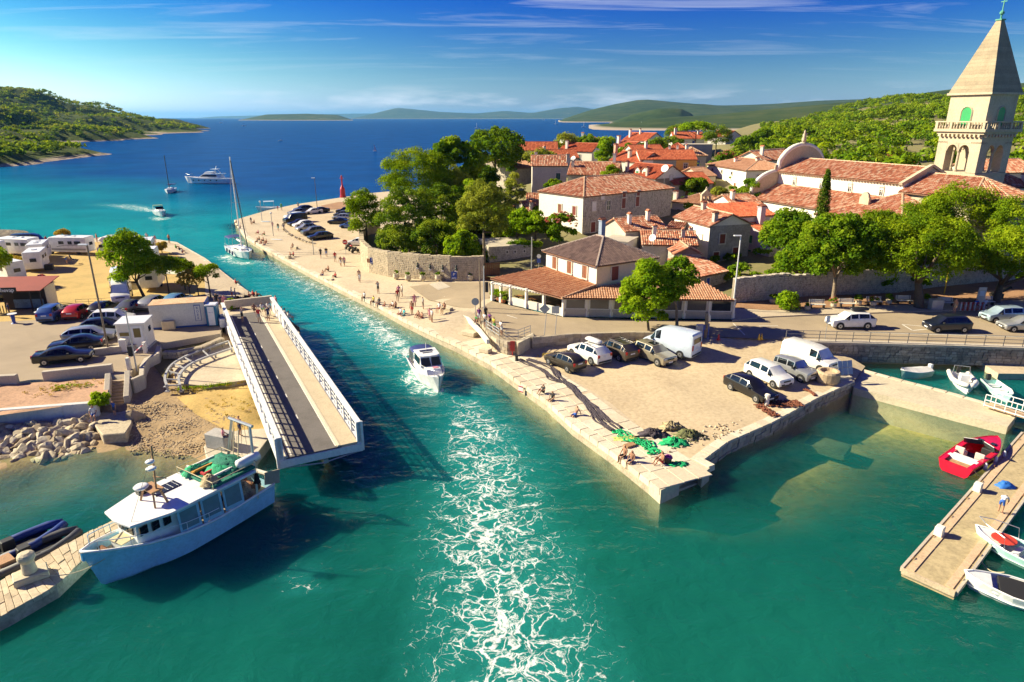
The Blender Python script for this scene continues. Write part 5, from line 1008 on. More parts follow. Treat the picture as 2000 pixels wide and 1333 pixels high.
# ------------------------------------------------------------------ left bank: walls, stairs, riprap
M_dwall=mat('pale_poured_concrete',(.62,.62,.61),.8,.08,.6,7,.15,stain=.25)
cw=wall_path('sea_defence_wall','grey poured concrete wall behind the riprap',[at(-60,838,.9),at(0,828,.9),at(193,812,.9)],.2,2.0,.4,M_dwall,M_dwall,3.2,1.8,.02)
for f in[.12+k*.16 for k in range(6)]:
 pass
sl=sheet('soil_bank',[p[:2]for p in[at(-60,822,1.95),at(0,811,1.95),at(192,784,1.95),at(210,770,1.9),at(214,738,2.0),at(84,745,2.0),at(36,748,2.0),at(-60,752,2.0)]],1.93,mat('pink_soil',(.48,.29,.18),.95,.2,.6,5,.5),step=.9,rough=.06)
def barrier(label,A,B,z,h,th=.45,m=M_conc,name='concrete_barrier'):
 a,c=at(A[0],A[1],z),at(B[0],B[1],z);b_=MB();d=(c-a).normalized();nn=Vector((-d.y,d.x,0))*th/2;L=[(a-nn),(c-nn),(c+nn),(a+nn)]
 b_.prism([p[:2]for p in L],z-.8,z+h);return tag(b_.build(name,m,bevel=.03),label,'barrier','concrete barriers of the parking')
barrier('short concrete barrier at the left edge of the parking',(-60,752),(36,747),2,.7);barrier('long concrete barrier between the parking and the soil bank',(86,742),(222,727),2,.75);barrier('concrete barrier in front of the white booth and lamp post',(182,694),(268,684),2,.6)
# curved end wall
cwl=wall_path('curved_wall','curved board-marked concrete wall at the head of the stairs',xy([(246,752),(262,757),(283,748),(284,730),(292,715),(312,706),(316,690)],1.5),.4,2.25,.35,M_conc,M_conc,9,2,.02)
stp=empty('stairs',(0,0,0));tag(stp,'concrete stairs going down to the rock landing','stairs');s0,s1,s2,s3=at(219,742,2.0),at(246,738,2.0),at(244,793,.8),at(217,794,.8)
nst=8
for k in range(nst):
 f0,f1=k/nst,(k+1)/nst;zt=2.0-1.15*(k+.5)/nst;q=MB();q.prism([s0.lerp(s3,f0)[:2],s1.lerp(s2,f0)[:2],s1.lerp(s2,f1)[:2],s0.lerp(s3,f1)[:2]],.1,zt);q.build('step',mat('step_concrete',(.40,.30,.20),.9,.12),stp)
for(a,c)in((s0,s3),(s1,s2)):
 q=MB();d=(s1-s0).normalized()*.42*(-1 if a is s0 else 1);P=[a,a+d,c+d,c];q.prism([p[:2]for p in P],.1,[2.65,2.65,1.6,1.6]);q.build('stair_wall',M_conc,stp,bevel=.03)
rocks=[]
def rock_mesh(seed,flat_=.7):
 bm=bmesh.new();bmesh.ops.create_icosphere(bm,subdivisions=2,radius=.5);r=random.Random(seed)
 pl_=[(Vector((r.uniform(-1,1),r.uniform(-1,1),r.uniform(-1,1))).normalized(),r.uniform(.2,.38))for _ in range(8)]
 for v in bm.verts:
  for nn,d in pl_:
   k=v.co.dot(nn)-d
   if k>0:v.co-=nn*k
  v.co.z*=flat_
 bmesh.ops.remove_doubles(bm,verts=bm.verts,dist=.015)
 me=bpy.data.meshes.new('rock');bm.to_mesh(me);bm.free();me.materials.append(M_rock);return me
rocks=[rock_mesh(k,.6+.05*(k%5))for k in range(9)]
M_rk=[M_rock,mat('limestone_rock_pale',(.58,.50,.37),.85,.2,.9,5,.7,stain=.25),mat('limestone_rock_brown',(.40,.31,.20),.85,.25,.9,5,.7,stain=.3)]
def rock(parent,p,s,name='rock'):
 o=meshobj(name,rnd.choice(rocks),parent,p);o.scale=(s*rnd.uniform(.8,1.35),s*rnd.uniform(.75,1.1),s*rnd.uniform(.8,1.2));o.rotation_euler=(rnd.uniform(-.5,.5),rnd.uniform(-.5,.5),rnd.uniform(0,6.3));o.material_slots[0].link='OBJECT';o.material_slots[0].material=rnd.choice(M_rk);return o
rip=empty('riprap',(0,0,0));tag(rip,'bank of big pale limestone boulders below the concrete wall','riprap')
for row in range(7):
 f=row/6;z_=.8-1.15*f;n=19
 for k in range(n):
  u=(k+rnd.uniform(-.3,.3))/n;pxt,pyt=-25+215*u,838-18*u+0;pxb,pyb=-25+215*u,905-25*u
  p=at(pxt,pyt,.9).lerp(at(pxb,pyb,0.0),f);rock(rip,(p.x,p.y,z_+rnd.uniform(-.1,.12)),rnd.uniform(.85,1.45)+.3*f*rnd.random())
ld=MB();ldp=[at(a,c,.85)for a,c in[(178,822),(205,800),(255,793),(258,826),(245,846),(200,850)]];ld.prism([p[:2]for p in ldp],-.6,.85);tag(ld.build('rock_landing',M_rock,bevel=.06),kind='structure')
for lb,pp_,s in(('big pale boulder beside the rock landing',at(268,815,.7),1.9),('small boulder at the foot of the rock landing',at(232,852,.15),1.0)):
 tag(rock(None,pp_,s,'boulder'),lb,'boulder')
# shore platform with a concrete block, used as a mooring
pf=MB();pfp=[at(a,c,.8)for a,c in[(398,872),(420,850),(470,840),(528,836),(533,846),(497,893),(440,905),(405,896)]];pf.prism([p[:2]for p in pfp],-1.5,.8);tag(pf.build('mooring_platform',M_conc,bevel=.04),kind='structure')
bk=MB();bk.box((0,0,.55),(1.7,1.1,1.1));tag(bk.build('concrete_block',M_concg,loc=(*at(432,872,.8)[:2],.8),rz=R(-20),bevel=.05),'big concrete block on the shore platform behind the fishing boat','block')
for k,(a,c)in enumerate([(386,900),(395,893),(392,905),(401,902)]):pass
# foreground stone jetty with its flags
ju=xy([(-60,1168),(0,1133),(66,1098),(162,1044),(224,1014),(330,955)],.75);jl=xy([(-60,1235),(15,1197),(110,1143),(168,1089),(240,1042),(360,968)],.75)
jb=MB();jb.prism([p[:2]for p in ju]+[p[:2]for p in jl[::-1]],-2,.68);jty=jb.build('flagstone_jetty',M_stonew);tag(jty,kind='structure')
M_fl=[mat('flagstone_%d'%k,c,.85,.14,1.1,6,.4,stain=.3)for k,c in enumerate([(.55,.445,.30),(.49,.39,.26),(.60,.50,.35)])]
ud,ldn=dense(ju,30),dense(jl,30)
for i in range(30):
 nrow=3 if i%2 else 2
 for r_ in range(nrow):
  f0,f1=r_/nrow,(r_+1)/nrow;q=[ud[i].lerp(ldn[i],f0),ud[i+1].lerp(ldn[i+1],f0),ud[i+1].lerp(ldn[i+1],f1),ud[i].lerp(ldn[i],f1)];cc=sum(q,Vector())/4
  q=[cc+(p-cc)*.965 for p in q];b_=MB();b_.prism([p[:2]for p in q],.5,.75+rnd.uniform(-.02,.025));b_.build('flagstone',rnd.choice(M_fl),jty,bevel=.02)
mb=MB();mb.box((0,0,.2),(1.5,1.0,.4));mb.lathe([(.36,.4),(.30,1.0),(.42,1.25),(.40,1.45),(.2,1.55)],n=10);tag(mb.build('mooring_bollard',M_stone,loc=(*at(62,1130,.75)[:2],.75),rz=R(40),bevel=.05),'pale stone mooring bollard on the foreground jetty','bollard')
# ------------------------------------------------------------------ foliage
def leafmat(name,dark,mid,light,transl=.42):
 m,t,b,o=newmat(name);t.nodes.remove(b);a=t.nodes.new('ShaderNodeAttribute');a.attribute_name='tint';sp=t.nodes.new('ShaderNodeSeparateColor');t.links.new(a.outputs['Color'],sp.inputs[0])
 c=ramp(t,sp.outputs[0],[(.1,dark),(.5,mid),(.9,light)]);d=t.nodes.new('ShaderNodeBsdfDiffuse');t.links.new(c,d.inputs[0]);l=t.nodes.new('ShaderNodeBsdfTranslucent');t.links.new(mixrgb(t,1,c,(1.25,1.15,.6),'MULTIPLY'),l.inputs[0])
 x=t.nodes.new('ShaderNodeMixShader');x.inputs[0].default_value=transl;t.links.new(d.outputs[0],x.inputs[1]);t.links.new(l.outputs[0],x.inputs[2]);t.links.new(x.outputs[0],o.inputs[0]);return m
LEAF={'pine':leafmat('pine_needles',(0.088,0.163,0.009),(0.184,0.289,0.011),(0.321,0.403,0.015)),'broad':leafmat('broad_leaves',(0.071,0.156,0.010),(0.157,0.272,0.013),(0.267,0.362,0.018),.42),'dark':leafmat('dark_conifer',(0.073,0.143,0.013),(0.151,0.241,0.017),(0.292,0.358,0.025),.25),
  'olive':leafmat('dusty_leaves',(0.148,0.191,0.026),(0.259,0.302,0.036),(0.396,0.425,0.051),.35),'lime':leafmat('bright_leaves',(0.116,0.230,0.010),(0.220,0.362,0.013),(0.344,0.458,0.021),.45),'cyp':leafmat('cypress_leaves',(0.032,0.070,0.007),(0.061,0.120,0.009),(0.127,0.172,0.013),.2),'pink':leafmat('oleander_flowers',(0.508,0.077,0.083),(0.508,0.153,0.139),(0.508,0.307,0.221),.3),'dry':leafmat('dry_shrub',(0.235,0.181,0.028),(0.391,0.289,0.047),(0.508,0.384,0.065),.3)}
M_bark=mat('bark',(.13,.095,.065),.95,.25,1.5,8,.6);M_barkp=mat('pale_bark',(.26,.20,.14),.95,.25,1.5,8,.6)
def tufts(centers,radii,nleaf,size,rs,flat_=.85,up=.25,aspect=1.0,inner=.55):
 """leaf faces spread through round clumps; returns quads and tint"""
 C=np.asarray(centers,float);Rr=np.asarray(radii,float);k=len(C);n=k*nleaf
 d=rs.normal(size=(n,3));d/=np.linalg.norm(d,axis=1)[:,None];low=d[:,2]<-.35;d[low,2]*=-.6
 rad=inner+(1-inner)*rs.rand(n)**.6;ci=np.repeat(np.arange(k),nleaf);rr=Rr[ci][:,None]
 P=C[ci]+d*rr*rad[:,None]*np.array([1,1,flat_]);nrm=d*.75+rs.normal(size=(n,3))*.45+np.array([0,0,up]);nrm/=np.linalg.norm(nrm,axis=1)[:,None]
 a=np.cross(nrm,rs.normal(size=(n,3)));a/=np.linalg.norm(a,axis=1)[:,None];b=np.cross(nrm,a);s=size*rs.uniform(.6,1.3,n)[:,None];a=a*s;b=b*s*aspect
 Q=np.stack([P-a-b*.35,P+a*.25-b,P+a+b*.35,P-a*.25+b],1);ct=rs.rand(k)
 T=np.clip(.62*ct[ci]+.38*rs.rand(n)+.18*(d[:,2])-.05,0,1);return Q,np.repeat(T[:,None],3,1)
def dome(rs,n,R3,lo=-.25,shell=.5):
 """clump centres inside an ellipsoid, towards its surface, above lo"""
 out=[]
 while len(out)<n:
  d=rs.normal(size=3);d/=np.linalg.norm(d)
  if d[2]<lo:continue
  r=shell+(1-shell)*rs.rand()**.5;out.append(d*r*np.array(R3))
 return np.array(out)
def tree(name,label,base,H,R3,leaf,nc=34,cr=1.1,nl=150,ls=.2,trunk_r=.25,trunk_h=None,lean=(0,0),group=None,lo=-.25,shell=.5,bark=None,cat='tree',seed=None,forks=3,aspect=1.0,flat_=.85,cen=None,extra=None):
 seed=seed if seed is not None else int(abs(base[0]*13+base[1]*7))%9999;rs=np.random.RandomState(seed);e=empty(name,base);tag(e,label,cat,group);bark=bark or M_bark
 cz=H-R3[2];c0=np.array([lean[0],lean[1],cz]);cs=dome(rs,nc,(R3[0]-cr*.6,R3[1]-cr*.6,R3[2]-cr*.5),lo,shell)+c0
 if extra is not None:cs=np.vstack([cs,np.array(extra)])
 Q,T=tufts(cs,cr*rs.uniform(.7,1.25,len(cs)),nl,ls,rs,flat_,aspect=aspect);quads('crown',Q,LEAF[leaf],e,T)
 th=trunk_h or max(.6,cz-R3[2]*.3);b_=MB();p1=Vector((lean[0]*.35,lean[1]*.35,th*.55));p2=Vector((lean[0]*.75,lean[1]*.75,th));b_.tube([(0,0,-.4),(0,0,.15),p1,p2],[trunk_r*1.5,trunk_r*1.1,trunk_r*.85,trunk_r*.65],8)
 for k in range(forks):
  q=Vector(cs[rs.randint(len(cs))]);st=p1.lerp(p2,rs.uniform(.3,1));mid=st.lerp(q,.5)+Vector((0,0,-.25));b_.tube([st,mid,q],[trunk_r*.55,trunk_r*.35,trunk_r*.12],6)
 b_.build('trunk',bark,e,smooth=True);return e
def treeY(px,py_top,Y,zb,*a,**k):raise NotImplementedError
def gt_(px,Y,zb=None):p=atY(px,400,Y);return Vector((p.x,Y,tz(p.x,Y)if zb is None else zb))
def top(px,py,Y):return atY(px,py,Y).z
# street and park trees, near to far
p=at(1267,655,1.8);tree('locust_tree','feathery bright green tree in front of the restaurant beside the white van',p,7.8,(3.0,2.7,3.6),'lime',60,.85,230,.11,.14,2.2,(-.4,.2),lo=-.75,forks=5)
p=at(1322,646,2.2);tree('locust_tree','leaning green tree just right of the feathery bright one',p,8.0,(2.2,2.2,3.1),'broad',30,.85,150,.13,.17,3.2,(-.3,.5),lo=-.7,bark=M_barkp)
p=at(1627,588,2.45);tree('park_tree','large round green tree with pale trunk behind the benches',p,10.8,(5.3,4.6,4.6),'broad',120,1.15,230,.135,.26,3.4,(0,.5),lo=-.65,bark=M_barkp,forks=6)
p=at(1795,600,2.45);tree('leaning_pine','big leaning pine with forked dark trunk above the benches',p,10.6,(6.5,4.8,4.3),'pine',150,1.25,250,.135,.5,3.4,(-.4,1.2),lo=-.55,forks=8,aspect=.5,extra=[(-5.2,-.8,4.3),(-4.4,-.5,3.9),(-3.6,-.6,4.6),(-1.5,-2.2,4.2),(.3,-2.4,4.0),(1.6,-2.0,4.5)])
p=at(1945,590,2.45);tree('shade_pine','dark dense pine at the right edge by the notice board',p,9.0,(5.2,4.5,4.0),'pine',100,1.25,230,.14,.42,2.6,(.8,.8),lo=-.5,forks=5,aspect=.5,seed=77)
for k,(px,Y,H,r,lf,lb)in enumerate([(1880,90,9.4,4.8,'pine','pine rising between the leaning pine and the church choir'),(1735,86,8.6,4.4,'pine','pine in front of the church sacristy'),(1552,90,8.5,4.0,'broad','dark tree right of the lilac house'),(1575,81,5.6,2.6,'broad','green tree behind the garden wall door'),(2010,84,10,4.6,'pine','pine cut by the right edge of the picture'),(1672,84,8.2,4.0,'broad','green tree filling the gap before the church aisle'),(1822,87,8.6,4.2,'pine','pine behind the crown of the leaning pine')]):
 b_=gt_(px,Y);tree('garden_tree',lb,b_,H,(r,r*.9,H*.42),lf,80,1.15,200,.145,.25,None,(0,0),'trees behind the garden wall',lo=-.6,aspect=.5 if lf=='pine' else 1,seed=200+k)
def cypress(label,base,H,r,seed=3):
 rs=np.random.RandomState(seed);e=empty('cypress',base);tag(e,label,'tree');zz=np.linspace(.08,.97,40)*H;prof=r*np.sin(np.clip(zz/H,0,1)*PI*.92+.2)**.6*(1.05-.45*zz/H);cs=[]
 for z_,q in zip(zz,prof):
  for k in range(4):a=rs.rand()*6.28;cs.append((q*.55*math.cos(a),q*.55*math.sin(a),z_))
 Q,T=tufts(cs,np.repeat(prof,4)*.55+.1,60,.13,rs,1.7,up=.5,aspect=.5);quads('crown',Q,LEAF['cyp'],e,T);b_=MB();b_.tube([(0,0,-.5),(0,0,H*.5)],[.2,.08],7);b_.build('trunk',M_bark,e)
Yc=90;cb_=gt_(1608,Yc);cypress('slender dark cypress in front of the church aisle',cb_,top(1622,330,Yc)-cb_.z,1.15)
# grove behind the round wall
G=[('grove_pine','rounded pine beside the parked cars at the head of the round wall',712,112,1.3,366,(3.7,3.4,4.4),'pine',70,1.15,-.75),
     ('umbrella_pine','big puffy umbrella pine crowning the grove',818,118,None,287,(6.8,6,5.4),'pine',130,1.35,-.6),
     ('grove_cedar','dark textured cedar hanging over the round wall',795,103,None,352,(5.0,4.2,5.8),'dark',120,1.0,-.8),
     ('grove_cedar','very dark cedar in the middle of the grove',862,108,None,350,(4.2,3.6,6.0),'dark',90,1.0,-.8),
     ('broad_tree','light green broad tree rising behind the umbrella pine',890,136,None,266,(6.4,5.4,6.4),'broad',100,1.3,-.8),
     ('broad_tree','spreading green tree left of the long white house',968,178,None,246,(8.6,7,7.0),'broad',100,1.7,-.7),
     ('broad_tree','yellow-green tree right of the dark cedar',912,112,None,352,(4.4,3.6,5.6),'lime',80,1.0,-.75),
     ('tall_cedar','tall olive coloured cedar with bare pale trunk by the gate',944,95,None,350,(4.2,3.4,4.6),'olive',84,.95,-.8),
     ('fig_tree','bright green fig tree spilling over the round wall',902,91.5,2.6,446,(2.6,2.0,2.5),'lime',44,.8,-.9),
     ('grove_tree','yellowish tree filling the heart of the grove',878,120,None,318,(5.0,4,6.0),'olive',80,1.15,-.8),
     ('grove_tree','dark undergrowth tree behind the fig',850,98,None,420,(4.2,2.6,3.4),'dark',56,.95,-.9),
     ('grove_tree','dark low tree at the left inside the round wall',770,100,None,440,(3.6,2.6,2.6),'dark',44,.9,-.9),
     ('grove_tree','green tree between the cedar trunk and the stone barn',975,108,None,395,(3.6,3,3.4),'broad',56,1.0,-.9),
     ('grove_tree','pale green tree below the spreading one',930,148,None,312,(4.6,3.6,4.4),'lime',56,1.1,-.9),
     ('grove_conifer','narrow dark conifer below the stone barn',958,122,None,324,(2.6,2.4,4.4),'cyp',30,.95,-.9),
     ('grove_conifer','brownish conifer left of the tall pale house',1006,118,None,336,(2.2,2.0,4.6),'olive',30,.85,-.9),
     ('laurel_bush','rounded bright laurel left of the oleander',1010,103,None,408,(3.4,2.6,2.4),'lime',34,.9,-.9),
     ('laurel_bush','bright green bush above the stone store',1046,101,None,410,(2.6,2.2,2.3),'lime',26,.85,-.9),
     ('olive_tree','olive tree in front of the tall pale house',1080,122,None,346,(2.3,2,2.2),'broad',26,.8,-.9),
     ('small_pine','small dark pine in front of the long patched roof',1190,126,None,322,(2.1,2,2.0),'pine',26,.8,-.8),
     ('broad_tree','tree left of the church front',1460,122,None,346,(2.6,2.4,3.0),'broad',34,.9,-.9),
     ('poplar_tree','light green poplar in the middle of the back row',1180,195,None,264,(3.8,3.4,5.2),'lime',44,1.3,-.9),
     ('garden_tree','olive coloured bush in front of the long white house',1058,172,None,291,(5.2,3,2.0),'olive',30,1.2,-.9),
     ('garden_tree','rounded olive tree above the red roof cottage',1104,215,None,257,(4,3.6,3.4),'olive',36,1.3,-.8),
     ('garden_tree','pair of green bushes right of the rounded olive tree',1145,235,None,262,(6,4,3.2),'broad',40,1.5,-.8),
     ('garden_tree','dark pine in front of the stepped roof house',1222,190,None,281,(3.2,3,2.6),'broad',34,1.1,-.8),
     ('garden_tree','dark broad tree right of the stepped roof house',1268,210,None,268,(5,4,3.6),'dark',44,1.4,-.8),
     ('garden_tree','dark spreading tree left of the umbrella pine house',1304,225,None,264,(5,4,3.8),'dark',44,1.4,-.8),
     ('garden_tree','dark tree rising behind the far roofs',1312,320,None,239,(6,5,5.5),'dark',44,1.9,-.8),
     ('umbrella_pine','flat topped umbrella pine above the far red roof',1348,285,None,238,(7.5,5.5,2.8),'lime',44,1.7,-.15),
     ('garden_tree','dark trees right of the umbrella pine',1388,300,None,243,(7,5,5.0),'dark',50,1.9,-.8),
     ('garden_tree','bush among the town houses below the ochre house',1350,138,None,348,(3.6,2.4,1.6),'broad',26,.9,-.9),
     ('garden_tree','small olive bush beside the chapel',1402,126,None,362,(2,1.8,1.6),'olive',20,.7,-.9),
     ('garden_tree','tall green tree left of the church roof far back',1448,260,None,262,(7,5,5.0),'broad',50,1.7,-.8),
     ('garden_tree','light green tree farthest right in the back row',1476,290,None,250,(6,5,5.5),'broad',50,1.8,-.8),
     ('garden_tree','broad dark tree above the white house',1430,200,None,285,(7,5,3.8),'dark',50,1.5,-.8),
     ('garden_tree','green tree between white house and church dome',1500,210,None,280,(6,5,3.6),'broad',44,1.5,-.8)]
for k,(nm,lb,px,Y,zb,pt,R3,lf,nc,cr,lo)in enumerate(G):
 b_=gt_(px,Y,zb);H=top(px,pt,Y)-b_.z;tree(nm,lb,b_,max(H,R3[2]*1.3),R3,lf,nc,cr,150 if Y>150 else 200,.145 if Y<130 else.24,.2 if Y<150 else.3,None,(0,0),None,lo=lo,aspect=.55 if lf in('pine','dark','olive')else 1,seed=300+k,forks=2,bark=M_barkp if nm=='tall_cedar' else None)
for lb,px,Y,pt,R3 in(('pink flowering oleander beside the stone house',1095,99,414,(2.7,2.2,2.6)),('pink oleander in the garden left of the church',1408,175,294,(2.6,2.2,2.0))):
 b_=gt_(px,Y);H=top(px,pt,Y)-b_.z;e=tree('oleander',lb,b_,H,R3,'broad',28,.8,150,.16,.12,None,lo=-.9);rs=np.random.RandomState(5);cs=dome(rs,40,(R3[0]*1.0,R3[1]*1.0,R3[2]),.15,.96)+np.array([0,0,H-R3[2]]);Q,T=tufts(cs,np.full(40,.26),16,.10,rs);quads('flowers',Q,LEAF['pink'],e,T)
# left bank
p=at(281,581,1.8);tree('locust_tree','large bright green tree shading the campers on the left bank',p,8.4,(3.2,3.0,3.6),'lime',70,.95,220,.12,.18,2.2,(-.9,0),lo=-.8,forks=6)
p=at(331,577,1.8);tree('small_stone_pine','small umbrella pine right of the large camp tree',p,5.0,(2.5,2.2,1.6),'pine',34,.75,170,.12,.1,3.0,lo=-.2,aspect=.5)
p=at(412,585,1.7);tree('small_stone_pine','small round pine nearest the channel on the left bank',p,4.7,(1.6,1.6,1.5),'pine',24,.65,150,.12,.1,2.9,lo=-.4,aspect=.5)
for k,(px,py,H,r)in enumerate([(372,580,3.4,1.5),(388,578,3.6,1.4)]):
 p=at(px,py,1.7);tree('sparse_shrub',['sparse bare shrub beside the small umbrella pine','sparse bare shrub next to the round pine'][k],p,H,(r,r,1.2),'dry',16,.6,50,.1,.07,1.6,lo=-.6,cat='shrub',forks=9)
p=at(362,566,1.7);tree('small_stone_pine','small pine between the umbrella pine and the sparse shrubs',p,4.0,(1.7,1.6,1.3),'pine',24,.65,150,.12,.09,2.4,lo=-.3,aspect=.5)
p=at(0,560,1.8);tree('leafy_tree','bright green tree cut by the left edge',p,5.2,(2.0,2,1.9),'lime',26,.8,150,.14,.12,lo=-.6)
for k,(px,py,r,lf,lb)in enumerate([(30,528,1.7,'dry','dry bush beside the caravans'),(456,606,1.0,'broad','low green hedge bush by the bridge landing'),(124,468,1.3,'dry','dry tamarisk behind the motorhome'),(316,490,1.1,'dry','thin dry shrub near the bathers'),(196,796,.8,'lime','bright green creeper on the end of the concrete wall'),(1537,605,1.5,'lime','round clipped bush on the pavement')]):
 p=at(px,py,1.4 if k==4 else(2.42 if k==5 else 1.7));tree('bush',lb,p,r*1.45,(r,r,r*.75),lf,18,r*.45,150,.08+.02*r,.05,.4,lo=-.9,cat='bush',forks=2,seed=600+k)
# ------------------------------------------------------------------ masses nobody could count: pine wood, scrub, grass
def scatter(name,pts,sizes,leaf,nclump,nl,ls,seed,label,cat,hk=.8,aspect=.6):
 rs=np.random.RandomState(seed);C,Rr=[],[]
 for(x,y,z_),s in zip(pts,sizes):
  for k in range(nclump):
   d=rs.normal(size=3);d/=np.linalg.norm(d);C.append((x+d[0]*s*.55,y+d[1]*s*.55,z_+s*hk*(.55+.45*abs(d[2]))));Rr.append(s*rs.uniform(.42,.62))
 Q,T=tufts(C,Rr,nl,ls,rs,.8,aspect=aspect);o=quads(name,Q,LEAF[leaf],None,T);return tag(o,label,cat,kind='stuff')
rs=np.random.RandomState(42);wood={'pine':([],[]),'broad':([],[]),'dark':([],[])};cnt=0
while cnt<2150:
 x,y=rs.uniform(60,520),rs.uniform(130,760);u=x/y
 if u<.36 or u>.9 or x<66+max(0,150-y):continue
 zz=tz(x,y);dens=1.0 if(y>260 and zz>8)else.45
 if abs(u-.69)<.03 and 180<y<250:continue
 if rs.rand()>dens:continue
 k=rs.choice(['pine','dark','broad','dark'])if y>300 else rs.choice(['broad','dark','pine']);s=rs.uniform(3.2,5.4)*(1 if y>240 else.8);wood[k][0].append((x,y,zz+s*.7));wood[k][1].append(s);cnt+=1
for k,(pt,sz)in wood.items():scatter('pine_wood' if k=='pine' else('leafy_wood' if k=='broad' else 'dark_wood'),pt,sz,k,4,34,.62,8,{'pine':'sunlit pine wood covering the hillside behind the church','broad':'lighter green trees mixed through the hillside wood','dark':'dark trees filling the hillside wood'}[k],'wood')
pg,sg_=[],[]
for(xa,xb,ya,yb,n)in((36,66,80,96,46),(16,34,96,112,26),(-18,6,96,118,40),(12,50,120,152,60),(20,70,160,300,110),(28,50,84,100,24)):
 for k in range(n):x,y=rs.uniform(xa,xb),rs.uniform(ya,yb);pg.append((x,y,tz(x,y)-.1));sg_.append(rs.uniform(.8,1.7)*(1 if y<155 else 1.7))
scatter('garden_shrubs',pg,sg_,'broad',4,60,.2,12,'green garden shrubs filling the gaps between the houses','shrubs')
pts={'dark':([],[]),'olive':([],[]),'pine':([],[])};cnt=0
while cnt<5200:
 y=300+1000*rs.rand()**1.6;x=-rs.uniform(.30,1.0)*y*1.0
 if x<-1250:continue
 zz=hz(x,y)
 if zz<3.0:continue
 if zz<5 and rs.rand()<.5:continue
 k=rs.choice(['dark','dark','olive','pine'])if y>480 else rs.choice(['dark','dark','pine']);s=rs.uniform(1.6,3.4)*(1+y/900);pts[k][0].append((x,y,zz-.2));pts[k][1].append(s);cnt+=1
for k,(pt,sz)in pts.items():scatter({'dark':'dark_scrub','olive':'dusty_scrub','pine':'green_scrub'}[k],pt,sz,k,3,11,1.25,9,{'dark':'dark evergreen scrub covering the headland','olive':'dusty scrub patches on the headland','pine':'sunlit green scrub on the near slope of the headland'}[k],'scrub')
# weeds along the road wall, dirt-lot edges, beach and camp fence
C,Rr=[],[]
for(A,B,z_,n,sp_)in[((1050,672),(1170,664),1.25,60,.5),((1170,664),(1300,668),1.5,70,.6),((1300,668),(1345,672),1.8,26,.6),((1515,668),(1575,682),1.9,24,.4),((1060,690),(1080,705),1.1,16,.3),((340,764),(470,748),1.15,60,.35),((60,770),(200,745),1.98,40,.5),((240,690),(300,700),1.4,20,.6),((400,800),(520,790),.9,30,1.2),((100,605),(240,598),1.95,50,.5)]:
 a,c=at(*A,z_),at(*B,z_)
 for k in range(n):q=a.lerp(c,rs.rand())+Vector((rs.normal()*sp_,rs.normal()*sp_,.05));C.append(tuple(q));Rr.append(rs.uniform(.12,.3))
Q,T=tufts(C,Rr,16,.075,rs,.8,up=.1,aspect=.3);tag(quads('weeds',Q,LEAF['dry'],None,T),'dry yellow weeds along the walls and edges','weeds',kind='stuff')
C,Rr=[],[]
for(A,B,z_,n,sp_)in[((1060,668),(1230,662),1.35,40,.3),((345,762),(455,750),1.2,60,.2),((100,760),(180,752),1.95,20,.3),((305,690),(330,660),1.4,30,.5),((890,610),(930,635),1.5,14,.3)]:
 a,c=at(*A,z_),at(*B,z_)
 for k in range(n):q=a.lerp(c,rs.rand())+Vector((rs.normal()*sp_,rs.normal()*sp_,.05));C.append(tuple(q));Rr.append(rs.uniform(.12,.32))
Q,T=tufts(C,Rr,18,.075,rs,.8,up=.1,aspect=.4);tag(quads('green_weeds',Q,LEAF['lime'],None,T),'tufts of fresh green weeds at the foot of the walls','weeds',kind='stuff')
# loose pebbles on the beach
C=[];
for k in range(2600):
 u,v=rs.rand(),rs.rand();q=at(250+210*u,790+85*v+15*u,.5);zz=zb_(q.x,q.y)
 if zz<-.1:continue
 C.append((q.x,q.y,zz))
C=np.array(C);n=len(C);s=rs.uniform(.025,.085,n)[:,None];a=rs.rand(n)*6.28;ax_=np.stack([np.cos(a),np.sin(a),0*a],1)*s;bx_=np.stack([-np.sin(a),np.cos(a),0*a],1)*s*.7;up_=np.array([0,0,1.])*s*.7
Q=[C+np.stack([v_ for v_ in[o_]][0:1],0)[0]for o_ in[]]
top_=[C-ax_*.6-bx_*.6+up_,C+ax_*.6-bx_*.6+up_,C+ax_*.6+bx_*.6+up_,C-ax_*.6+bx_*.6+up_];bot=[C-ax_-bx_,C+ax_-bx_,C+ax_+bx_,C-ax_+bx_]
faces=[np.stack(top_,1)]+[np.stack([bot[i],bot[(i+1)%4],top_[(i+1)%4],top_[i]],1)for i in range(4)]
tag(quads('pebbles',np.concatenate(faces),mat('loose_pebbles',(.46,.36,.23),.9,.3,3,9),None),'loose brown pebbles scattered over the little beach','pebbles',kind='stuff')
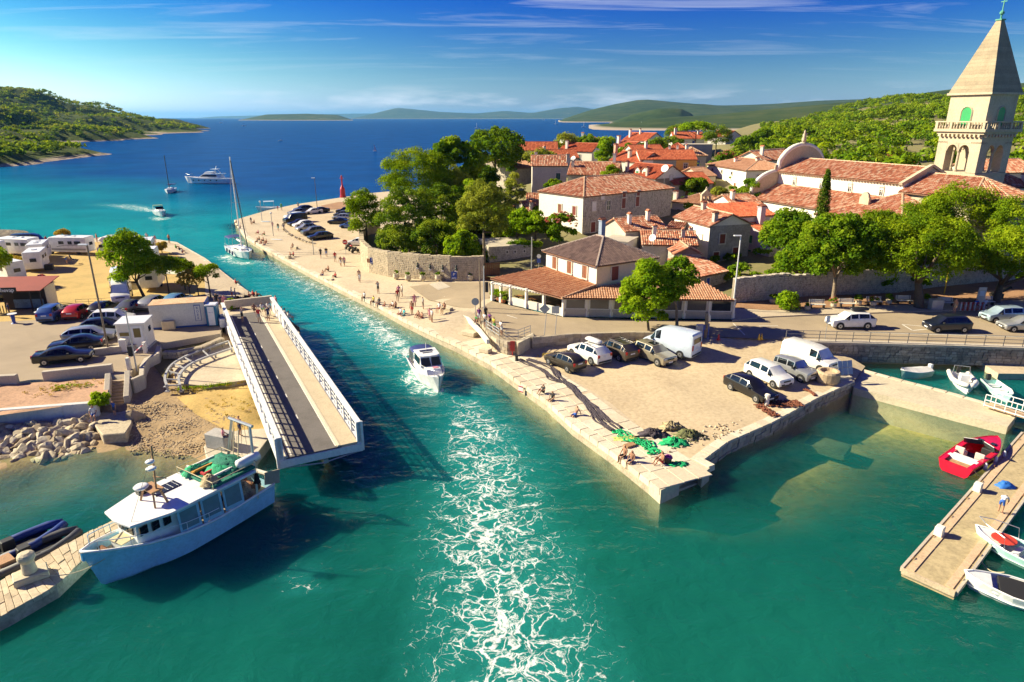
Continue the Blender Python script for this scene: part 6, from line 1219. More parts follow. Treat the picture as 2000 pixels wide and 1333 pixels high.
# ------------------------------------------------------------------ cars
def carpaint(name,col,metal=.25):
 return flat('car_paint_'+name,col,.28,metal,.5,.6)
CP={'black':carpaint('black',(.012,.012,.014)),'navy':carpaint('navy',(.012,.016,.035)),'white':carpaint('white',(.78,.77,.75),0),'silver':carpaint('silver',(.42,.43,.44),.5),'grey':carpaint('grey',(.13,.13,.135),.4),'brown':carpaint('brown',(.13,.105,.08),.4),'gold':carpaint('gold',(.33,.29,.21),.4),'red':carpaint('red',(.50,.02,.02)),'blue':carpaint('blue',(.07,.15,.38)),'teal':carpaint('pale_blue',(.38,.50,.58),.3),'lblue':carpaint('light_blue',(.16,.35,.55),.3),'shaded_white':carpaint('tree_shaded_white',(.60,.69,.80),0),'dbrown':carpaint('dark_brown',(.055,.045,.035),.3)}  # last but one: white van paint, tinted blue for the trees' shade
M_cg=flat('car_glass',(.010,.013,.016),.05,0,.7);M_tyre=flat('tyre_rubber',(.018,.018,.018),.85);M_rim=flat('alloy_rim',(.45,.45,.46),.35,.7);M_trim=flat('black_plastic',(.02,.02,.02),.6);M_lamp=flat('headlamp',(.75,.77,.8),.12);M_tail=flat('tail_lamp',(.42,.012,.012),.2);M_plate=flat('number_plate',(.78,.78,.76),.5)
# side outlines: (x fraction, belt z, top z, half width of top / half width of body, is greenhouse)
STY={
 'hatch':dict(L=4.15,W=1.76,st=[(0,.62,.64,.80),(.03,.74,.76,.86),(.20,.88,.92,.88),(.27,.93,.97,.86),(.43,.96,1.42,.70),(.60,.97,1.49,.72),(.80,.99,1.46,.70),(.93,1.02,1.20,.74),(.985,.98,1.0,.82),(1,.70,.72,.84)],g=(3,7),wx=(.18,.80),wr=.31),
 'suv':dict(L=4.55,W=1.84,st=[(0,.72,.74,.82),(.02,.90,.93,.88),(.20,1.03,1.07,.90),(.26,1.06,1.10,.88),(.40,1.10,1.60,.74),(.58,1.12,1.67,.75),(.84,1.15,1.63,.73),(.96,1.15,1.22,.80),(.99,1.10,1.12,.86),(1,.75,.77,.88)],g=(3,7),wx=(.18,.80),wr=.36),
 'sedan':dict(L=4.6,W=1.78,st=[(0,.58,.60,.80),(.02,.72,.75,.86),(.22,.85,.89,.88),(.29,.90,.93,.86),(.44,.93,1.36,.68),(.58,.94,1.41,.69),(.72,.95,1.33,.66),(.86,.97,1.00,.80),(.985,.96,.98,.84),(1,.65,.67,.82)],g=(3,7),wx=(.17,.79),wr=.31),
 'wagon':dict(L=4.6,W=1.80,st=[(0,.60,.62,.80),(.02,.74,.77,.86),(.21,.88,.92,.88),(.27,.92,.96,.86),(.42,.95,1.42,.70),(.60,.97,1.48,.71),(.84,1.0,1.42,.69),(.96,1.02,1.12,.76),(.99,.98,1.0,.82),(1,.68,.70,.84)],g=(3,7),wx=(.17,.79),wr=.32),
 'mpv':dict(L=4.2,W=1.75,st=[(0,.66,.68,.82),(.02,.84,.87,.88),(.15,.98,1.02,.90),(.20,1.02,1.06,.88),(.36,1.06,1.58,.74),(.56,1.07,1.66,.76),(.86,1.08,1.62,.76),(.97,1.10,1.22,.84),(.99,1.05,1.08,.88),(1,.7,.72,.88)],g=(3,7),wx=(.17,.81),wr=.32),
 'van':dict(L=5.0,W=1.98,st=[(0,.75,.78,.82),(.02,1.0,1.04,.88),(.12,1.14,1.18,.90),(.16,1.18,1.22,.90),(.27,1.24,1.92,.80),(.42,1.25,2.06,.86),(.70,1.25,2.08,.87),(.97,1.25,2.04,.87),(.995,1.2,1.9,.88),(1,.8,1.7,.89)],g=(3,5),wx=(.17,.79),wr=.34),
 'jeep':dict(L=3.65,W=1.64,st=[(0,.80,.83,.86),(.02,.95,.98,.90),(.26,1.04,1.08,.90),(.31,1.08,1.12,.88),(.41,1.10,1.62,.80),(.60,1.11,1.69,.82),(.88,1.11,1.67,.82),(.97,1.1,1.60,.83),(.99,1.06,1.15,.9),(1,.8,.85,.9)],g=(3,7),wx=(.18,.80),wr=.36),
 'bigvan':dict(L=5.3,W=2.05,st=[(0,.8,.83,.82),(.02,1.05,1.1,.88),(.10,1.25,1.3,.9),(.15,1.3,1.36,.9),(.26,1.36,2.2,.8),(.38,1.38,2.45,.86),(.70,1.38,2.5,.88),(.97,1.38,2.46,.88),(.995,1.3,2.3,.88),(1,.8,1.7,.89)],g=(3,5),wx=(.16,.78),wr=.35)}
def quad_inset(q,k,off):
 q=[Vector(p)for p in q];c=sum(q,Vector())/len(q);n=(q[1]-q[0]).cross(q[2]-q[0]).normalized();return[c+(p-c)*k+n*off for p in q]
def car_template(style):
 """list of (part, parent part, mesh, material key); x runs from nose to tail, centred on the wheelbase"""
 S=STY[style];L,W=S['L'],S['W'];hw=W/2;st=S['st'];n=len(st);out=[];ring=[]
 for i,(fx,zb,zt,tf)in enumerate(st):
  x=fx*L-L/2;en=.90 if i in(0,n-1)else(.965 if i in(1,n-2)else 1.0);w_=hw*en;zs=.26 if 0<i<n-1 else.34;tw2=w_*tf if zt-zb>.15 else w_*max(tf,.86)
  ring.append([(x,-w_*.93,zs),(x,-w_,zs+.16),(x,-w_,zb-.10),(x,-w_*.975,zb),(x,-tw2,zt-.05),(x,-tw2*.82,zt),(x,tw2*.82,zt),(x,tw2,zt-.05),(x,w_*.975,zb),(x,w_,zb-.10),(x,w_,zs+.16),(x,w_*.93,zs)])
 b_=MB();m=12
 for i in range(n-1):
  for j in range(m-1):
   b_.add([ring[i][j],ring[i+1][j],ring[i+1][j+1],ring[i][j+1]],[(0,1,2,3)][::1])
 b_.add(ring[0],[tuple(range(m))]);b_.add(ring[-1],[tuple(range(m))[::-1]])
 for i in range(n-1):b_.add([ring[i][0],ring[i][11],ring[i+1][11],ring[i+1][0]],[(0,1,2,3)])
 bm=bmesh.new();vv=[bm.verts.new(v)for v in b_.v]
 for f in b_.f:
  try:bm.faces.new([vv[i]for i in f])
  except ValueError:pass
 bmesh.ops.remove_doubles(bm,verts=bm.verts,dist=.001);bmesh.ops.recalc_face_normals(bm,faces=bm.faces);me=bpy.data.meshes.new('body');bm.to_mesh(me);bm.free();me.polygons.foreach_set('use_smooth',[True]*len(me.polygons));me.set_sharp_from_angle(angle=R(28));me.materials.append(CP['white']);out.append(('body',None,me,'paint'))
 def part(name,mb,mt,parent=None):
  o=mb.build(name,mt);out.append((name,parent,o.data,None));bpy.data.objects.remove(o)
 g0,g1=S['g']
 # windscreen, rear window, side windows: panes seated on the body, edges inset
 def pane(name,q,k=.90):
  mb=MB();P=quad_inset(q,k,.012);mb.add(P,[(0,1,2,3)]);mb.add([p-(P[1]-P[0]).cross(P[2]-P[0]).normalized()*.03 for p in P],[(3,2,1,0)]);part(name,mb,M_cg)
 pane('windscreen',[ring[g0][4],ring[g0][7],ring[g0+1][7],ring[g0+1][4]][::-1]if False else[ring[g0][7],ring[g0][4],ring[g0+1][4],ring[g0+1][7]][::-1],.92)
 if style in('van','bigvan'):r0=n-2;mb=MB();mb.box((L/2+.005,0,1.5 if style=='van' else 1.75),(.03,W*.66,.5));part('rear_window',mb,M_cg)
 else:r0=g1-1;pane('rear_window',[ring[g1-1][4],ring[g1-1][7],ring[g1][7],ring[g1][4]][::-1],.86)
 for s in(0,1):
  ji,jo=(3,4)if s==0 else(8,7)
  for i in range(g0,g1-(0 if style in('van','bigvan')else 0)):
   A,B_,C,D_=ring[i][ji],ring[i+1][ji],ring[i+1][jo],ring[i][jo]
   if(C[2]-B_[2])<.15 and(D_[2]-A[2])<.15:continue
   q=[A,B_,C,D_]if s==0 else[B_,A,D_,C];pane('side_window',q,.86)
 for s in(-1,1):
  mb=MB();mb.box((-L/2+.14,s*hw*.66,st[1][1]-.13),(.22,.34,.15));part('headlight',mb,M_lamp)
  mb=MB();mb.box((L/2-.05,s*hw*.80,st[-2][1]-.12),(.14,.22,.26 if style not in('van','bigvan')else.5));part('tail_light',mb,M_tail)
  mb=MB();mb.box((st[g0][0]*L-L/2+.35,s*(hw+.07),st[g0][1]+.05),(.16,.2,.14));part('wing_mirror',mb,M_trim)
  for q in S['wx']:
   ar=MB();ar.lathe([(S['wr']*1.16,-.012),(S['wr']*1.16,.012)],(q*L-L/2,s*(hw+.004),S['wr']*1.03),16,Matrix.Rotation(R(90),3,'X'));part('wheel_arch',ar,M_trim)
 mb=MB();mb.box((-L/2+.035,0,st[1][1]-.17),(.10,W*.46,.12));mb.box((-L/2+.03,0,.40),(.10,W*.7,.14));part('grille',mb,M_trim)
 mb=MB();mb.box((L/2+.005,0,.86 if style not in('sedan',)else.78),(.03,.52,.12));part('number_plate',mb,M_plate);mb=MB();mb.box((-L/2+.0,0,.46),(.05,.52,.11));part('number_plate',mb,M_plate)
 mb=MB();mb.box((L/2-.05,0,.42),(.14,W*.84,.16));part('bumper',mb,M_trim)
 ty=MB();r=S['wr'];Mx=Matrix.Rotation(R(90),3,'X');ty.lathe([(r*.62,-.10),(r*.94,-.10),(r,-.06),(r,.06),(r*.94,.10),(r*.62,.10)],(0,0,0),16,Mx);to=ty.build('wheel',M_tyre);tyre=to.data;bpy.data.objects.remove(to)
 rm=MB();rm.lathe([(r*.64,-.085),(r*.60,-.105),(r*.2,-.112),(r*.2,.112),(r*.60,.105),(r*.64,.085)],(0,0,0),10,Mx);ro=rm.build('rim',M_rim);rim=ro.data;bpy.data.objects.remove(ro)
 return dict(parts=out,tyre=tyre,rim=rim,S=S)
CT={}
def car(label,style,paint,p,heading,group='parked cars',lod=0,name=None,extras=(),cat=None):
 """heading = direction the nose points, degrees from +X"""
 T=CT.setdefault(style,None)or CT.update({style:car_template(style)})or CT[style]
 nm=name or{'van':'parked_van','bigvan':'parked_van','jeep':'parked_jeep','suv':'parked_car'}.get(style,'parked_car');e=empty(nm,p,R(heading)+PI);tag(e,label,cat or{'van':'van','bigvan':'van','jeep':'jeep'}.get(style,'car'),group);S=T['S'];L,W=S['L'],S['W']
 for pn,par,me,key in T['parts']:
  if lod and pn in('headlight','wing_mirror','grille','number_plate','bumper'):continue
  o=meshobj(pn,me,e)
  if key=='paint':o.material_slots[0].link='OBJECT';o.material_slots[0].material=CP[paint]
 for q in S['wx']:
  for s in(-1,1):
   o=meshobj('wheel',T['tyre'],e,(q*L-L/2,s*(W/2-.07),S['wr']))
   if not lod:meshobj('rim',T['rim'],o)
 for x in extras:
  if x[0]=='box':
   mb=MB();z0=max(q[2]for q in S['st']);mb.lathe([(.05,-1.0),(.40,-.85),(.46,0),(.42,.75),(.08,1.0)],(0,0,0),10,Matrix.Rotation(R(90),3,'Y'));o=mb.build('roof_box',flat('roof_box_'+x[1],(.02,.02,.022)if x[1]=='black' else(.75,.75,.74),.3),e,smooth=True);o.location=(x[2],x[3],z0+.22);o.scale=(1,1,.42)
  if x[0]=='rails':
   z0=max(q[2]for q in S['st'])
   for s in(-1,1):mb=MB();mb.bar((-L*.08,s*W*.34,z0+.04),(L*.33,s*W*.34,z0+.02),.05,.06);mb.build('roof_rail',M_rim,e)
   for k in range(3 if len(x)>1 else 2):mb=MB();mb.bar((k*.5-.1,-W*.36,z0+.1),(k*.5-.1,W*.36,z0+.1),.05,.05);mb.build('roof_bar',M_trim,e)
  if x[0]=='sunroof':mb=MB();mb.box((L*.02,0,max(q[2]for q in S['st'])+.005),(.7,.8,.02));mb.build('sunroof',M_cg,e)
 return e
def C_(px,py,z,z2=None):return at(px,py,z)
def hd(A,B,z):a,c=at(*A,z),at(*B,z);return math.degrees(math.atan2(c.y-a.y,c.x-a.x))
GQ='cars parked on the dirt lot'
car('small black-brown hatchback nearest the bastion on the dirt lot','hatch','dbrown',at(1103,716,1.1),128,GQ)
car('white estate car with white roof box beside the dark hatchback','suv','white',at(1150,701,1.2),124,GQ,extras=[('box','white',.3,.3),('rails',)])
car('bronze sport utility with loaded roof rack between white car and gold off-roader','suv','brown',at(1204,695,1.25),122,GQ,extras=[('rails',3)])
car('gold off-roader with black sunroof facing the water','suv','gold',at(1275,703,1.25),303,GQ,extras=[('sunroof',)])
car('white delivery van under the locust trees','bigvan','shaded_white',at(1310,688,1.6),138,GQ)  # white van, the bluish tree shade is in its paint
car('black saloon at the water side of the dirt lot','wagon','black',at(1464,770,1.05),296,GQ)
car('white people carrier beside the black saloon','mpv','white',at(1499,744,1.1),296,GQ)
car('silver jeep between the two white vans','jeep','silver',at(1551,736,1.1),302,GQ)
car('white van nearest the round stone tub','van','white',at(1580,714,1.2),304,GQ)
GR='cars on the road'
car('white sport utility with black roof box driving left','suv','white',at(1659,639,2.31),181,GR,name='moving_car',extras=[('box','black',.9,.25)])
car('dark navy people carrier with open side door on the road','mpv','navy',at(1847,646,2.31),180,GR,name='moving_car')
car('pale blue people carrier parked beside the benches','mpv','teal',at(1956,627,2.31),183,GR,name='moving_car');car('silver car cut by the right edge of the road','wagon','silver',at(1997,645,2.31),178,GR,name='moving_car')
GL='cars in the left parking'
car('black saloon at the front of the left parking','sedan','black',at(127,706,2.01),18,GL);car('dark coupe just behind the front black saloon','sedan','navy',at(153,682,2.01),197,GL);car('light silver estate next to the lamp post','wagon','silver',at(178,665,2.01),16,GL);car('black car half hidden by the white booth','hatch','black',at(204,648,2.01),14,GL);car('white and blue car behind the booth','mpv','white',at(222,634,2.01),12,GL)
car('blue hatchback beside the food stall','mpv','blue',at(106,622,2.0),100,GL);car('red hatchback beside the blue one','hatch','red',at(155,618,2.0),98,GL);car('black car right of the red hatchback','hatch','black',at(205,612,2.0),92,GL);car('grey saloon in front of the white camper van','sedan','grey',at(258,608,2.0),90,GL);car('silver car behind the shipping container','wagon','silver',at(303,600,2.0),88,GL);car('light blue car at the end of the row behind the container','hatch','lblue',at(348,596,2.0),86,GL)
car('white van with bonnet towards the parking at the field edge','bigvan','white',at(240,586,1.95),296,GL);car('white van behind the field fence','van','white',at(234,556,1.9),296,GL);car('dark car left of the red stall roof','wagon','black',at(20,585,1.9),15,GL)
GM='cars parked on the mole'
# one row nose-in along the stone kerb, then the second row by the grove
mole=[('black','wagon',626,468,'black sport car first in the mole row nearest the plaza'),('grey','suv',612,459,'grey car second in the mole row'),('silver','hatch',598,451,'silver car with roof box third in the mole row'),('white','hatch',592,444,'white car fourth in the mole row'),('black','sedan',584,441,'black low car fifth in the mole row'),('black','van',577,435,'black van in the middle of the mole row'),('white','wagon',576,427,'white car behind the black van'),('grey','hatch',580,420,'dark grey car next to last in the mole row'),('navy','wagon',592,413,'navy car at the seaward end of the mole row'),('white','sedan',611,418,'white car parked crosswise at the mole end'),('black','sedan',625,416,'black car right of the white crosswise one')]
for pt,sty,px,py,lb in mole:car(lb,sty,pt,at(px,py,1.05),hd((px,py),(px-40,py+4),1.05),GM,1,extras=[('box','black',.4,0)]if 'roof box' in lb else())
for pt,sty,px,py,lb in[('black','sedan',662,438,'black car nearest the grove in the second mole row'),('silver','hatch',668,430,'silver car behind the black one in the second mole row'),('grey','hatch',670,424,'grey car third in the second mole row'),('black','suv',676,418,'dark car last in the second mole row'),('blue','hatch',684,446,'blue car half hidden by the grove pine'),('white','hatch',700,480,'white car behind the motorbikes at the round wall'),('silver','van',752,478,'silver car parked in the shade inside the round wall')]:car(lb,sty,pt,at(px,py,1.1 if px<720 else 1.6),172,GM,1)
# ------------------------------------------------------------------ campers and caravans
M_cw=flat('camper_white',(.80,.80,.78),.35);M_cgy=flat('camper_grey',(.34,.34,.34),.4);M_cdk=flat('camper_window',(.03,.035,.04),.1)
def camper(label,p,heading,L=7.0,W=2.25,H=2.85,cab=True,name='motorhome',cat='motorhome',stripe=True):
 e=empty(name,p,R(heading)+PI);tag(e,label,cat,'campers on the left bank');hw=W/2
 pr_=[(-L/2,.4),(L/2,.4),(L/2,H),(-L/2+(1.1 if cab else.35),H),(-L/2+(.45 if cab else.05),H-.5),(-L/2+(1.0 if cab else-.05),H-.95),(-L/2+.25,1.15),(-L/2,1.0)]if cab else[(-L/2+.1,.4),(L/2-.05,.4),(L/2,1.3),(L/2-.12,H),(-L/2+.4,H),(-L/2,1.4)]
 n=len(pr_);b_=MB();b_.add([(x,-hw,z_)for x,z_ in pr_]+[(x,hw,z_)for x,z_ in pr_],[tuple(range(n))[::1],tuple(range(n,2*n))[::-1]]+[(i,n+i,n+(i+1)%n,(i+1)%n)for i in range(n)]);b_.build('body',M_cw,e,bevel=.06)
 for s in(-1,1):
  for x,w_ in((-.6,.9),(.9,.7),(2.2,1.1))if L>6 else((-.6,.9),(1.1,.9)):
   q=MB();q.box((x,s*(hw+.01),1.95),(w_,.05,.5));q.build('side_window',M_cdk,e)
  q=MB();q.box((0 if not cab else.5,s*(hw+.008),.85),(L*.82,.03,.3));q.build('skirt',M_cgy if stripe else M_cw,e)
  if stripe:
   q=MB();q.bar((-L*.2,s*(hw+.014),1.3),(0,s*(hw+.014),1.55),.02,.06);q.bar((0,s*(hw+.014),1.55),(L*.4,s*(hw+.014),1.6),.02,.06);q.build('stripe',M_trim,e)
  if cab:q=MB();q.box((-L/2+.75,s*(hw+.01),1.35),(.6,.04,.5));q.build('side_window',M_cdk,e)
 if cab:q=MB();q.add([(-L/2+.24,-hw*.88,1.18),(-L/2+.24,hw*.88,1.18),(-L/2+.92,hw*.88,H-.98),(-L/2+.92,-hw*.88,H-.98)],[(0,3,2,1),(0,1,2,3)]);q.build('windscreen',M_cdk,e)
 q=MB();q.box((L/2+.012,.1,1.7),(.03,.8,.5));q.build('rear_window',M_cdk,e)
 for x in(-.8,.9)if L>5 else(.2,):q=MB();q.box((x,0,H+.06),(.7,.6,.12));q.build('roof_vent',M_cw,e,bevel=.03)
 if L>6:q=MB();q.box((.1,.5,H+.03),(1.2,.5,.04));q.build('solar_panel',M_cdk,e)
 for x in((-L/2+1.0,L/2-1.6)if cab else(.3,)):
  for s in(-1,1):q=MB();q.lathe([(.2,-.1),(.33,-.1),(.33,.1),(.2,.1)],(x,s*(hw-.12),.33),14,Matrix.Rotation(R(90),3,'X'));q.build('wheel',M_tyre,e)
 return e
camper('long white and grey motorhome parked along the field edge',at(140,495,1.6),176,7.2)
camper('white motorhome behind the large camp tree',at(236,494,1.5),184,6.4)
camper('white caravan with open back beside the cool box',at(75,525,1.75),114,5.0,cab=False,name='caravan',cat='caravan',stripe=False);camper('white caravan behind the one with the open back',at(80,508,1.7),114,5.2,cab=False,name='caravan',cat='caravan',stripe=False)
camper('white caravan at the far left with grey side window',at(40,498,1.7),170,6.4,cab=False,name='caravan',cat='caravan',stripe=False);camper('white caravan with red mark cut by the left edge',at(18,548,1.8),150,5.4,cab=False,name='caravan',cat='caravan',stripe=False)
camper('white caravan under the camp tree branches',at(292,524,1.7),108,6.0,cab=False,name='caravan',cat='caravan',stripe=False);camper('white caravan with awning behind the silver car',at(300,560,1.8),108,5.2,cab=False,name='caravan',cat='caravan',stripe=False);camper('white caravan topmost by the bathers',at(288,502,1.6),112,5.6,cab=False,name='caravan',cat='caravan',stripe=False)
car('blue van with raised roof behind the caravans','bigvan','navy',at(62,484,1.5),15,'campers on the left bank',1,name='camper_van')
camper('white caravan half behind the left edge tree',at(-14,510,1.7),100,5.4,cab=False,name='caravan',cat='caravan',stripe=False)
aw=empty('awning',at(338,562,1.75));tag(aw,'pale awning between caravan and shrubs','awning');q=MB();q.slab([(-1.6,-1.2,2.3),(1.8,-1.2,2.0),(1.8,1.2,2.0),(-1.6,1.2,2.3)],.03);q.build('canopy',flat('awning_cloth',(.70,.67,.60),.9),aw)
for x,y in((1.75,-1.15),(1.75,1.15),(-1.55,-1.15),(-1.55,1.15)):q=MB();q.tube([(x,y,0),(x,y,2.05)],.025,5);q.build('pole',M_metal,aw)
# motorbikes by the round wall
def motorbike(label,p,heading):
 e=empty('motorbike',p,R(heading));tag(e,label,'motorbike','motorbikes by the round wall');Mx=Matrix.Rotation(R(90),3,'X')
 for x in(-.65,.65):q=MB();q.lathe([(.22,-.06),(.31,-.05),(.31,.05),(.22,.06)],(x,0,.31),14,Mx);q.build('wheel',M_tyre,e)
 q=MB();q.tube([(.65,0,.31),(.45,0,.85),(0,0,.55),(-.65,0,.35)],.05,6);q.box((-.05,0,.5),(.5,.25,.35));q.build('frame',M_trim,e);q=MB();q.lathe([(.05,-.3),(.16,-.2),(.18,.1),(.06,.3)],(.12,0,.82),8,Matrix.Rotation(R(90),3,'Y'));q.build('tank',CP['red']if rnd.random()<.3 else CP['black'],e);q=MB();q.box((-.4,0,.8),(.6,.24,.1));q.build('seat',M_trim,e);q=MB();q.tube([(.42,-.35,1.0),(.46,0,.95),(.42,.35,1.0)],.02,5);q.build('handlebar',M_metal,e)
motorbike('black motorbike nearest the round wall end',at(694,494,1.15),60);motorbike('motorbike left of the white car by the round wall',at(686,490,1.15),75);motorbike('motorbike behind the no entry sign',at(680,487,1.1),70)
# ------------------------------------------------------------------ boats
def hull(b_,L,B,stations,deck_drop=.25,n=14,transom=.75,keel=-.35,flare=.12,bul=.05):
 """hull shell from bow (x = L/2) to stern; stations gives the sheer height along the length. Returns deck outline"""
 rows=[];deck=[]
 for i in range(n+1):
  f=i/n;x=L/2-f*L;hb=B/2*(min(1.0,(f/.42))**.62 if f<.42 else 1-(1-transom)*((f-.42)/.58)**2);zs=np.interp(f,[0,.25,.6,1],stations);hb=max(hb,.03);wl=hb*(1-flare*(1.6 if f<.3 else 1))*(.75 if f<.08 else 1);rk=L*.10*(1-f)**3 if f<.6 else 0
  rows.append([(x-rk*1.0,0,keel*(.3+.7*min(1,f*4))),(x-rk*.8,-wl*.72,-.16),(x-rk*.55,-wl,.12),(x,-hb,zs),(x,-hb+bul,zs+.02),(x,-hb+bul+.02,zs-deck_drop)]);deck.append((x,hb-bul-.02,zs-deck_drop))
 for i in range(n):
  for j in range(5):
   a,c,d,e=rows[i][j],rows[i+1][j],rows[i+1][j+1],rows[i][j+1];b_.add([a,c,d,e],[(0,1,2,3)]);b_.add([(p[0],-p[1],p[2])for p in(a,e,d,c)],[(0,1,2,3)])
 r=rows[-1];tr_=r[:4]+[(p[0],-p[1],p[2])for p in r[:4]][::-1][:-1];b_.add(tr_,[tuple(range(len(tr_)))]);return deck
def deckplate(b_,deck,dz=0.0,x0=None,x1=None):
 D_=[d for d in deck if(x0 is None or d[0]>=x0)and(x1 is None or d[0]<=x1)]
 for a,c in zip(D_[:-1],D_[1:]):b_.add([(a[0],-a[1],a[2]+dz),(a[0],a[1],a[2]+dz),(c[0],c[1],c[2]+dz),(c[0],-c[1],c[2]+dz)],[(0,1,2,3)])
def plate(b_,outline,z0,z1):b_.prism(outline,z0,z1)
def house_block(b_,x0,x1,w0,w1,z0,z1,rf=.15,rb=.05,tum=.92):
 """cabin block, front at x1"""
 b_.add([(x0,-w0,z0),(x1,-w1,z0),(x1,w1,z0),(x0,w0,z0),(x0+rb,-w0*tum,z1),(x1-rf,-w1*tum,z1),(x1-rf,w1*tum,z1),(x0+rb,w0*tum,z1)],[(0,1,5,4),(1,2,6,5),(2,3,7,6),(3,0,4,7),(4,5,6,7)])
M_bwh=flat('boat_white',(.82,.82,.80),.25,0,.5,.3);M_bbl=mat('boat_sky_blue',(.36,.67,.86),.4,.08,.8,6,.05,world=False,stain=.3);M_bcab=flat('cabin_blue',(.28,.52,.66),.4);M_bdk=mat('boat_deck',(.46,.36,.26),.8,.15,2,9,.1,world=False);M_anti=flat('antifouling',(.03,.035,.05),.6);M_nav=flat('navy_canvas',(.012,.03,.16),.8);M_rope=flat('rope',(.55,.46,.30),.9);M_fend=flat('fender',(.72,.74,.76),.5);M_aqua=flat('aqua_hull',(.40,.68,.62),.35);M_rub=flat('inflatable_grey',(.06,.062,.07),.6);M_wood2=mat('teak',(.42,.24,.12),.6,.15,3,12,world=False)
def boat(name,label,p,heading,cat='boat',group=None):e=empty(name,p,R(heading));tag(e,label,cat,group);return e
def btube(e,nm,pts,r,m,n=6):q=MB();q.tube(pts,r,n);return q.build(nm,m,e)
# fishing boat moored at the jetty
fb0,fb1=at(205,1118,.9),at(512,958,.8);fh=math.degrees(math.atan2(fb0.y-fb1.y,fb0.x-fb1.x));fc=(fb0+fb1)/2
FL=(fb0-fb1).length+.9;fb=boat('fishing_boat','blue and white fishing trawler with long white wheelhouse roof moored at the jetty',(fc.x-.45,fc.y-.05,.05),fh,'fishing boat');FB=3.55
b_=MB();dk=hull(b_,FL,FB,[2.35,1.75,1.35,1.45],.55,16,.82,-.7,.16,.10);b_.build('hull',M_bbl,fb,smooth=False)
b_=MB()
for s in(-1,1):b_.tube([(x,s*(y+.10),z_+.58)for x,y,z_ in dk],.075,6)
b_.build('gunwale',M_bwh,fb,smooth=True)
b_=MB();deckplate(b_,dk);b_.build('deck',M_bdk,fb)
x0,x1=-FL*.30,FL*.27
b_=MB();house_block(b_,x1-2.0,x1+.15,1.25,.95,1.0,3.05,.1,0,.96);b_.build('wheelhouse',M_bwh,fb)
for s in(-1,1):
 for k,(xa,w_)in enumerate(((x1-.25,.45),(x1-.85,.42),(x1-1.45,.42))):q=MB();q.box((xa,s*(1.04+k*.075),2.5),(w_,.06,.5),s*.12);q.build('window',M_cg,fb)
for y in(-.48,0,.48):q=MB();q.box((x1+.12,y,2.52),(.06,.38,.5));q.build('window',M_cg,fb)
for s in(-1,1): # blue side screens with big panes, leaning slightly
 for k in range(3):
  xa=x0+.2+k*(x1-1.9-x0)/3;xb=xa+(x1-1.9-x0)/3-.12;yy=s*1.62
  q=MB();q.slab([(xa,yy,1.45),(xb,yy,1.5),(xb,yy*.93,3.0),(xa,yy*.93,3.0)][::s],.05);pn=q.build('side_screen',M_bcab,fb)
  q=MB();q.slab([(xa+.15,yy+s*.03,1.7),(xb-.12,yy+s*.03,1.75),(xb-.12,yy*.945+s*.03,2.8),(xa+.15,yy*.945+s*.03,2.8)][::s],.02);q.build('pane',flat('grey_pane',(.16,.24,.28),.2),pn)
rf=MB();rf.prism([(x0-.7,-1.85),(x1-1.4,-1.85),(x1+.45,-1.25),(x1+.62,0),(x1+.45,1.25),(x1-1.4,1.85),(x0-.7,1.85)],3.05,3.2);rf.build('roof',M_bwh,fb,bevel=.03)
# radar mast on a timber trestle
q=MB()
for a,c in(((x1-1.2,-.7,3.2),(x1-1.35,-.45,4.0)),((x1-1.2,.7,3.2),(x1-1.35,.45,4.0)),((x1-1.9,-.7,3.2),(x1-1.75,-.45,4.0)),((x1-1.9,.7,3.2),(x1-1.75,.45,4.0))):q.bar(a,c,.09)
q.box((x1-1.55,0,4.04),(.7,1.2,.08));q.build('mast_trestle',M_wood2,fb);btube(fb,'mast',[(x1-1.6,.35,4.0),(x1-1.75,.4,6.6)],.055,M_wood2)
for zz,r in((5.35,.28),(5.75,.24)):q=MB();q.lathe([(r*.8,-.05),(r,.03),(r*.7,.1)],(x1-1.5,.45,zz),14);q.build('radar_dome',M_bwh,fb,smooth=True)
q=MB();q.lathe([(.36,0),(.40,.08),(.30,.16)],(x1-1.2,-.35,4.1),16);q.build('radar_dome',M_bwh,fb,smooth=True)
btube(fb,'stay',[(x1-1.72,.4,6.2),(x1+.2,.9,3.2)],.015,M_rope,4);btube(fb,'yard',[(x1-1.7,.1,4.7),(x1-1.9,1.0,4.75)],.03,M_wood2)
q=MB();q.box((x1-2.6,-.75,3.24),(1.5,.8,.04));q.build('solar_panel',M_cdk,fb)
for k in range(5):
 q=MB();q.box((x1-3.2+k*.3,-.75,3.265),(.02,.78,.01));q.build('cell_line',M_rim,fb)
q=MB();q.lathe([(.2,0),(.26,.25),(.2,.5)],(x1-1.9,-1.35,3.32),10,Matrix.Rotation(R(90),3,'Y'));q.build('liferaft',M_trim,fb)
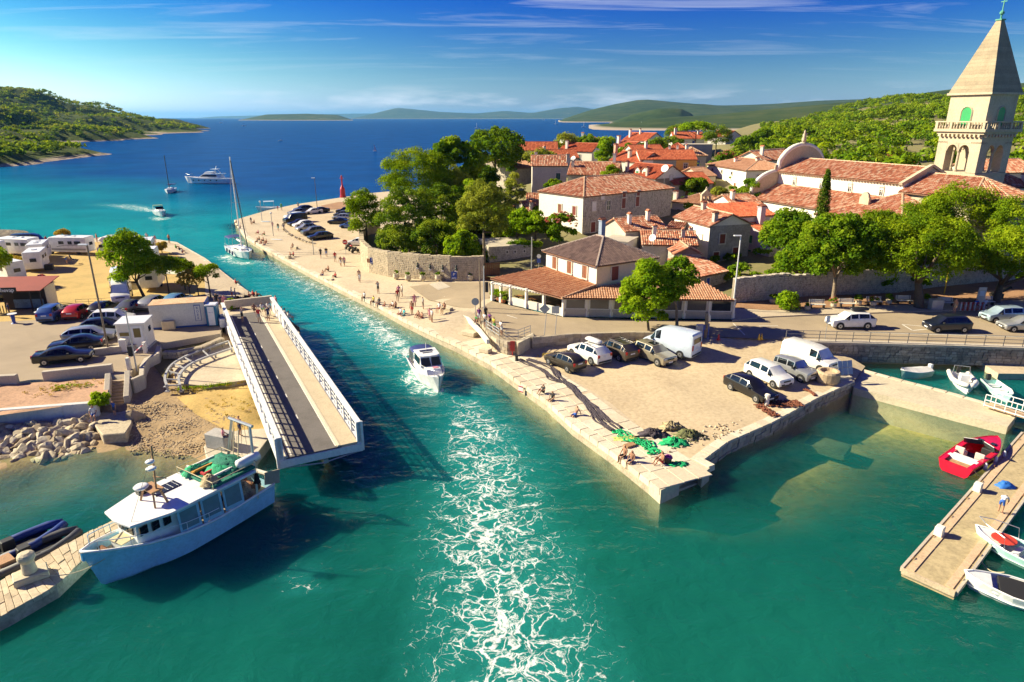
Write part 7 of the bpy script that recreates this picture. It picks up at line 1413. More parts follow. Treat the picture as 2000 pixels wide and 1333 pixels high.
# net rack at the aft end of the roof
nx0,nx1=x0-.9,x0+2.0;q=MB()
for s in(-1,1):q.tube([(nx0,s*1.7,3.65),(nx1,s*1.7,3.65)],.025,5)
for x in(nx0,nx1):q.tube([(x,-1.7,3.65),(x,1.7,3.65)],.025,5);q.tube([(x,-1.7,3.2),(x,-1.7,3.65)],.025,5);q.tube([(x,1.7,3.2),(x,1.7,3.65)],.025,5)
q.build('roof_rail',M_rope,fb)
M_gnet=mat('green_net',(.02,.36,.17),.8,.35,3.0,12,.6,world=False);M_bnet=mat('teal_net',(.02,.20,.13),.85,.4,3,14,.6,world=False);M_knet=mat('pale_net',(.46,.37,.22),.9,.3,3,12,.8,world=False);M_dnet=mat('dark_net',(.075,.06,.075),.9,.35,3,14,.8,world=False)
def heap(name,m,parent,c,R3,seed,loc=None,n=20,rough=.35):
 """a net lying in a lumpy heap"""
 rs=np.random.RandomState(seed);vs,fs=[],[];rings=7
 for i in range(rings+1):
  f=i/rings
  for j in range(n):
   a=2*PI*j/n;k=1+rough*(rs.rand()-.5)*(1 if i else 1.5);vs.append((c[0]+R3[0]*math.cos(a)*(1-f)*k,c[1]+R3[1]*math.sin(a)*(1-f)*k,c[2]+R3[2]*(1-(1-f)**2.2)*(1+rough*(rs.rand()-.5))+(0 if i else-.03)))
 for i in range(rings):
  for j in range(n):fs.append((i*n+j,i*n+(j+1)%n,(i+1)*n+(j+1)%n,(i+1)*n+j))
 q=MB();q.add(vs,fs);return q.build(name,m,parent,smooth=True,loc=loc)
q=MB();q.box(((nx0+nx1)/2,0,3.3),(nx1-nx0-.1,3.3,.16));q.build('net_bed',M_bnet,fb,bevel=.05)
heap('net_heap',M_gnet,fb,(nx1-.5,-.95,3.35),(.7,.5,.35),3);heap('net_heap',M_knet,fb,(nx1-.3,.9,3.35),(.5,.55,.4),4);heap('net_heap',M_bnet,fb,(nx0+.8,0,3.35),(.9,1.5,.45),5);heap('net_heap',M_gnet,fb,(nx0+1.5,.3,3.35),(.9,1.0,.32),15)
for k,(cc,wd)in enumerate([((.72,.70,.66),-1.2),((.60,.30,.05),-.5),((.5,.05,.05),.2),((.72,.7,.66),.9)]):
 q=MB();q.box((nx0+1.6+.25*(k%2),wd,3.55),(1.5,.1,.12));q.box((nx0+2.4+.25*(k%2),wd-.15,3.5),(.12,.4,.12));q.build('fish_crate_rack',flat('crate_colour_%d'%k,cc,.6),fb)
q=MB();q.lathe([(.05,-.8),(.28,-.7),(.30,0),(.28,.7),(.05,.8)],(nx0+.2,1.2,3.7),10,Matrix.Rotation(R(90),3,'Y'));q.build('float_buoy',M_bwh,fb,smooth=True)
# stern gantry with ladder, winch clutter
gx=-FL*.40;q=MB()
for s in(-1,1):q.tube([(gx+.3,s*1.55,1.2),(gx-.3,s*.85,5.6)],.085,7)
q.tube([(gx-.3,-1.1,5.6),(gx-.3,1.1,5.6)],.1,7);q.build('gantry',M_metal,fb)
q=MB()
for s in(-1,1):q.tube([(gx+.75,s*.22,1.2),(gx+.05,s*.22,5.3)],.035,5)
for k in range(10):f=k/10;q.tube([(gx+.75-.7*f,-.22,1.4+3.9*f),(gx+.75-.7*f,.22,1.4+3.9*f)],.02,4)
q.build('ladder',M_rope,fb)
for k in range(5):btube(fb,'line',[(gx-.3,-.6+.3*k,5.55),(gx+.5-.2*k,-1.1+.55*k,1.6)],.015,M_rope,4)
heap('net_heap',M_knet,fb,(gx+.5,.2,1.0),(.9,1.1,.9),8);heap('net_heap',M_dnet,fb,(gx+1.7,-.9,.95),(.6,.5,.35),9)
q=MB();q.lathe([(.35,-.7),(.35,-.65),(.14,-.62),(.14,.62),(.35,.65),(.35,.7)],(gx-.3,0,1.45),12,Matrix.Rotation(R(90),3,'X'));q.build('winch',M_rust,fb)
for s in(-1,1):q=MB();q.slab([(gx-.6,s*1.1,1.5),(gx-1.4,s*1.5,1.4),(gx-1.5,s*1.5,2.3),(gx-.7,s*1.1,2.3)][::s],.06);q.build('trawl_door',flat('trawl_door_wood',(.40,.33,.24),.8),fb)
q=MB();q.tube([(gx-.9,-1.3,1.9),(gx-1.2,1.3,1.9)],.14,8);q.build('net_roller',flat('roller',(.62,.58,.5),.6),fb)
# side rails, bow gear, fenders
for s in(-1,1):
 pts=[(x,s*(y+.06),z_+1.15)for x,y,z_ in dk[1:11]];btube(fb,'rail',pts,.025,M_bbl if s<0 else M_bwh)
 for x,y,z_ in dk[1:11:2]:btube(fb,'stanchion',[(x,s*(y+.06),z_+.5),(x,s*(y+.06),z_+1.15)],.02,M_bbl if s<0 else M_bwh,5)
q=MB();q.box((FL*.30,.1,1.65),(.95,.95,.75),.1);q.build('deck_box',M_bwh,fb,bevel=.04);q=MB();q.box((FL*.30,.1,2.05),(1.05,1.05,.06),.1);q.build('box_lid',flat('sand_lid',(.60,.50,.30),.7),fb)
q=MB();q.lathe([(.18,-.3),(.18,.3)],(FL*.40,0,1.85),10,Matrix.Rotation(R(90),3,'X'));q.box((FL*.40,0,1.65),(.4,.4,.25));q.build('windlass',M_rust,fb);q=MB();q.box((FL*.405,-1.02,1.62),(.28,.12,.14),R(-38));q.build('hawse_hole',M_trim,fb)
for k,x in enumerate((-FL*.30,-FL*.18)):q=MB();q.lathe([(.03,.45),(.13,.38),(.16,.1),(.15,-.3),(.04,-.42)],(x,-FB*.5-.05,.85),10);q.build('fender',M_bbl if k else M_fend,fb,smooth=True)
q=MB();
for k in range(12):a=k*PI/6;
q.lathe([(.22,-.09),(.36,-.09),(.36,.09),(.22,.09)],(-FL*.40,-FB*.46,.8),14,Matrix.Rotation(R(90),3,'X'));q.build('tyre_fender',M_tyre,fb)
heap('flag_cloth',flat('black_cloth',(.015,.015,.017),.9),fb,(gx+.15,1.5,2.2),(.2,.2,.6),12)
# cabin motorboat in the channel
mh=hd((806,690),(852,752),.5);mb_=boat('cabin_motorboat','white cabin motorboat with blue canopy coming down the channel',(*at(838,736,.3)[:2],.1),mh,'motorboat');L=7.4
b_=MB();dk=hull(b_,L,2.75,[1.5,1.25,1.05,.95],.12,14,.92,-.35,.2,.08);deckplate(b_,dk);b_.build('hull',M_bwh,mb_)
b_=MB();house_block(b_,-1.3,2.35,1.12,.75,1.0,1.62,.5,0,.9);b_.build('coachroof',M_bwh,mb_,bevel=.05);b_=MB();house_block(b_,-1.3,1.2,1.05,.98,1.55,2.4,.62,0,.90);b_.build('wheelhouse',M_bwh,mb_)
for y in(-.46,.46):q=MB();q.slab([(1.17,y-.42,1.68),(1.17,y+.42,1.68),(.66,y+.38,2.32),(.66,y-.38,2.32)],.02);q.build('windscreen',M_cg,mb_)
for s in(-1,1):
 for xa,xb in((-1.15,-.2),(-.1,.62)):q=MB();q.slab([(xa,s*1.035,1.72),(xb,s*1.02,1.72),(xb-.08,s*.955,2.3),(xa,s*.955,2.3)][::s],.02);q.build('side_window',M_cg,mb_)
b_=MB();b_.prism([(-1.45,-1.02),(.45,-.98),(.72,-.6),(.78,0),(.72,.6),(.45,.98),(-1.45,1.02)],2.4,2.5);b_.build('roof',M_bwh,mb_,bevel=.03);q=MB();q.box((-.75,0,2.52),(.45,1.2,.03));q.build('solar_panel',M_cdk,mb_);q=MB();q.box((-.2,0,2.515),(.2,.9,.03));q.build('roof_hatch',M_cg,mb_);q=MB();q.box((1.55,.25,1.64),(.4,.5,.03),.1);q.build('deck_hatch',flat('pink_towel',(.6,.25,.32),.8),mb_)
cv=MB()
for i in range(6):
 a0,a1=PI*i/6,PI*(i+1)/6;cv.add([(-1.4,-1.08*math.cos(a0),2.2+.32*math.sin(a0)),(-3.1,-1.05*math.cos(a0),2.08+.3*math.sin(a0)),(-3.1,-1.05*math.cos(a1),2.08+.3*math.sin(a1)),(-1.4,-1.08*math.cos(a1),2.2+.32*math.sin(a1))],[(0,1,2,3)])
cv.build('canopy',M_nav,mb_,smooth=True)
for x in(-1.5,-2.3,-3.05):
 for s in(-1,1):btube(mb_,'canopy_pole',[(x,s*1.1,.95),(x,s*1.06,2.2)],.02,M_metal,5)
for s in(-1,1):q=MB();q.slab([(-3.0,s*1.08,1.0),(-1.5,s*1.1,1.05),(-1.5,s*1.06,2.15),(-3.0,s*1.05,2.05)][::s],.01);q.build('canopy_screen',flat('smoked_screen',(.07,.055,.05),.2),mb_)
for s in(-1,1):btube(mb_,'pulpit_rail',[(1.2,s*.98,1.9),(2.4,s*.75,1.95),(3.3,s*.3,2.0),(3.62,0,2.0)],.02,M_metal,5)
for x,y in((1.8,.9),(2.6,.7),(3.3,.3)):
 for s in(-1,1):btube(mb_,'stanchion',[(x,s*y,1.3),(x,s*y,1.96)],.015,M_metal,4)
btube(mb_,'antenna',[(-1.2,.1,2.5),(-1.2,.1,3.1)],.03,M_bwh)
q=MB();q.box((3.45,0,1.52),(.4,.2,.1));q.build('anchor',M_metal,mb_);q=MB();q.box((-3.9,0,.75),(.45,.5,.9));q.build('outboard',M_trim,mb_,bevel=.05)
# sailing yacht entering the channel
sb_=boat('sailing_yacht','white sailing yacht with blue sprayhood motoring into the channel',(*at(471,497,.2)[:2],.05),hd((452,470),(490,506),.5)+6,'sailing yacht');L=10.6
b_=MB();dk=hull(b_,L,3.4,[1.45,1.25,1.1,1.05],.06,14,.86,-.5,.12,.06);deckplate(b_,dk);b_.build('hull',M_bwh,sb_)
b_=MB();house_block(b_,-1.6,2.6,1.05,.55,1.05,1.55,.7,0,.85);b_.build('coachroof',M_bwh,sb_,bevel=.05)
for s in(-1,1):q=MB();q.slab([(-.9,s*.99,1.2),(1.4,s*.76,1.2),(1.2,s*.72,1.38),(-.9,s*.95,1.38)][::s],.01);q.build('side_window',M_cg,sb_)
zt=atY(453,307,sb_.location.y).z;btube(sb_,'mast',[(.9,0,1.5),(.85,0,zt)],.10,M_bwh,8);btube(sb_,'boom',[(.9,0,2.5),(-3.6,0,2.6)],.16,M_bwh,8);btube(sb_,'forestay',[(5.0,0,1.5),(.9,0,zt-.6)],.085,flat('furled_sail',(.03,.035,.06),.8),6)
for s in(-1,1):btube(sb_,'shroud',[(.7,s*1.5,1.2),(.86,0,zt-.5)],.018,M_metal,4)
btube(sb_,'backstay',[(-5.1,0,1.2),(.8,0,zt)],.018,M_metal,4);btube(sb_,'spreader',[(.88,-.8,zt*.55),(.88,.8,zt*.55)],.03,M_metal,5)
cv=MB()
for i in range(6):
 a0,a1=PI*i/6,PI*(i+1)/6;cv.add([(-1.9,-1.25*math.cos(a0),2.7+.25*math.sin(a0)),(-4.6,-1.35*math.cos(a0),2.75+.25*math.sin(a0)),(-4.6,-1.35*math.cos(a1),2.75+.25*math.sin(a1)),(-1.9,-1.25*math.cos(a1),2.7+.25*math.sin(a1))],[(0,1,2,3)])
cv.build('bimini',M_nav,sb_,smooth=True)
for x in(-2,-4.5):
 for s in(-1,1):btube(sb_,'bimini_pole',[(x,s*1.35,1.0),(x,s*1.3,2.75)],.02,M_metal,5)
for s in(-1,1):
 btube(sb_,'lifeline',[(x,s*(y+.03),z_+.62)for x,y,z_ in dk[:14]],.014,M_metal,4)
 for x,y,z_ in dk[1:14:2]:btube(sb_,'stanchion',[(x,s*(y+.03),z_),(x,s*(y+.03),z_+.62)],.014,M_metal,4)
 for x in(1.2,-.6,-2.4):q=MB();q.lathe([(.03,.4),(.12,.3),(.13,-.25),(.03,-.36)],(x,s*1.72,.7),8);q.build('fender',M_nav,sb_,smooth=True)
# red speedboat at the pontoon
rb=boat('red_speedboat','red and white open speedboat tied to the concrete pontoon',(*at(1905,893,.3)[:2],.08),hd((1868,905),(1945,858),.4),'speedboat');L=6.6;M_red=flat('speedboat_red',(.62,.012,.04),.2,0,.5,.6)
b_=MB();dk=hull(b_,L,2.3,[.95,.95,.85,.75],.05,14,.93,-.3,.18,.06);b_.build('hull',M_red,rb);b_=MB();deckplate(b_,dk,.02,x0=.55);b_.build('foredeck',M_red,rb)
b_=MB();b_.add([(p[0],s*p[1],p[2]+.04)for p in dk for s in(1,)],[]);deckplate(b_,[(x,y,.22)for x,y,z_ in dk],0,x1=.7);b_.build('cockpit_floor',flat('cockpit_grey',(.11,.11,.12),.7),rb)
for s in(-1,1):
 q=MB();q.add([],[]);D_=[d for d in dk if d[0]<.9]
 for a,c in zip(D_[:-1],D_[1:]):q.add([(a[0],s*a[1],a[2]+.05),(c[0],s*c[1],c[2]+.05),(c[0],s*(c[1]-.28),c[2]+.05),(a[0],s*(a[1]-.28),a[2]+.05)],[(0,1,2,3)][::1]);q.add([(a[0],s*(a[1]-.28),a[2]+.05),(c[0],s*(c[1]-.28),c[2]+.05),(c[0],s*(c[1]-.28),.2),(a[0],s*(a[1]-.28),.2)],[(0,1,2,3)])
 q.build('side_deck',M_red,rb)
q=MB();q.box((-2.0,0,.55),(.75,1.9,.5));q.build('sun_pad',M_bwh,rb,bevel=.05);q=MB();q.box((-2.65,0,.55),(.45,1.95,.12));q.build('swim_platform',M_wood2,rb)
for s in(-1,1):q=MB();q.box((-.9,s*.62,.5),(.6,.6,.45));q.box((-1.15,s*.62,.85),(.15,.6,.5));q.build('seat',flat('seat_vinyl',(.68,.50,.45),.6),rb,bevel=.04)
q=MB();q.box((.35,-.55,.75),(.35,.75,.45));q.build('console',M_trim,rb,bevel=.04)
for s in(-1,1):q=MB();q.slab([(.85,0,.95),(.25,s*.98,.92),(-.05,s*.95,1.35),(.5,0,1.42)][::s],.015);q.build('windscreen',flat('tinted_screen',(.07,.09,.09),.08),rb)
for s in(-1,1):q=MB();q.box((1.45,s*.42,.985),(.42,.3,.03));q.build('deck_hatch',M_cdk,rb)
for x in(-1.6,0,1.4):q=MB();q.lathe([(.03,.3),(.11,.22),(.12,-.2),(.03,-.3)],(x,-1.2,.5),8);q.build('fender',M_fend,rb,smooth=True)
q=MB();q.tube([(.3,-.2,1.42),(-.05,-.95,1.37)],.02,4);q.tube([(.3,.2,1.42),(-.05,.95,1.37)],.02,4);q.build('screen_frame',M_bwh,rb)
# small boats of the inner basin and at the pontoon
def dinghy(label,p,heading,L,B,hm,kind,name='moored_boat'):
 e=boat(name,label,p,heading,'boat','small boats moored in the harbour');b_=MB();dk=hull(b_,L,B,[.85,.7,.6,.6],.06 if kind in('cover','deck')else.05,12,.85,-.25,.2,.05);b_.build('hull',hm,e);q=MB()
 for s in(-1,1):q.tube([(x,s*(y+.04),z_+.08)for x,y,z_ in dk],.045,5)
 q.build('gunwale',M_bwh,e,smooth=True)
 if kind=='cover':
  q=MB();m_=len(dk);
  for a,c in zip(dk[:-1],dk[1:]):q.add([(a[0],-a[1],a[2]+.08),(a[0],0,a[2]+.32),(c[0],0,c[2]+.32),(c[0],-c[1],c[2]+.08)],[(0,1,2,3)]);q.add([(a[0],0,a[2]+.32),(a[0],a[1],a[2]+.08),(c[0],c[1],c[2]+.08),(c[0],0,c[2]+.32)],[(0,1,2,3)])
  q.build('boat_cover',flat('pale_cover',(.74,.72,.66),.85),e)
 else:
  q=MB();deckplate(q,[(x,y,.22)for x,y,z_ in dk]);q.build('floor',flat('inner_'+hm.name,(.66,.70,.68),.6),e)
  for x in(-L*.28,.1,L*.22):q=MB();q.box((x,0,.45),(.28,B*.72,.06));q.build('thwart',M_bwh,e)
  if kind=='rib':
   q=MB()
   for s in(-1,1):q.tube([(x,s*(y+.1),z_+.05)for x,y,z_ in dk],.22,8)
   q.build('tube',flat('hypalon',(.68,.66,.62),.6),e,smooth=True);q=MB();q.box((0,0,.75),(.7,.75,.9));q.build('console',M_bwh,e,bevel=.05);btube(e,'roll_bar',[(-1.2,-.7,.6),(-1.3,-.6,1.5),(-1.3,.6,1.5),(-1.2,.7,.6)],.035,M_metal)
  if kind=='bow':
   q=MB();deckplate(q,dk,.03,x0=L*.12);q.build('foredeck',M_bwh,e);q=MB();q.lathe([(.62,0),(.6,.03),(.05,.05)],(L*.18,0,.80),16);q.build('red_hatch',flat('red_hatch',(.60,.06,.03),.5),e)
   for s in(-1,1):btube(e,'pulpit',[(L*.1,s*.85,.75),(L*.12,s*.85,1.35),(L*.36,s*.45,1.45),(L*.48,0,1.48)],.025,M_metal)
  if kind=='black':
   q=MB();q.box((-.3,0,.62),(L*.5,B*.8,.08));q.build('black_cover',flat('black_cover',(.015,.015,.016),.8),e,bevel=.03);q=MB();deckplate(q,dk,.04,x0=L*.2);q.build('foredeck',M_bwh,e)
 q=MB();q.box((-L/2-.12,0,.8),(.3,.34,.55));q.tube([(-L/2-.12,0,.6),(-L/2-.2,0,-.2)],.06,6);q.build('outboard',M_trim if kind!='cover' else M_fend,e,bevel=.05);return e
dinghy('small white boat with fitted cover in the inner basin',(*at(1785,733,.2)[:2],.05),196,3.3,1.5,flat('hull_teal_stripe',(.30,.50,.46),.4),'cover');dinghy('white inflatable boat with console in the inner basin',(*at(1880,752,.2)[:2],.05),248,4.3,1.7,M_bwh,'rib');dinghy('pale aqua open boat next to the gangway',(*at(1950,768,.2)[:2],.05),hd((1935,757),(1975,790),.2),4.2,1.6,M_aqua,'open')
dinghy('white and aqua boat with red hatch at the pontoon side',(*at(1990,1085,.3)[:2],.05),122,4.6,1.9,M_aqua,'bow');dinghy('white boat with black cover cut by the right edge',(*at(1990,1165,.3)[:2],.05),150,4.8,2.0,M_bwh,'black')
def rib2(label,p,heading,tube_m,L=4.6,trailer=True):
 e=boat('inflatable_boat',label,p,heading,'inflatable boat','dark inflatables by the jetty');q=MB();pts=[(-L/2,.72),(L*.1,.78),(L*.34,.5),(L*.47,.12)]
 for s in(-1,1):q.tube([(x,s*y,.42+(.12 if x>1.5 else 0))for x,y in pts],.24,9)
 q.build('tube',tube_m,e,smooth=True);q=MB();q.box((-.4,0,.25),(L*.8,1.1,.1));q.build('floor',M_trim,e);q=MB();q.box((-.5,0,.65),(.6,.5,.7));q.build('console',M_trim,e,bevel=.04);q=MB();q.box((-1.4,0,.62),(.7,.9,.3));q.build('bench',M_wood2,e);q=MB();q.box((-L/2-.1,0,.8),(.35,.4,.7));q.build('outboard',M_trim,e,bevel=.05);return e
M_bluet=flat('blue_edge_tube',(.02,.05,.22),.5);rib2('dark inflatable with blue edge beside the foreground jetty',(*at(40,1072,.2)[:2],.08),54,M_bluet,4.8);rib2('black inflatable between the blue edged one and the jetty',(*at(72,1086,.2)[:2],.08),54,M_rub,4.6)
# boats in the bay
yc=boat('motor_yacht','large white motor yacht with flybridge crossing the bay',(*at(407,359,0)[:2],.1),178,'yacht');L=17.0
b_=MB();dk=hull(b_,L,4.6,[2.6,2.2,1.8,1.7],.1,14,.9,-.5,.16,.08);deckplate(b_,dk);b_.build('hull',M_bwh,yc);b_=MB();house_block(b_,-5.6,3.6,1.9,1.2,1.9,3.3,2.4,.2,.85);b_.build('saloon',M_bwh,yc)
for s in(-1,1):q=MB();q.slab([(-4.4,s*1.86,2.5),(2.0,s*1.42,2.5),(.9,s*1.32,3.1),(-4.0,s*1.7,3.1)][::s],.03);q.build('saloon_window',M_cg,yc)
for s in(-1,1):
 for k in range(5):q=MB();q.box((4.6-k*2.2,s*(2.15 if k else 1.75),1.25),(.45,.08,.4));q.build('porthole',M_cg,yc)
b_=MB();b_.prism([(-6.4,-1.7),(.6,-1.5),(1.4,0),(.6,1.5),(-6.4,1.7)],3.3,3.5);b_.build('flybridge_deck',M_bwh,yc);b_=MB();house_block(b_,-2.6,.9,1.4,1.1,3.5,4.2,.9,0,.9);b_.build('flybridge',M_bwh,yc);q=MB();q.bar((-4.6,-1.4,3.5),(-3.4,-1.2,5.0),.3,.15);q.bar((-4.6,1.4,3.5),(-3.4,1.2,5.0),.3,.15);q.box((-3.2,0,5.05),(2.6,2.8,.14));q.build('hardtop',M_bwh,yc);btube(yc,'radar_mast',[(-3.4,0,5.1),(-3.8,0,6.2)],.08,M_bwh)
q=MB();q.tube([(6.0,-1.2,3.2),(8.0,0,3.5),(6.0,1.2,3.2)],.03,5);q.build('pulpit',M_metal,yc)
def small_sail(label,px,py,L,mast,heading,hm=None,canopy=True):
 e=boat('sailing_boat',label,(*at(px,py,0)[:2],.05),heading,'sailing boat','boats under way in the bay');b_=MB();dk=hull(b_,L,L*.32,[L*.13,L*.115,L*.1,L*.1],.05,10,.8,-.3,.14,.05);deckplate(b_,dk);b_.build('hull',hm or M_bwh,e);b_=MB();house_block(b_,-L*.2,L*.2,L*.1,L*.06,L*.09,L*.15,L*.05,0,.85);b_.build('coachroof',M_bwh,e);btube(e,'mast',[(L*.08,0,L*.14),(L*.08,0,mast)],.012*L,flat('dark_mast',(.05,.05,.06),.5));btube(e,'boom',[(L*.08,0,L*.24),(-L*.35,0,L*.24)],.02*L,M_nav)
 q=MB();q.box((-L*.32,0,L*.24),(L*.25,L*.25,L*.02));q.build('bimini',M_nav,e);return e
small_sail('sailing boat with dark mast at anchor left of the yacht',333,376,9.5,top(321,304,at(333,376,0).y),285)
sp_=boat('sport_cruiser','white sport cruiser throwing foam in the turquoise bay',(*at(313,421,0)[:2],.1),305,'motorboat');L=8;b_=MB();dk=hull(b_,L,2.8,[1.4,1.2,1.0,.95],.08,12,.92,-.3,.18,.06);deckplate(b_,dk);b_.build('hull',M_bwh,sp_);b_=MB();house_block(b_,-.6,2.4,1.0,.5,1.1,1.5,.8,0,.85);b_.build('cabin',M_bwh,sp_);q=MB();q.slab([(1.0,-.9,1.5),(1.0,.9,1.5),(.4,.85,2.1),(.4,-.85,2.1)],.03);q.build('windscreen',M_cg,sp_);q=MB();q.box((-1.6,0,2.2),(2.4,2.1,.1));q.build('bimini',flat('green_bimini',(.10,.22,.16),.8),sp_)
for s in(-1,1):btube(sp_,'arch',[(-2.6,s*1.1,1.0),(-2.2,s*1.0,2.2)],.05,M_bwh)
def speck(label,px,py,L,kind,heading=180):
 e=boat('distant_boat',label,(*at(px,py,0)[:2],.05),heading,'boat','boats far out at sea');b_=MB();dk=hull(b_,L,L*.3,[L*.14,L*.12,L*.1,L*.1],.05,8,.85,-.3,.15,.05);deckplate(b_,dk);b_.build('hull',M_bwh,e)
 if kind=='sail':btube(e,'mast',[(0,0,0),(0,0,L*1.25)],.02*L,M_bwh,5)
 elif kind=='wind':q=MB();q.slab([(-L*.5,0,.3),(L*.25,0,.3),(L*.1,.1,L*1.9)],.04);q.build('sail',flat('striped_sail',(.75,.55,.6),.7),e)
 else:b_=MB();house_block(b_,-L*.25,L*.15,L*.12,L*.1,L*.1,L*.26,L*.08,0,.9);b_.build('cabin',M_bwh,e)
for lb,px,py,L,k in[('tiny motorboat below the far headland tip',432,241,14,'m'),('tiny motorboat right of the headland tip',476,247,10,'m'),('windsurfer with pale sail out in the strait',732,296,2.8,'wind'),('sailing boat out beyond the grove',931,251,9,'sail'),('sailing boat left of the far roofs',1085,243,12,'sail'),('sailing boat out beyond the stepped roof house',1140,249,11,'sail'),('sailing boat out beyond the umbrella pine',1252,250,11,'sail'),('motorboat with wake near the far island',1062,235,26,'m'),('motorboat at the right end of the far sea',1425,244,14,'m'),('small boat in the middle of the strait',548,276,5,'m')]:speck(lb,px,py,L,k)
sbx=boat('beached_tender','small motorboat with white canopy behind the mole',(*at(524,412,0)[:2],.1),200,'motorboat');b_=MB();dk=hull(b_,6,2.2,[1.1,.95,.8,.8],.1,10,.9,-.3,.16,.06);deckplate(b_,dk);b_.build('hull',M_bwh,sbx);q=MB();q.box((-.3,0,2.3),(2.6,1.8,.08));q.build('canopy',M_bwh,sbx)
for x in(-1.5,.9):
 for s in(-1,1):btube(sbx,'pole',[(x,s*.85,.8),(x,s*.85,2.3)],.03,M_metal,5)
# mooring lines to the pontoon boats
for lb,A,B in(('slack mooring rope to the boat with the red hatch',(1912,1090,.5),(1962,1118,.7)),('slack mooring rope to the boat with the black cover',(1888,1128,.5),(1940,1142,.7)),('mooring rope of the red speedboat',(1925,928,.5),(1900,912,.8)),('bow mooring rope of the fishing boat',(75,1125,1.2),(205,1092,1.9))):
 a,c=at(*A),at(*B);pts=[a.lerp(c,k/8)+Vector((0,0,-.35*math.sin(PI*k/8)))for k in range(9)];q=MB();q.tube(pts,.025,5);tag(q.build('mooring_rope',M_rope),lb,'rope','mooring ropes')
# ------------------------------------------------------------------ pontoon and gangway
pl,pr,pe=at(1763,1110,.5),at(1864,1160,.5),at(1943,907,.5);pd_=(pe-pl);PL=pd_.length+9;PA=math.atan2(pd_.y,pd_.x);PW=abs((pr-pl).dot(Vector((math.sin(PA),-math.cos(PA),0))))
pt=empty('pontoon',(pl.x,pl.y,0),PA);tag(pt,'concrete pontoon with timber edge planks at the right','pontoon');q=MB();q.box((PL/2,-PW/2,.1),(PL,PW-.02,.76));q.build('deck',mat('pontoon_concrete',(.47,.375,.21),.9,.18,.9,5,.3,stain=.35),pt)
M_plk=mat('bleached_plank',(.60,.43,.27),.85,.15,1.5,9,.2)
for s in(0,1):
 for k in range(int(PL/3)):q=MB();q.box((k*3+1.6,-.34 if s==0 else-PW+.34,.5),(2.94,.36,.06));q.build('plank',M_plk,pt);q=MB();q.box((k*3+1.5,.04 if s==0 else-PW-.04,.4),(2.97,.14,.26));q.build('edge_beam',M_conc,pt);q=MB();q.tube([(k*3+1.1,-.1 if s==0 else-PW+.1,.55),(k*3+1.2,-.1 if s==0 else-PW+.1,.63),(k*3+1.4,-.1 if s==0 else-PW+.1,.55)],.03,5);q.build('mooring_ring',M_rust,pt)
q=MB();q.box((-.06,-PW/2,.38),(.14,PW,.3));q.build('end_beam',mat('stained_beam',(.58,.45,.30),.85,.2),pt)
for x in(4.7,11.8):q=MB();q.box((x,-.25,.78),(.5,.42,.56));q.build('service_post',W_white,pt,bevel=.03)
bg_=at(1963,950,.5);heap('sail_bag',flat('blue_bag',(.02,.15,.55),.7),None,(0,0,.02),(.55,.4,.32),21,loc=(bg_.x,bg_.y,.5));o=bpy.context.scene.objects['sail_bag'];tag(o,'blue bag lying on the pontoon behind the man','bag')
g0,g1=at(1928,790,.9),at(2010,815,.9);gd=(g1-g0).normalized();gw_=Vector((-gd.y,gd.x,0))*.6;ge=empty('gangway',(0,0,0));tag(ge,'white steel gangway from the stone jetty to the pontoon','gangway');q=MB();q.bar(g0,g1,1.1,.08);q.build('deck',M_plk,ge)
for s in(-1,1):
 for z_ in(.1,.55,1.0):q=MB();q.tube([g0+gw_*s+Vector((0,0,z_)),g1+gw_*s+Vector((0,0,z_))],.04,5);q.build('rail',M_bwh,ge)
 for k in range(5):p=g0.lerp(g1,k/4)+gw_*s;q=MB();q.tube([p,p+Vector((0,0,1.0))],.035,5);q.build('post',M_bwh,ge)
# ------------------------------------------------------------------ signs, lamps, poles
def pole(name,label,p,h,r=.06,head=None,m=None,cat='lamp post',lean=(0,0),group=None,rz=0):
 e=empty(name,p,rz);tag(e,label,cat,group);q=MB();q.tube([(0,0,-.2),(lean[0],lean[1],h)],[r,r*.7],8);q.build('pole',m or M_metal,e)
 if head=='lamp':q=MB();q.box((lean[0]-.35,lean[1],h+.02),(.85,.3,.13));q.build('lamp_head',M_bwh,e,bevel=.04)
 if head=='globe':q=MB();q.lathe([(.05,h),(.2,h+.1),(.24,h+.25),(.1,h+.4)],n=10);q.build('lamp_head',M_bwh,e,smooth=True)
 return e
def disc(e,r,z,m,m2=None,shape='round',nm='sign_plate',face=(0,-1,0),w_=None):
 Mx=Matrix.Rotation(R(90),3,'X');q=MB()
 if shape=='round':q.lathe([(r,-.01),(r,.01)],(0,-.05,z),20,Mx)
 elif shape=='diamond':q.box((0,-.05,z),(r,.02,r),M=Matrix.Rotation(R(45),3,'Y'))
 else:q.box((0,-.05,z),(w_ or r,.02,r))
 return q.build(nm,m,e)
S_blue,S_red,S_wh,S_grey=flat('sign_blue',(.015,.06,.34),.4),flat('sign_red',(.5,.02,.02),.4),flat('sign_white',(.8,.8,.78),.4),flat('sign_back',(.42,.43,.44),.4,.3)
lp=at(213,690,2.0);pole('lamp_post','tall thin lamp post leaning over the left parking',lp,atY(168,480,lp.y-.3).z-2.0,.1,'lamp',M_barkp)
tp=at(267,722,2.0);e=pole('signal_pole','grey pole with traffic light above the stairs',tp,atY(242,607,tp.y).z-2.0,.075,None,S_grey,'signal pole');q=MB();q.box((-.25,0,1.7),(.3,.3,.9));q.build('traffic_light',M_trim,e)
rp=at(1431,607,2.35);pole('lamp_post','tall pale lamp post at the right end of the restaurant',rp,atY(1446,462,rp.y).z-2.3,.09,'lamp',M_bwh)
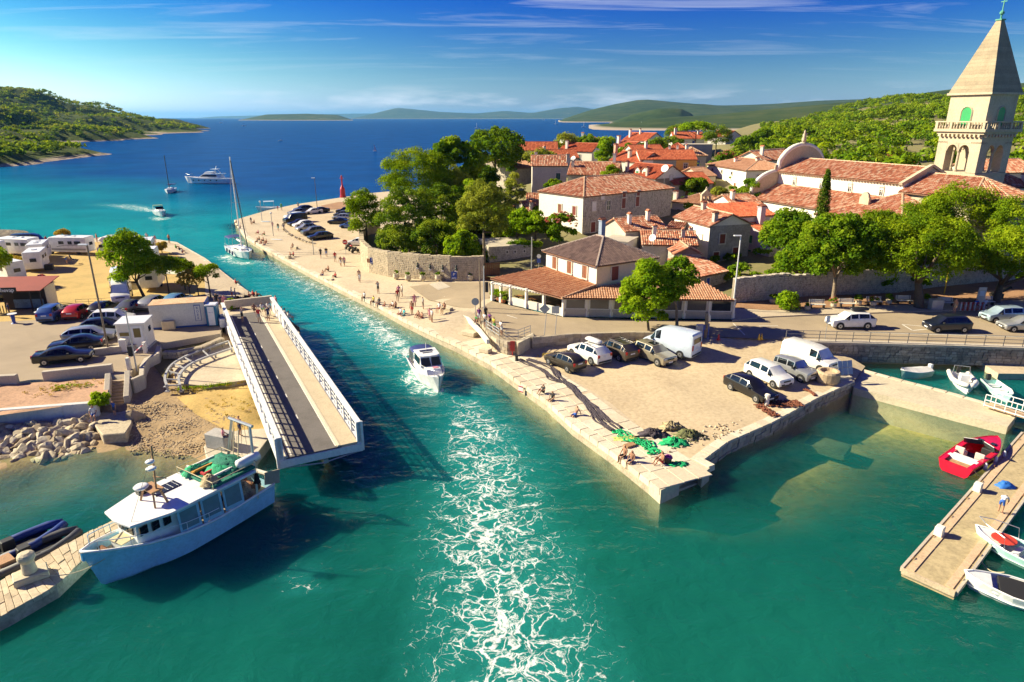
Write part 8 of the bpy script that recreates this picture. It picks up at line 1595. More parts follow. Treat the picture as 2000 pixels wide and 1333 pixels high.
for lb,px,py,pt_,hd_ in(('street lamp on the mole behind the yacht mast',512,432,396,'globe'),('lamp post beside the swimmers on the mole',534,461,419,'globe'),('tall wooden mast lamp at the mole car park',620,411,348,'lamp'),('post at the plaza end of the mole row',613,498,468,None)):
 p=at(px,py,1.05);pole('mole_lamp',lb,p,atY(px,pt_,p.y).z-1.05,.08,hd_,M_bark if 'wooden' in lb else M_metal)
bc=at(670,386,1.0);e=empty('red_beacon',bc);tag(e,'red harbour beacon at the end of the mole','beacon');q=MB();q.lathe([(.9,0),(.9,.4),(.75,.5),(.7,2.4),(.35,3.2),(.22,3.4),(.2,5.6)],n=12);q.build('tower',S_red,e,smooth=False);q=MB();q.lathe([(.6,5.4),(.6,5.5)],n=10);q.lathe([(.2,5.6),(.25,6.0),(.05,6.3)],n=8);q.build('lantern',S_red,e)
for lb,px,py,pt_ in(('wooden utility pole beside the restaurant pots',938,603,506),('grey pole next to the utility pole',946,612,520),('dark pole behind the stone store',1038,540,466),('yellow pole under the pines',1843,578,520)):
 p=at(px,py,2.2 if px!=1038 else 2.4);e=pole('utility_pole',lb,p,atY(px,pt_,p.y).z-2.2,.09,None,M_barkp if px<940 else(flat('yellow_pole',(.5,.36,.02),.6)if px>1800 else S_grey),'pole')
 if px==946:q=MB();q.box((.3,0,3.0),(.35,.35,1.1));q.build('traffic_light',M_trim,e)
e=pole('road_sign','round sign seen from behind on the bastion',at(929,628,2.25),2.4,.04,None,S_grey,'sign');disc(e,.4,2.2,S_grey)
e=pole('road_sign','diamond sign seen from behind beside the road wall',at(1063,655,2.3),3.0,.04,None,S_grey,'sign',(.25,.2));disc(e,.75,2.75,S_grey,shape='diamond');e=pole('road_sign','square sign seen from behind beside the road wall',at(1084,654,2.3),2.9,.04,None,S_grey,'sign',(.2,.2));disc(e,.75,2.6,flat('sign_back_pale',(.6,.58,.5),.5),shape='sq')
e=pole('road_sign','thin white sign in front of the white car on the road',at(1611,664,2.35),2.4,.03,None,S_grey,'sign');disc(e,.7,2.1,S_wh,shape='sq',w_=.35)
e=pole('no_entry_sign','red round no entry sign by the motorbikes',at(676,500,1.15),2.5,.04,None,S_grey,'sign');disc(e,.42,2.3,S_red);q=MB();q.box((0,-.075,2.3),(.55,.02,.13));q.build('white_bar',S_wh,e)
e=pole('street_sign','white round and blue square sign behind the store',at(1052,540,2.6),3.0,.04,None,S_grey,'sign');disc(e,.28,2.75,S_wh);disc(e,.6,2.15,S_blue,shape='sq',w_=.5)
def psign(label,p,h,w_,z_,nm='parking_sign',wall=True,rz=0,txt='P'):
 e=empty(nm,p,rz);tag(e,label,'sign');q=MB();q.box((0,0,z_),(w_,.05,h));q.build('panel',S_blue,e);text('letter',txt,h*.62,S_wh,e,(0,-.04,z_+h*.12),(R(90),0,0));q=MB();q.box((0,-.03,z_-h*.36),(w_*.8,.02,h*.1));q.build('text_line',S_wh,e);return e
wpn=RW[3].lerp(RW[2],.85);psign('blue parking sign fixed to the round wall',(wpn.x+.15,wpn.y-.25,1.3),.9,.7,1.9,rz=R(-10));psign('blue free standing parking board in front of the round wall',at(887,549,1.9),1.0,.75,.75)
q=MB();q.box((0,0,1.9),(.6,.05,.6));tag(q.build('brown_plaque',M_rust,loc=RW[2].lerp(RW[3],.05)+Vector((-.1,-.35,0)),rz=R(-28)),'small brown plaque on the round wall','plaque')
for k,(px,lb)in enumerate(((818,'first'),(843,'second'),(868,'third'),(894,'fourth'))):
 f=(px-760)/(945-760)*3;i=min(2,int(f));p=RW[3+i].lerp(RW[4+i],f-i);e=empty('wall_bust',(p.x+.05,p.y-.12,1.6));tag(e,lb+' dark bust on its white bracket from the left along the wall','bust','busts on the round wall');q=MB();q.box((0,0,1.55),(.38,.4,.2));q.build('bracket',W_white,e);q=MB();q.lathe([(.12,1.65),(.2,1.8),(.22,1.95),(.08,2.05),(.12,2.2),(.10,2.35),(.02,2.4)],n=8);q.build('bust',flat('bronze_bust',(.06,.07,.06),.5,.5),e,smooth=True)
# ------------------------------------------------------------------ pots, benches, boards
def pot(label,p,r=.42,h=.6,leaf='broad',m=None,lr=.4,nm='planter',flower=False):
 e=empty(nm,p);tag(e,label,'planter','plant pots');q=MB();q.lathe([(r*.62,0),(r*.95,h*.25),(r,h*.6),(r*.8,h*.85),(r*.98,h),(r*.8,h),(r*.7,h*.85)],n=12);q.build('pot',m or M_stone,e,smooth=True);rs2=np.random.RandomState(int(p[0]*7)%999);cs=dome(rs2,9,(lr,lr,lr),-.2,.4)+np.array([0,0,h+lr*.5]);Q,T=tufts(cs,np.full(9,lr*.5),70,.06,rs2);quads('plant',Q,LEAF[leaf],e,T)
 if flower:Q,T=tufts(cs+np.array([0,0,.1]),np.full(9,lr*.55),10,.06,rs2);quads('flowers',Q,LEAF['pink'],e,T)
for k,px in enumerate((774,797,826,856,919)):pot(['leftmost','second','third','fourth','last empty looking'][k]+' stone urn from the left in front of the round wall',at(px,548+(0 if k else-3),1.55+k*.1),.45,.75,'broad',lr=.22 if k==4 else.3)
for px,py,lb,fl_ in((1797-92,598,'pot with pink flowers between two benches',True),(1676,596,'green pot beside the second bench',False),(1735,594,'green pot in front of the leaning pine',False),(1806,594,'big leafy pot beside the grey cabinet',False),(1508,592,'square pot near the garden wall',False),(1627,601,'pot with lilac flowers left of the benches',True),(1576,606,'small grey pot left of the first bench',False)):pot(lb,at(px,py,2.45),.36,.5,'broad',None,.42 if 'small' not in lb else.2,flower=fl_)
for k,(px,py)in enumerate(((966,583),(974,588),(983,592))):pot(['first','second','third'][k]+' leafy terracotta pot at the restaurant corner',at(px,py,2.32),.28,.45,'lime',mat('terracotta_pot',(.42,.15,.07),.85),.6)
M_bench=flat('bench_slat',(.72,.70,.60),.6)
def bench(label,p,rz):
 e=empty('park_bench',p,rz);tag(e,label,'bench','white slatted benches along the park')
 for k in range(4):q=MB();q.box((0,-.22+k*.14,.44),(1.7,.11,.04));q.build('seat_slat',M_bench,e)
 for k in range(3):q=MB();q.box((0,.33+.03*k,.58+k*.14),(1.7,.03,.11));q.build('back_slat',M_bench,e)
 for s in(-.7,.7):q=MB();q.box((s,0,.22),(.06,.5,.44));q.bar((s,.3,.4),(s,.42,.95),.06);q.build('leg',M_trim,e)
for k,(px,py)in enumerate(((1596,602),(1654,600),(1707,596),(1765,594),(1847,598),(1925,596))):bench(['first white bench at the left end of the row','second white bench from the left of the park row','third white bench from the left of the park row','white bench directly under the leaning pine','white bench beside the grey cabinet','bench with two seated people at the right'][k],at(px,py,2.45),R(-3))
q=MB();q.box((0,0,.55),(1.3,.8,1.1));q.box((0,-.02,1.13),(1.4,.9,.06));tag(q.build('grey_cabinet',S_grey,loc=at(1826,604,2.42),bevel=.02),'grey metal cabinet between benches and barrier','cabinet')
e=empty('notice_board',at(1912,598,2.45));tag(e,'notice board on posts behind the striped barriers','notice board');q=MB();q.box((0,0,1.1),(.9,.1,2.2));q.build('board',S_grey,e);q=MB();q.box((0,-.07,1.5),(.55,.02,.6));q.build('poster',flat('poster',(.55,.62,.66),.5),e)
bar_=empty('striped_barrier',at(1898,608,2.43));tag(bar_,'red and white striped barriers leaning together','barrier')
for k in range(11):q=MB();q.bar((-1.3+k*.26,0,.05),(-1.25+k*.26,.12,1.0),.13,.04);q.build('slat',S_red if k%2 else S_wh,bar_)
for z_ in(.2,.9):q=MB();q.bar((-1.4,.02+z_*.1,z_),(1.5,.02+z_*.1,z_),.05);q.build('bar',S_red,bar_)
stt=empty('cannon',at(1950,583,2.45));tag(stt,'black old cannon propped under the right pine','cannon');q=MB();q.tube([(-1.0,0,.4),(1.2,0,1.3)],[.3,.16],10);q.tube([(1.2,0,1.3),(1.24,0,1.32)],.2,10);q.build('barrel',M_trim,stt);q=MB();q.box((-.2,0,.3),(1.2,.5,.6));q.build('carriage',M_trim,stt)
for lb,px,py,c,z_ in(('red cone at the road edge',1403,664,S_red,2.3),('yellow cone left of its twin at the lot entrance',1482,664,flat('cone_yellow',(.62,.36,.02),.5),2.3),('yellow cone right of its twin at the lot entrance',1487,663,flat('cone_yellow',(.62,.36,.02),.5),2.3)):
 e=empty('traffic_cone',at(px,py,z_));tag(e,lb,'cone','traffic cones');q=MB();q.lathe([(.14,.04),(.03,.6)],n=10);q.build('cone',c,e);q=MB();q.box((0,0,.02),(.34,.34,.04));q.build('foot',c,e)
q=MB();q.box((0,0,.55),(.7,.45,1.1));tag(q.build('meter_box',W_white,loc=at(1366,655,2.3),bevel=.02),'white meter box at the roadside by the totem','meter box')
e=empty('carved_totem',at(1376,660,2.3));tag(e,'rough wooden totem with blue painted boards by the road','totem');q=MB();q.tube([(0,0,0),(.1,0,1.2),(.0,0,2.6)],[.16,.2,.15],8);q.build('trunk',M_barkp,e);q=MB();q.box((-.2,-.1,.7),(.1,.06,1.4));q.box((.3,-.1,.7),(.1,.06,1.6));q.box((.05,-.12,1.1),(.4,.03,.5));q.build('boards',S_blue,e);q=MB();q.box((.3,0,2.0),(.25,.05,.6));q.build('panel',M_bench,e)
q=MB();q.lathe([(.85,0),(.98,.3),(1.0,1.0),(.9,1.15),(.7,1.15),(.65,.9)],n=18);tag(q.build('stone_tub',mat('tub_stone',(.50,.38,.24),.9,.2,1,6,.5),loc=at(1615,748,1.0)),'round weathered stone tub at the corner of the sea wall','stone tub')
e=empty('solar_board',at(1646,740,1.0),R(14));tag(e,'tilted solar panel board behind the stone tub','solar panel');q=MB();q.box((0,0,.12),(1.3,.7,.25));q.build('base',M_conc,e)
for k in range(3):
 for j in range(2):q=MB();q.slab([(-.75+k*.5,-.1-.2*(1-j),.5+j*.6),(-.28+k*.5,-.1-.2*(1-j),.5+j*.6),(-.28+k*.5,.1-.2*(1-j),1.06+j*.6),(-.75+k*.5,.1-.2*(1-j),1.06+j*.6)],.03);q.build('cell',flat('panel_glass',(.32,.38,.45),.15),e)
for s in(-.6,.6):q=MB();q.bar((s,.1,.2),(s,.05,1.2),.06);q.build('strut',M_metal,e)
q=MB();q.lathe([(.17,0),(.17,.75),(.22,.8),(.2,.95),(.05,1.0)],n=12);tag(q.build('mooring_post',W_white,loc=at(1497,792,1.05)),'white stone mooring post among the brown nets','bollard')
for lb,px,py in(('black iron bollard by the bastion',1009,705),):q=MB();q.lathe([(.2,0),(.14,.1),(.14,.4),(.22,.5),(.2,.56)],n=10);tag(q.build('iron_bollard',M_trim,loc=at(px,py,1.02)),lb,'bollard')
e=empty('lifebuoy_stand',at(1001,695,1.0));tag(e,'red lifebuoy stand against the bastion','lifebuoy');q=MB();q.tube([(0,0,0),(0,0,1.5)],.05,6);q.build('post',S_red,e);q=MB();q.box((0,-.06,1.0),(.45,.08,1.0));q.build('panel',S_red,e)
e=empty('no_diving_sign',at(1020,752,.95));tag(e,'white sign with red frame on the quay face','sign');q=MB();q.box((-.12,-.2,-.3),(.5,.06,.6),R(-38));q.build('panel',S_wh,e);q=MB();q.box((-.13,-.24,-.06),(.5,.06,.07),R(-38));q.box((-.13,-.24,-.54),(.5,.06,.07),R(-38));q.build('frame',S_red,e)
# stone benches and steps on the promenade
for lb,px,py,s in(('stone block bench on the plaza edge',872,608,(1.6,.6,.5)),('pair of stone blocks below the plaza wall',918,655,(1.7,.9,.45)),('low stone block by the quay near the bastion',948,688,(1.2,.7,.4)),('stone block bench far along the mole',576,486,(1.4,.5,.4)),('stacked sleepers at the quay edge',645,548,(1.2,.5,.3)),('stone block at the quay edge by the swimmers',563,505,(1.0,.6,.5))):q=MB();q.box((0,0,s[2]/2),s);tag(q.build('stone_block',M_stone,loc=at(px,py,1.6 if px==872 else 1.05),rz=R(-35),bevel=.04),lb,'block')
ks=empty('kerb_stones',(0,0,0));tag(ks,'curved row of kerb stones round the mole car park','kerb stones');KP=dense([at(a,c,1.0)for a,c in[(556,434),(552,444),(560,455),(578,466),(598,474),(614,478)]],34)
for p in KP:o=rock(ks,(p.x,p.y,1.15),.75,'stone')
# booth, container, toilet, barrier arm, stall
bo=at(262,683,2.02);e=empty('ticket_booth',bo,R(10));tag(e,'white parking booth with glazed door','booth');q=MB();q.box((0,1.1,1.35),(2.5,2.2,2.5));q.build('cabin',W_white,e,bevel=.03);q=MB();q.slab([(-1.35,-.1,2.62),(1.35,-.1,2.62),(1.35,2.3,2.72),(-1.35,2.3,2.72)],.12);q.build('roof',M_bwh,e);q=MB();q.box((.55,-.03,1.25),(.95,.06,2.1));d=q.build('door',M_bwh,e);q=MB();q.box((.55,-.07,1.65),(.6,.03,.9));q.build('pane',flat('ochre_glass',(.16,.12,.04),.1),d);q=MB();q.box((-.6,-.03,1.55),(.8,.04,.35));q.build('window',flat('ochre_glass',(.16,.12,.04),.1),e);q=MB();q.box((-.7,-.35,.6),(.65,.6,1.2));q.build('counter',W_white,e,bevel=.03);q=MB();q.box((1.265,1.2,1.7),(.03,.6,.5));q.build('window',M_cg,e);q=MB();q.box((0,1.1,.05),(2.7,2.5,.2));q.build('plinth',M_concg,e)
c0,c1=at(297,644,2.05),at(405,636,2.05);cl=(c1-c0).length;e=empty('shipping_container',c0,math.atan2(c1.y-c0.y,c1.x-c0.x));tag(e,'white corrugated container with rusty roof and blue end frame','container');M_ctn=mat('container_paint',(.66,.65,.60),.6,.08,1,7,.05,stain=.25);q=MB();q.box((cl/2,1.2,1.3),(cl,2.3,2.45));q.build('box',M_ctn,e)
for k in range(30):q=MB();q.box((.35+k*(cl-.7)/29,.04,1.3),(.11,.05,2.2));q.build('rib',M_ctn,e)
q=MB();q.box((cl/2,1.2,2.56),(cl+.05,2.42,.06));q.build('roof',mat('rusty_roof',(.62,.42,.25),.8,.25,.8,5,.1,col2=(.38,.17,.07)),e);q=MB();M_cbl=flat('container_blue',(.015,.07,.30),.5);q.box((cl+.03,1.2,1.3),(.12,2.46,2.56));q.box((cl/2,.02,.06),(cl,.1,.16));q.build('end_frame',M_cbl,e);q=MB();q.box((cl-.75,.005,1.45),(.62,.03,1.75));pn=q.build('lettering_panel',M_cbl,e);q=MB();q.box((cl-.75,-.005,1.42),(.52,.03,1.62));q.build('panel_ground',M_ctn,pn);tx=text('lettering','R\nO\nB\nE',.36,M_cbl,pn,(cl-.75,-.03,1.42),(R(90),0,0))
q=MB();q.box((1.7,-.35,.45),(1.2,.5,.9));tag(q.build('timber_crate',flat('crate_board',(.56,.46,.30),.8),loc=c0,rz=e.rotation_euler.z,bevel=.02),'pale board crate leaning on the container','crate')
e=empty('portable_toilet',at(416,637,2.05),R(8));tag(e,'blue and white portable toilet beside the container','toilet');q=MB();q.box((0,.5,1.1),(1.1,1.1,2.2));q.build('cabin',flat('toilet_teal',(.02,.16,.28),.5),e,bevel=.04);q=MB();q.box((0,-.06,1.1),(.66,.04,2.0));q.build('door',S_wh,e);q=MB();q.box((0,.5,2.26),(1.16,1.16,.16));q.build('roof',M_bwh,e,bevel=.05);text('lettering','TOI TOI',.13,S_blue,e,(0,-.09,1.5),(R(90),0,0))
b0_,b1_=at(285,690,2.0),at(253,722,2.0);e=empty('barrier_arm',(0,0,0));tag(e,'red and white barrier arm between two white posts','barrier')
for p in(b0_,b1_):q=MB();q.box(p+Vector((0,0,.55)),(.3,.3,1.1));q.build('post',W_white,e,bevel=.02)
for k in range(8):q=MB();q.bar(b0_.lerp(b1_,k/8)+Vector((0,0,.95)),b0_.lerp(b1_,(k+1)/8)+Vector((0,0,.95)),.09);q.build('arm',flat('arm_red',(.58,.16,.18),.5)if k%2 else S_wh,e)
s0_=at(48,606,2.0);e=empty('food_stall',s0_,R(6));tag(e,'dark food stall with red roof and white lettered sign','food stall');M_char=flat('charred_wood',(.035,.025,.022),.8);q=MB();q.box((0,1.6,1.3),(4.6,2.2,2.6));q.build('cabin',M_char,e);q=MB();q.slab([(-5.6,-1.0,2.5),(2.7,-1.0,2.5),(2.9,3.0,3.3),(-5.6,3.0,3.3)],.08);q.build('roof',mat('red_sheet_roof',(.30,.06,.04),.7,.15),e);q=MB();q.box((.4,.46,.65),(3.2,.1,1.0));q.build('counter',mat('painted_counter',(.14,.22,.26),.7,.3,2),e);q=MB();q.box((.4,.47,1.55),(3.0,.05,.7));q.build('serving_hatch',M_dark,e);q=MB();q.box((2.32,1.6,1.4),(.06,2.1,2.4));q.build('side_wall',W_cream,e)
for x in(-5.3,-3,-2.3,1.4,2.5):q=MB();q.box((x,-.8,1.25),(.12,.12,2.5));q.build('post',M_char,e)
text('lettering','Chevap',.62,S_wh,e,(-.9,-1.06,2.62),(R(90),0,0),.03);q=MB();q.box((-.9,-1.02,2.62),(2.3,.04,.6));q.build('sign_board',M_trim,e)
for k in range(16):q=MB();q.box((-5.4+k*.3,-1.2,.45),(.08,.05,.9));q.build('fence_slat',M_char,e)
for k,(px,py)in enumerate(((28,632),(80,628))):
 e=empty('bar_table',at(px,py,2.0));tag(e,['white topped bar table with blue stand at the stall','white topped bar table beside the blue hatchback'][k],'table','bar tables at the food stall');q=MB();q.lathe([(.45,1.05),(.45,1.1)],n=14);q.build('table_top',S_wh,e);q=MB();q.lathe([(.3,0),(.15,.1),(.2,.8),(.12,1.05)],n=10);q.build('stand',S_blue,e)
e=empty('folding_chair',at(145,512,1.75),R(200));tag(e,'dark folding chair on the dry grass','chair');q=MB();q.box((0,0,.42),(.5,.5,.05));q.build('seat',M_trim,e);q=MB();q.bar((.25,0,.42),(.5,0,1.1),.5,.05);q.build('backrest',M_trim,e)
for s in(-1,1):q=MB();q.bar((-.3,s*.24,0),(.3,s*.24,.5),.04);q.bar((.4,s*.24,0),(-.2,s*.24,.45),.04);q.build('leg',M_metal,e)
q=MB();q.box((0,0,.4),(1.1,.8,.8));tag(q.build('cool_box',M_trim,loc=at(97,527,1.75),rz=R(20),bevel=.04),'black storage box beside the open caravan','box');heap('red_cover',S_red,None,(0,0,0),(1.0,.8,.8),31,loc=at(82,548,1.75));tag(bpy.context.scene.objects['red_cover'],'red cover heaped in front of the caravan','cover')
railing('camp_fence','thin wire fence between the field and the parking',[at(150,600,1.95),at(200,598,1.95),at(245,594,1.95)],.9,(.3,.6,.9),1.6,M_barkp,.02)
# parasol on the terrace
e=empty('parasol',at(1268,462,6.2));tag(e,'pale blue striped parasol on a terrace behind the restaurant','parasol');q=MB();q.tube([(0,0,-2.2),(0,0,.6)],.04,6);q.build('pole',M_bwh,e);q=MB();q.lathe([(1.7,0),(1.0,.35),(.05,.65)],n=8);q.build('canopy',flat('parasol_cloth',(.35,.62,.75),.8),e)
# ------------------------------------------------------------------ fishing nets
def net_trail(name,label,pts,wd,m,z_,seed=0,group='nets drying on the quay'):
 rs2=np.random.RandomState(seed);P=dense([at(a,c,z_)for a,c in pts],44);e=empty(name,(0,0,0));tag(e,label,'net',group)
 for s in range(7):
  ph=rs2.rand()*6;off=(rs2.rand()-.5)*wd;q=MB();L_=[]
  for i,p in enumerate(P):d=(P[min(i+1,44)]-P[max(i-1,0)]).normalized();L_.append(p+Vector((-d.y,d.x,0))*(off+.16*wd*math.sin(i*.55+ph)+.1*wd*math.sin(i*1.3+2*ph))+Vector((0,0,.05+.04*rs2.rand())))
  q.tube(L_,[.03+.035*rs2.rand()for _ in L_],5);o=q.build('net_strand',m,e,smooth=True)
 return e
net_trail('fishing_net','long dark purple net trail nearer the water',[(1012,703),(1055,722),(1080,742),(1110,752),(1140,785),(1165,818),(1195,843)],.55,M_dnet,1.03,1);net_trail('fishing_net','long dark purple net trail nearer the lot',[(1030,703),(1070,716),(1100,745),(1135,775),(1170,808),(1210,838)],.45,M_dnet,1.03,2)
net_trail('fishing_net','rust brown net spread over the sea wall corner',[(1490,788),(1530,792),(1565,790)],1.5,mat('brown_net',(.22,.075,.04),.9,.3,3,12,.6),1.08,3);net_trail('fishing_net','rust brown net strip left of the mooring post',[(1476,792),(1495,805),(1512,815)],.9,mat('brown_net',(.22,.075,.04)),1.06,4);net_trail('fishing_net','small rust brown net piece near the jeep',[(1570,762),(1582,766),(1592,774)],.25,mat('brown_net',(.22,.075,.04)),1.05,5)
def heap_t(name,label,px,py,R3,m,seed,z_=1.0,cat='net'):o=heap(name,m,None,(0,0,0),R3,seed,loc=at(px,py,z_),n=30,rough=.85);return tag(o,label,cat,'nets drying on the quay' if cat=='net' else None)
M_gb=mat('bright_green_net',(.015,.46,.16),.85,.35,3,12,.6);M_gy=mat('yellow_green_net',(.45,.50,.14),.85,.2,2,9,.5)
net_trail('fishing_net','bright green net band stretched towards the pier head',[(1205,842),(1235,862),(1262,868),(1280,888)],1.1,M_gb,1.03,6);heap_t('net_pile','yellow green net inside the green band',1226,858,(1.2,.6,.14),M_gy,41);heap_t('net_pile','dark purple net pile beside the rubble',1275,850,(1.0,.7,.4),M_dnet,42);heap_t('net_pile','bright green net pile on the rubble',1318,866,(1.0,.6,.35),M_gb,43);heap_t('net_pile','green brown net pile behind the bright green one',1345,852,(1.1,.7,.4),mat('mixed_net',(.16,.17,.07),.9,.4,3,10,.8),44);heap_t('net_pile','small green net by the woman on the pier head',1325,908,(.8,.4,.15),M_gb,45);heap_t('net_pile','pale net and rope pile topped with floats',1312,838,(.9,.6,.5),M_knet,46)
rb_=empty('rubble',(0,0,0));tag(rb_,'loose pale rubble stones along the inside of the sea wall','rubble')
for k in range(90):u=rnd.random()**.8;p=at(1300+150*u+rnd.uniform(-30,10),892-55*u+rnd.uniform(-22,4),1.05);rock(rb_,(p.x,p.y,1.06),rnd.uniform(.12,.3),'stone')
q=MB();q.lathe([(.22,0),(.28,.5),(.25,.5),(.2,.1)],n=12);tag(q.build('bucket',M_trim,loc=at(1304,905,1.0)),'black bucket with purple towel beside the seated woman','bucket');heap('towel',flat('purple_towel',(.3,.04,.25),.9),None,(0,0,.45),(.3,.26,.2),50,loc=at(1304,905,1.0));tag(bpy.context.scene.objects['towel'],'purple towel over the black bucket','towel')
q=MB();q.box((0,0,.08),(.8,.45,.16));tag(q.build('pallet',M_wood2,loc=at(1230,872,1.02),rz=R(30)),'wooden pallet on the quay slabs','pallet')
for lb,px,py,c in(('white surfboard on the mole promenade',540,468,S_wh),('pale paddle board on the mole slope',519,433,flat('pale_blue_board',(.5,.6,.7),.4))):q=MB();q.lathe([(.02,-1.4),(.3,-.8),(.36,0),(.3,.8),(.03,1.4)],(0,0,0),12,Matrix.Rotation(R(90),3,'Y'));o=q.build('paddle_board',c,loc=at(px,py,1.1),rz=R(-20),smooth=True);o.scale=(1,1,.16);tag(o,lb,'board')
# slabs of the near quay strip
for i in range(6):
 a,c=QEw[i],QEw[i+1];d=(c-a).normalized();nn=Vector((d.y,-d.x,0));nn=nn if nn.x>0 else-nn
 for r_ in range(3):
  for u0,u1 in along([a,c],1.7,.2):L_=(u1-u0).length;m_=(u0+u1)/2;p=Vector((m_.x,m_.y,0))+nn*(1.25+r_*1.15);place_stone('slab',quay,(p.x,p.y,1.0),(L_-.03,1.12,.06),math.atan2(d.y,d.x),rnd.choice(M_cop))
# ------------------------------------------------------------------ people: one continuous body per pose, grown over a jointed skeleton
def J(**k):return k
BASE=dict(pel=(0,0,.95),spi=(0,0,1.15),che=(0,0,1.36),nec=(0,0,1.50),hd1=(.02,0,1.58),hd2=(.03,0,1.70),nos=(.125,0,1.625),sho=(0,.18,1.42),elb=(-.02,.25,1.15),wri=(.06,.26,.90),hip=(0,.09,.92),kne=(.03,.10,.50),ank=(-.02,.10,.09),toe=(.15,.11,.04))
def shift(d,keys,v):return{k:tuple(a+b for a,b in zip(d[k],v))for k in keys}
UP=('spi','che','nec','hd1','hd2','nos','sho')
POSE={'stand':{},'arms':dict(elb=(.08,.27,1.18),wri=(.26,.14,1.25)),'photo':dict(elb=(.16,.25,1.28),wri=(.25,.08,1.52)),'lean':dict(elb=(.16,.24,1.2),wri=(.40,.18,1.08),**shift(BASE,UP,(.10,0,-.02))),'walk':dict(elb=(-.06,.25,1.15),wri=(.12,.25,.95),legs=((.20,.52,.26,.09,.42),(-.08,.50,-.32,.14,-.18))),
 'sit':dict(pel=(0,0,.12),elb=(.06,.25,.34),wri=(.27,.17,.20),hip=(.06,.10,.11),kne=(.46,.12,.13),ank=(.45,.12,-.30),toe=(.58,.12,-.36),**shift(BASE,UP,(-.02,0,-.83))),
 'back':dict(pel=(0,0,.12),elb=(-.28,.28,.30),wri=(-.36,.26,.06),hip=(.06,.10,.11),kne=(.46,.12,.13),ank=(.45,.12,-.30),toe=(.58,.12,-.36),**{k:(v[0]-(v[2]-.95)*.35,v[1],v[2]-.86)for k,v in BASE.items()if k in UP}),
 'ground':dict(pel=(0,0,.12),elb=(.16,.25,.36),wri=(.36,.12,.34),hip=(.06,.10,.11),kne=(.40,.13,.46),ank=(.60,.12,.09),toe=(.74,.12,.04),**shift(BASE,UP,(.02,0,-.83))),
 'bend':dict(pel=(-.12,0,.92),spi=(.06,0,1.03),che=(.27,0,1.09),nec=(.40,0,1.08),hd1=(.47,0,1.07),hd2=(.58,0,1.03),nos=(.56,0,.94),sho=(.30,.17,1.07),elb=(.36,.22,.82),wri=(.46,.15,.60),hip=(-.08,.09,.88),kne=(.02,.10,.48))}
SEG={'che':1,'spi':1,'sho':1,'pel':2,'hip':2}
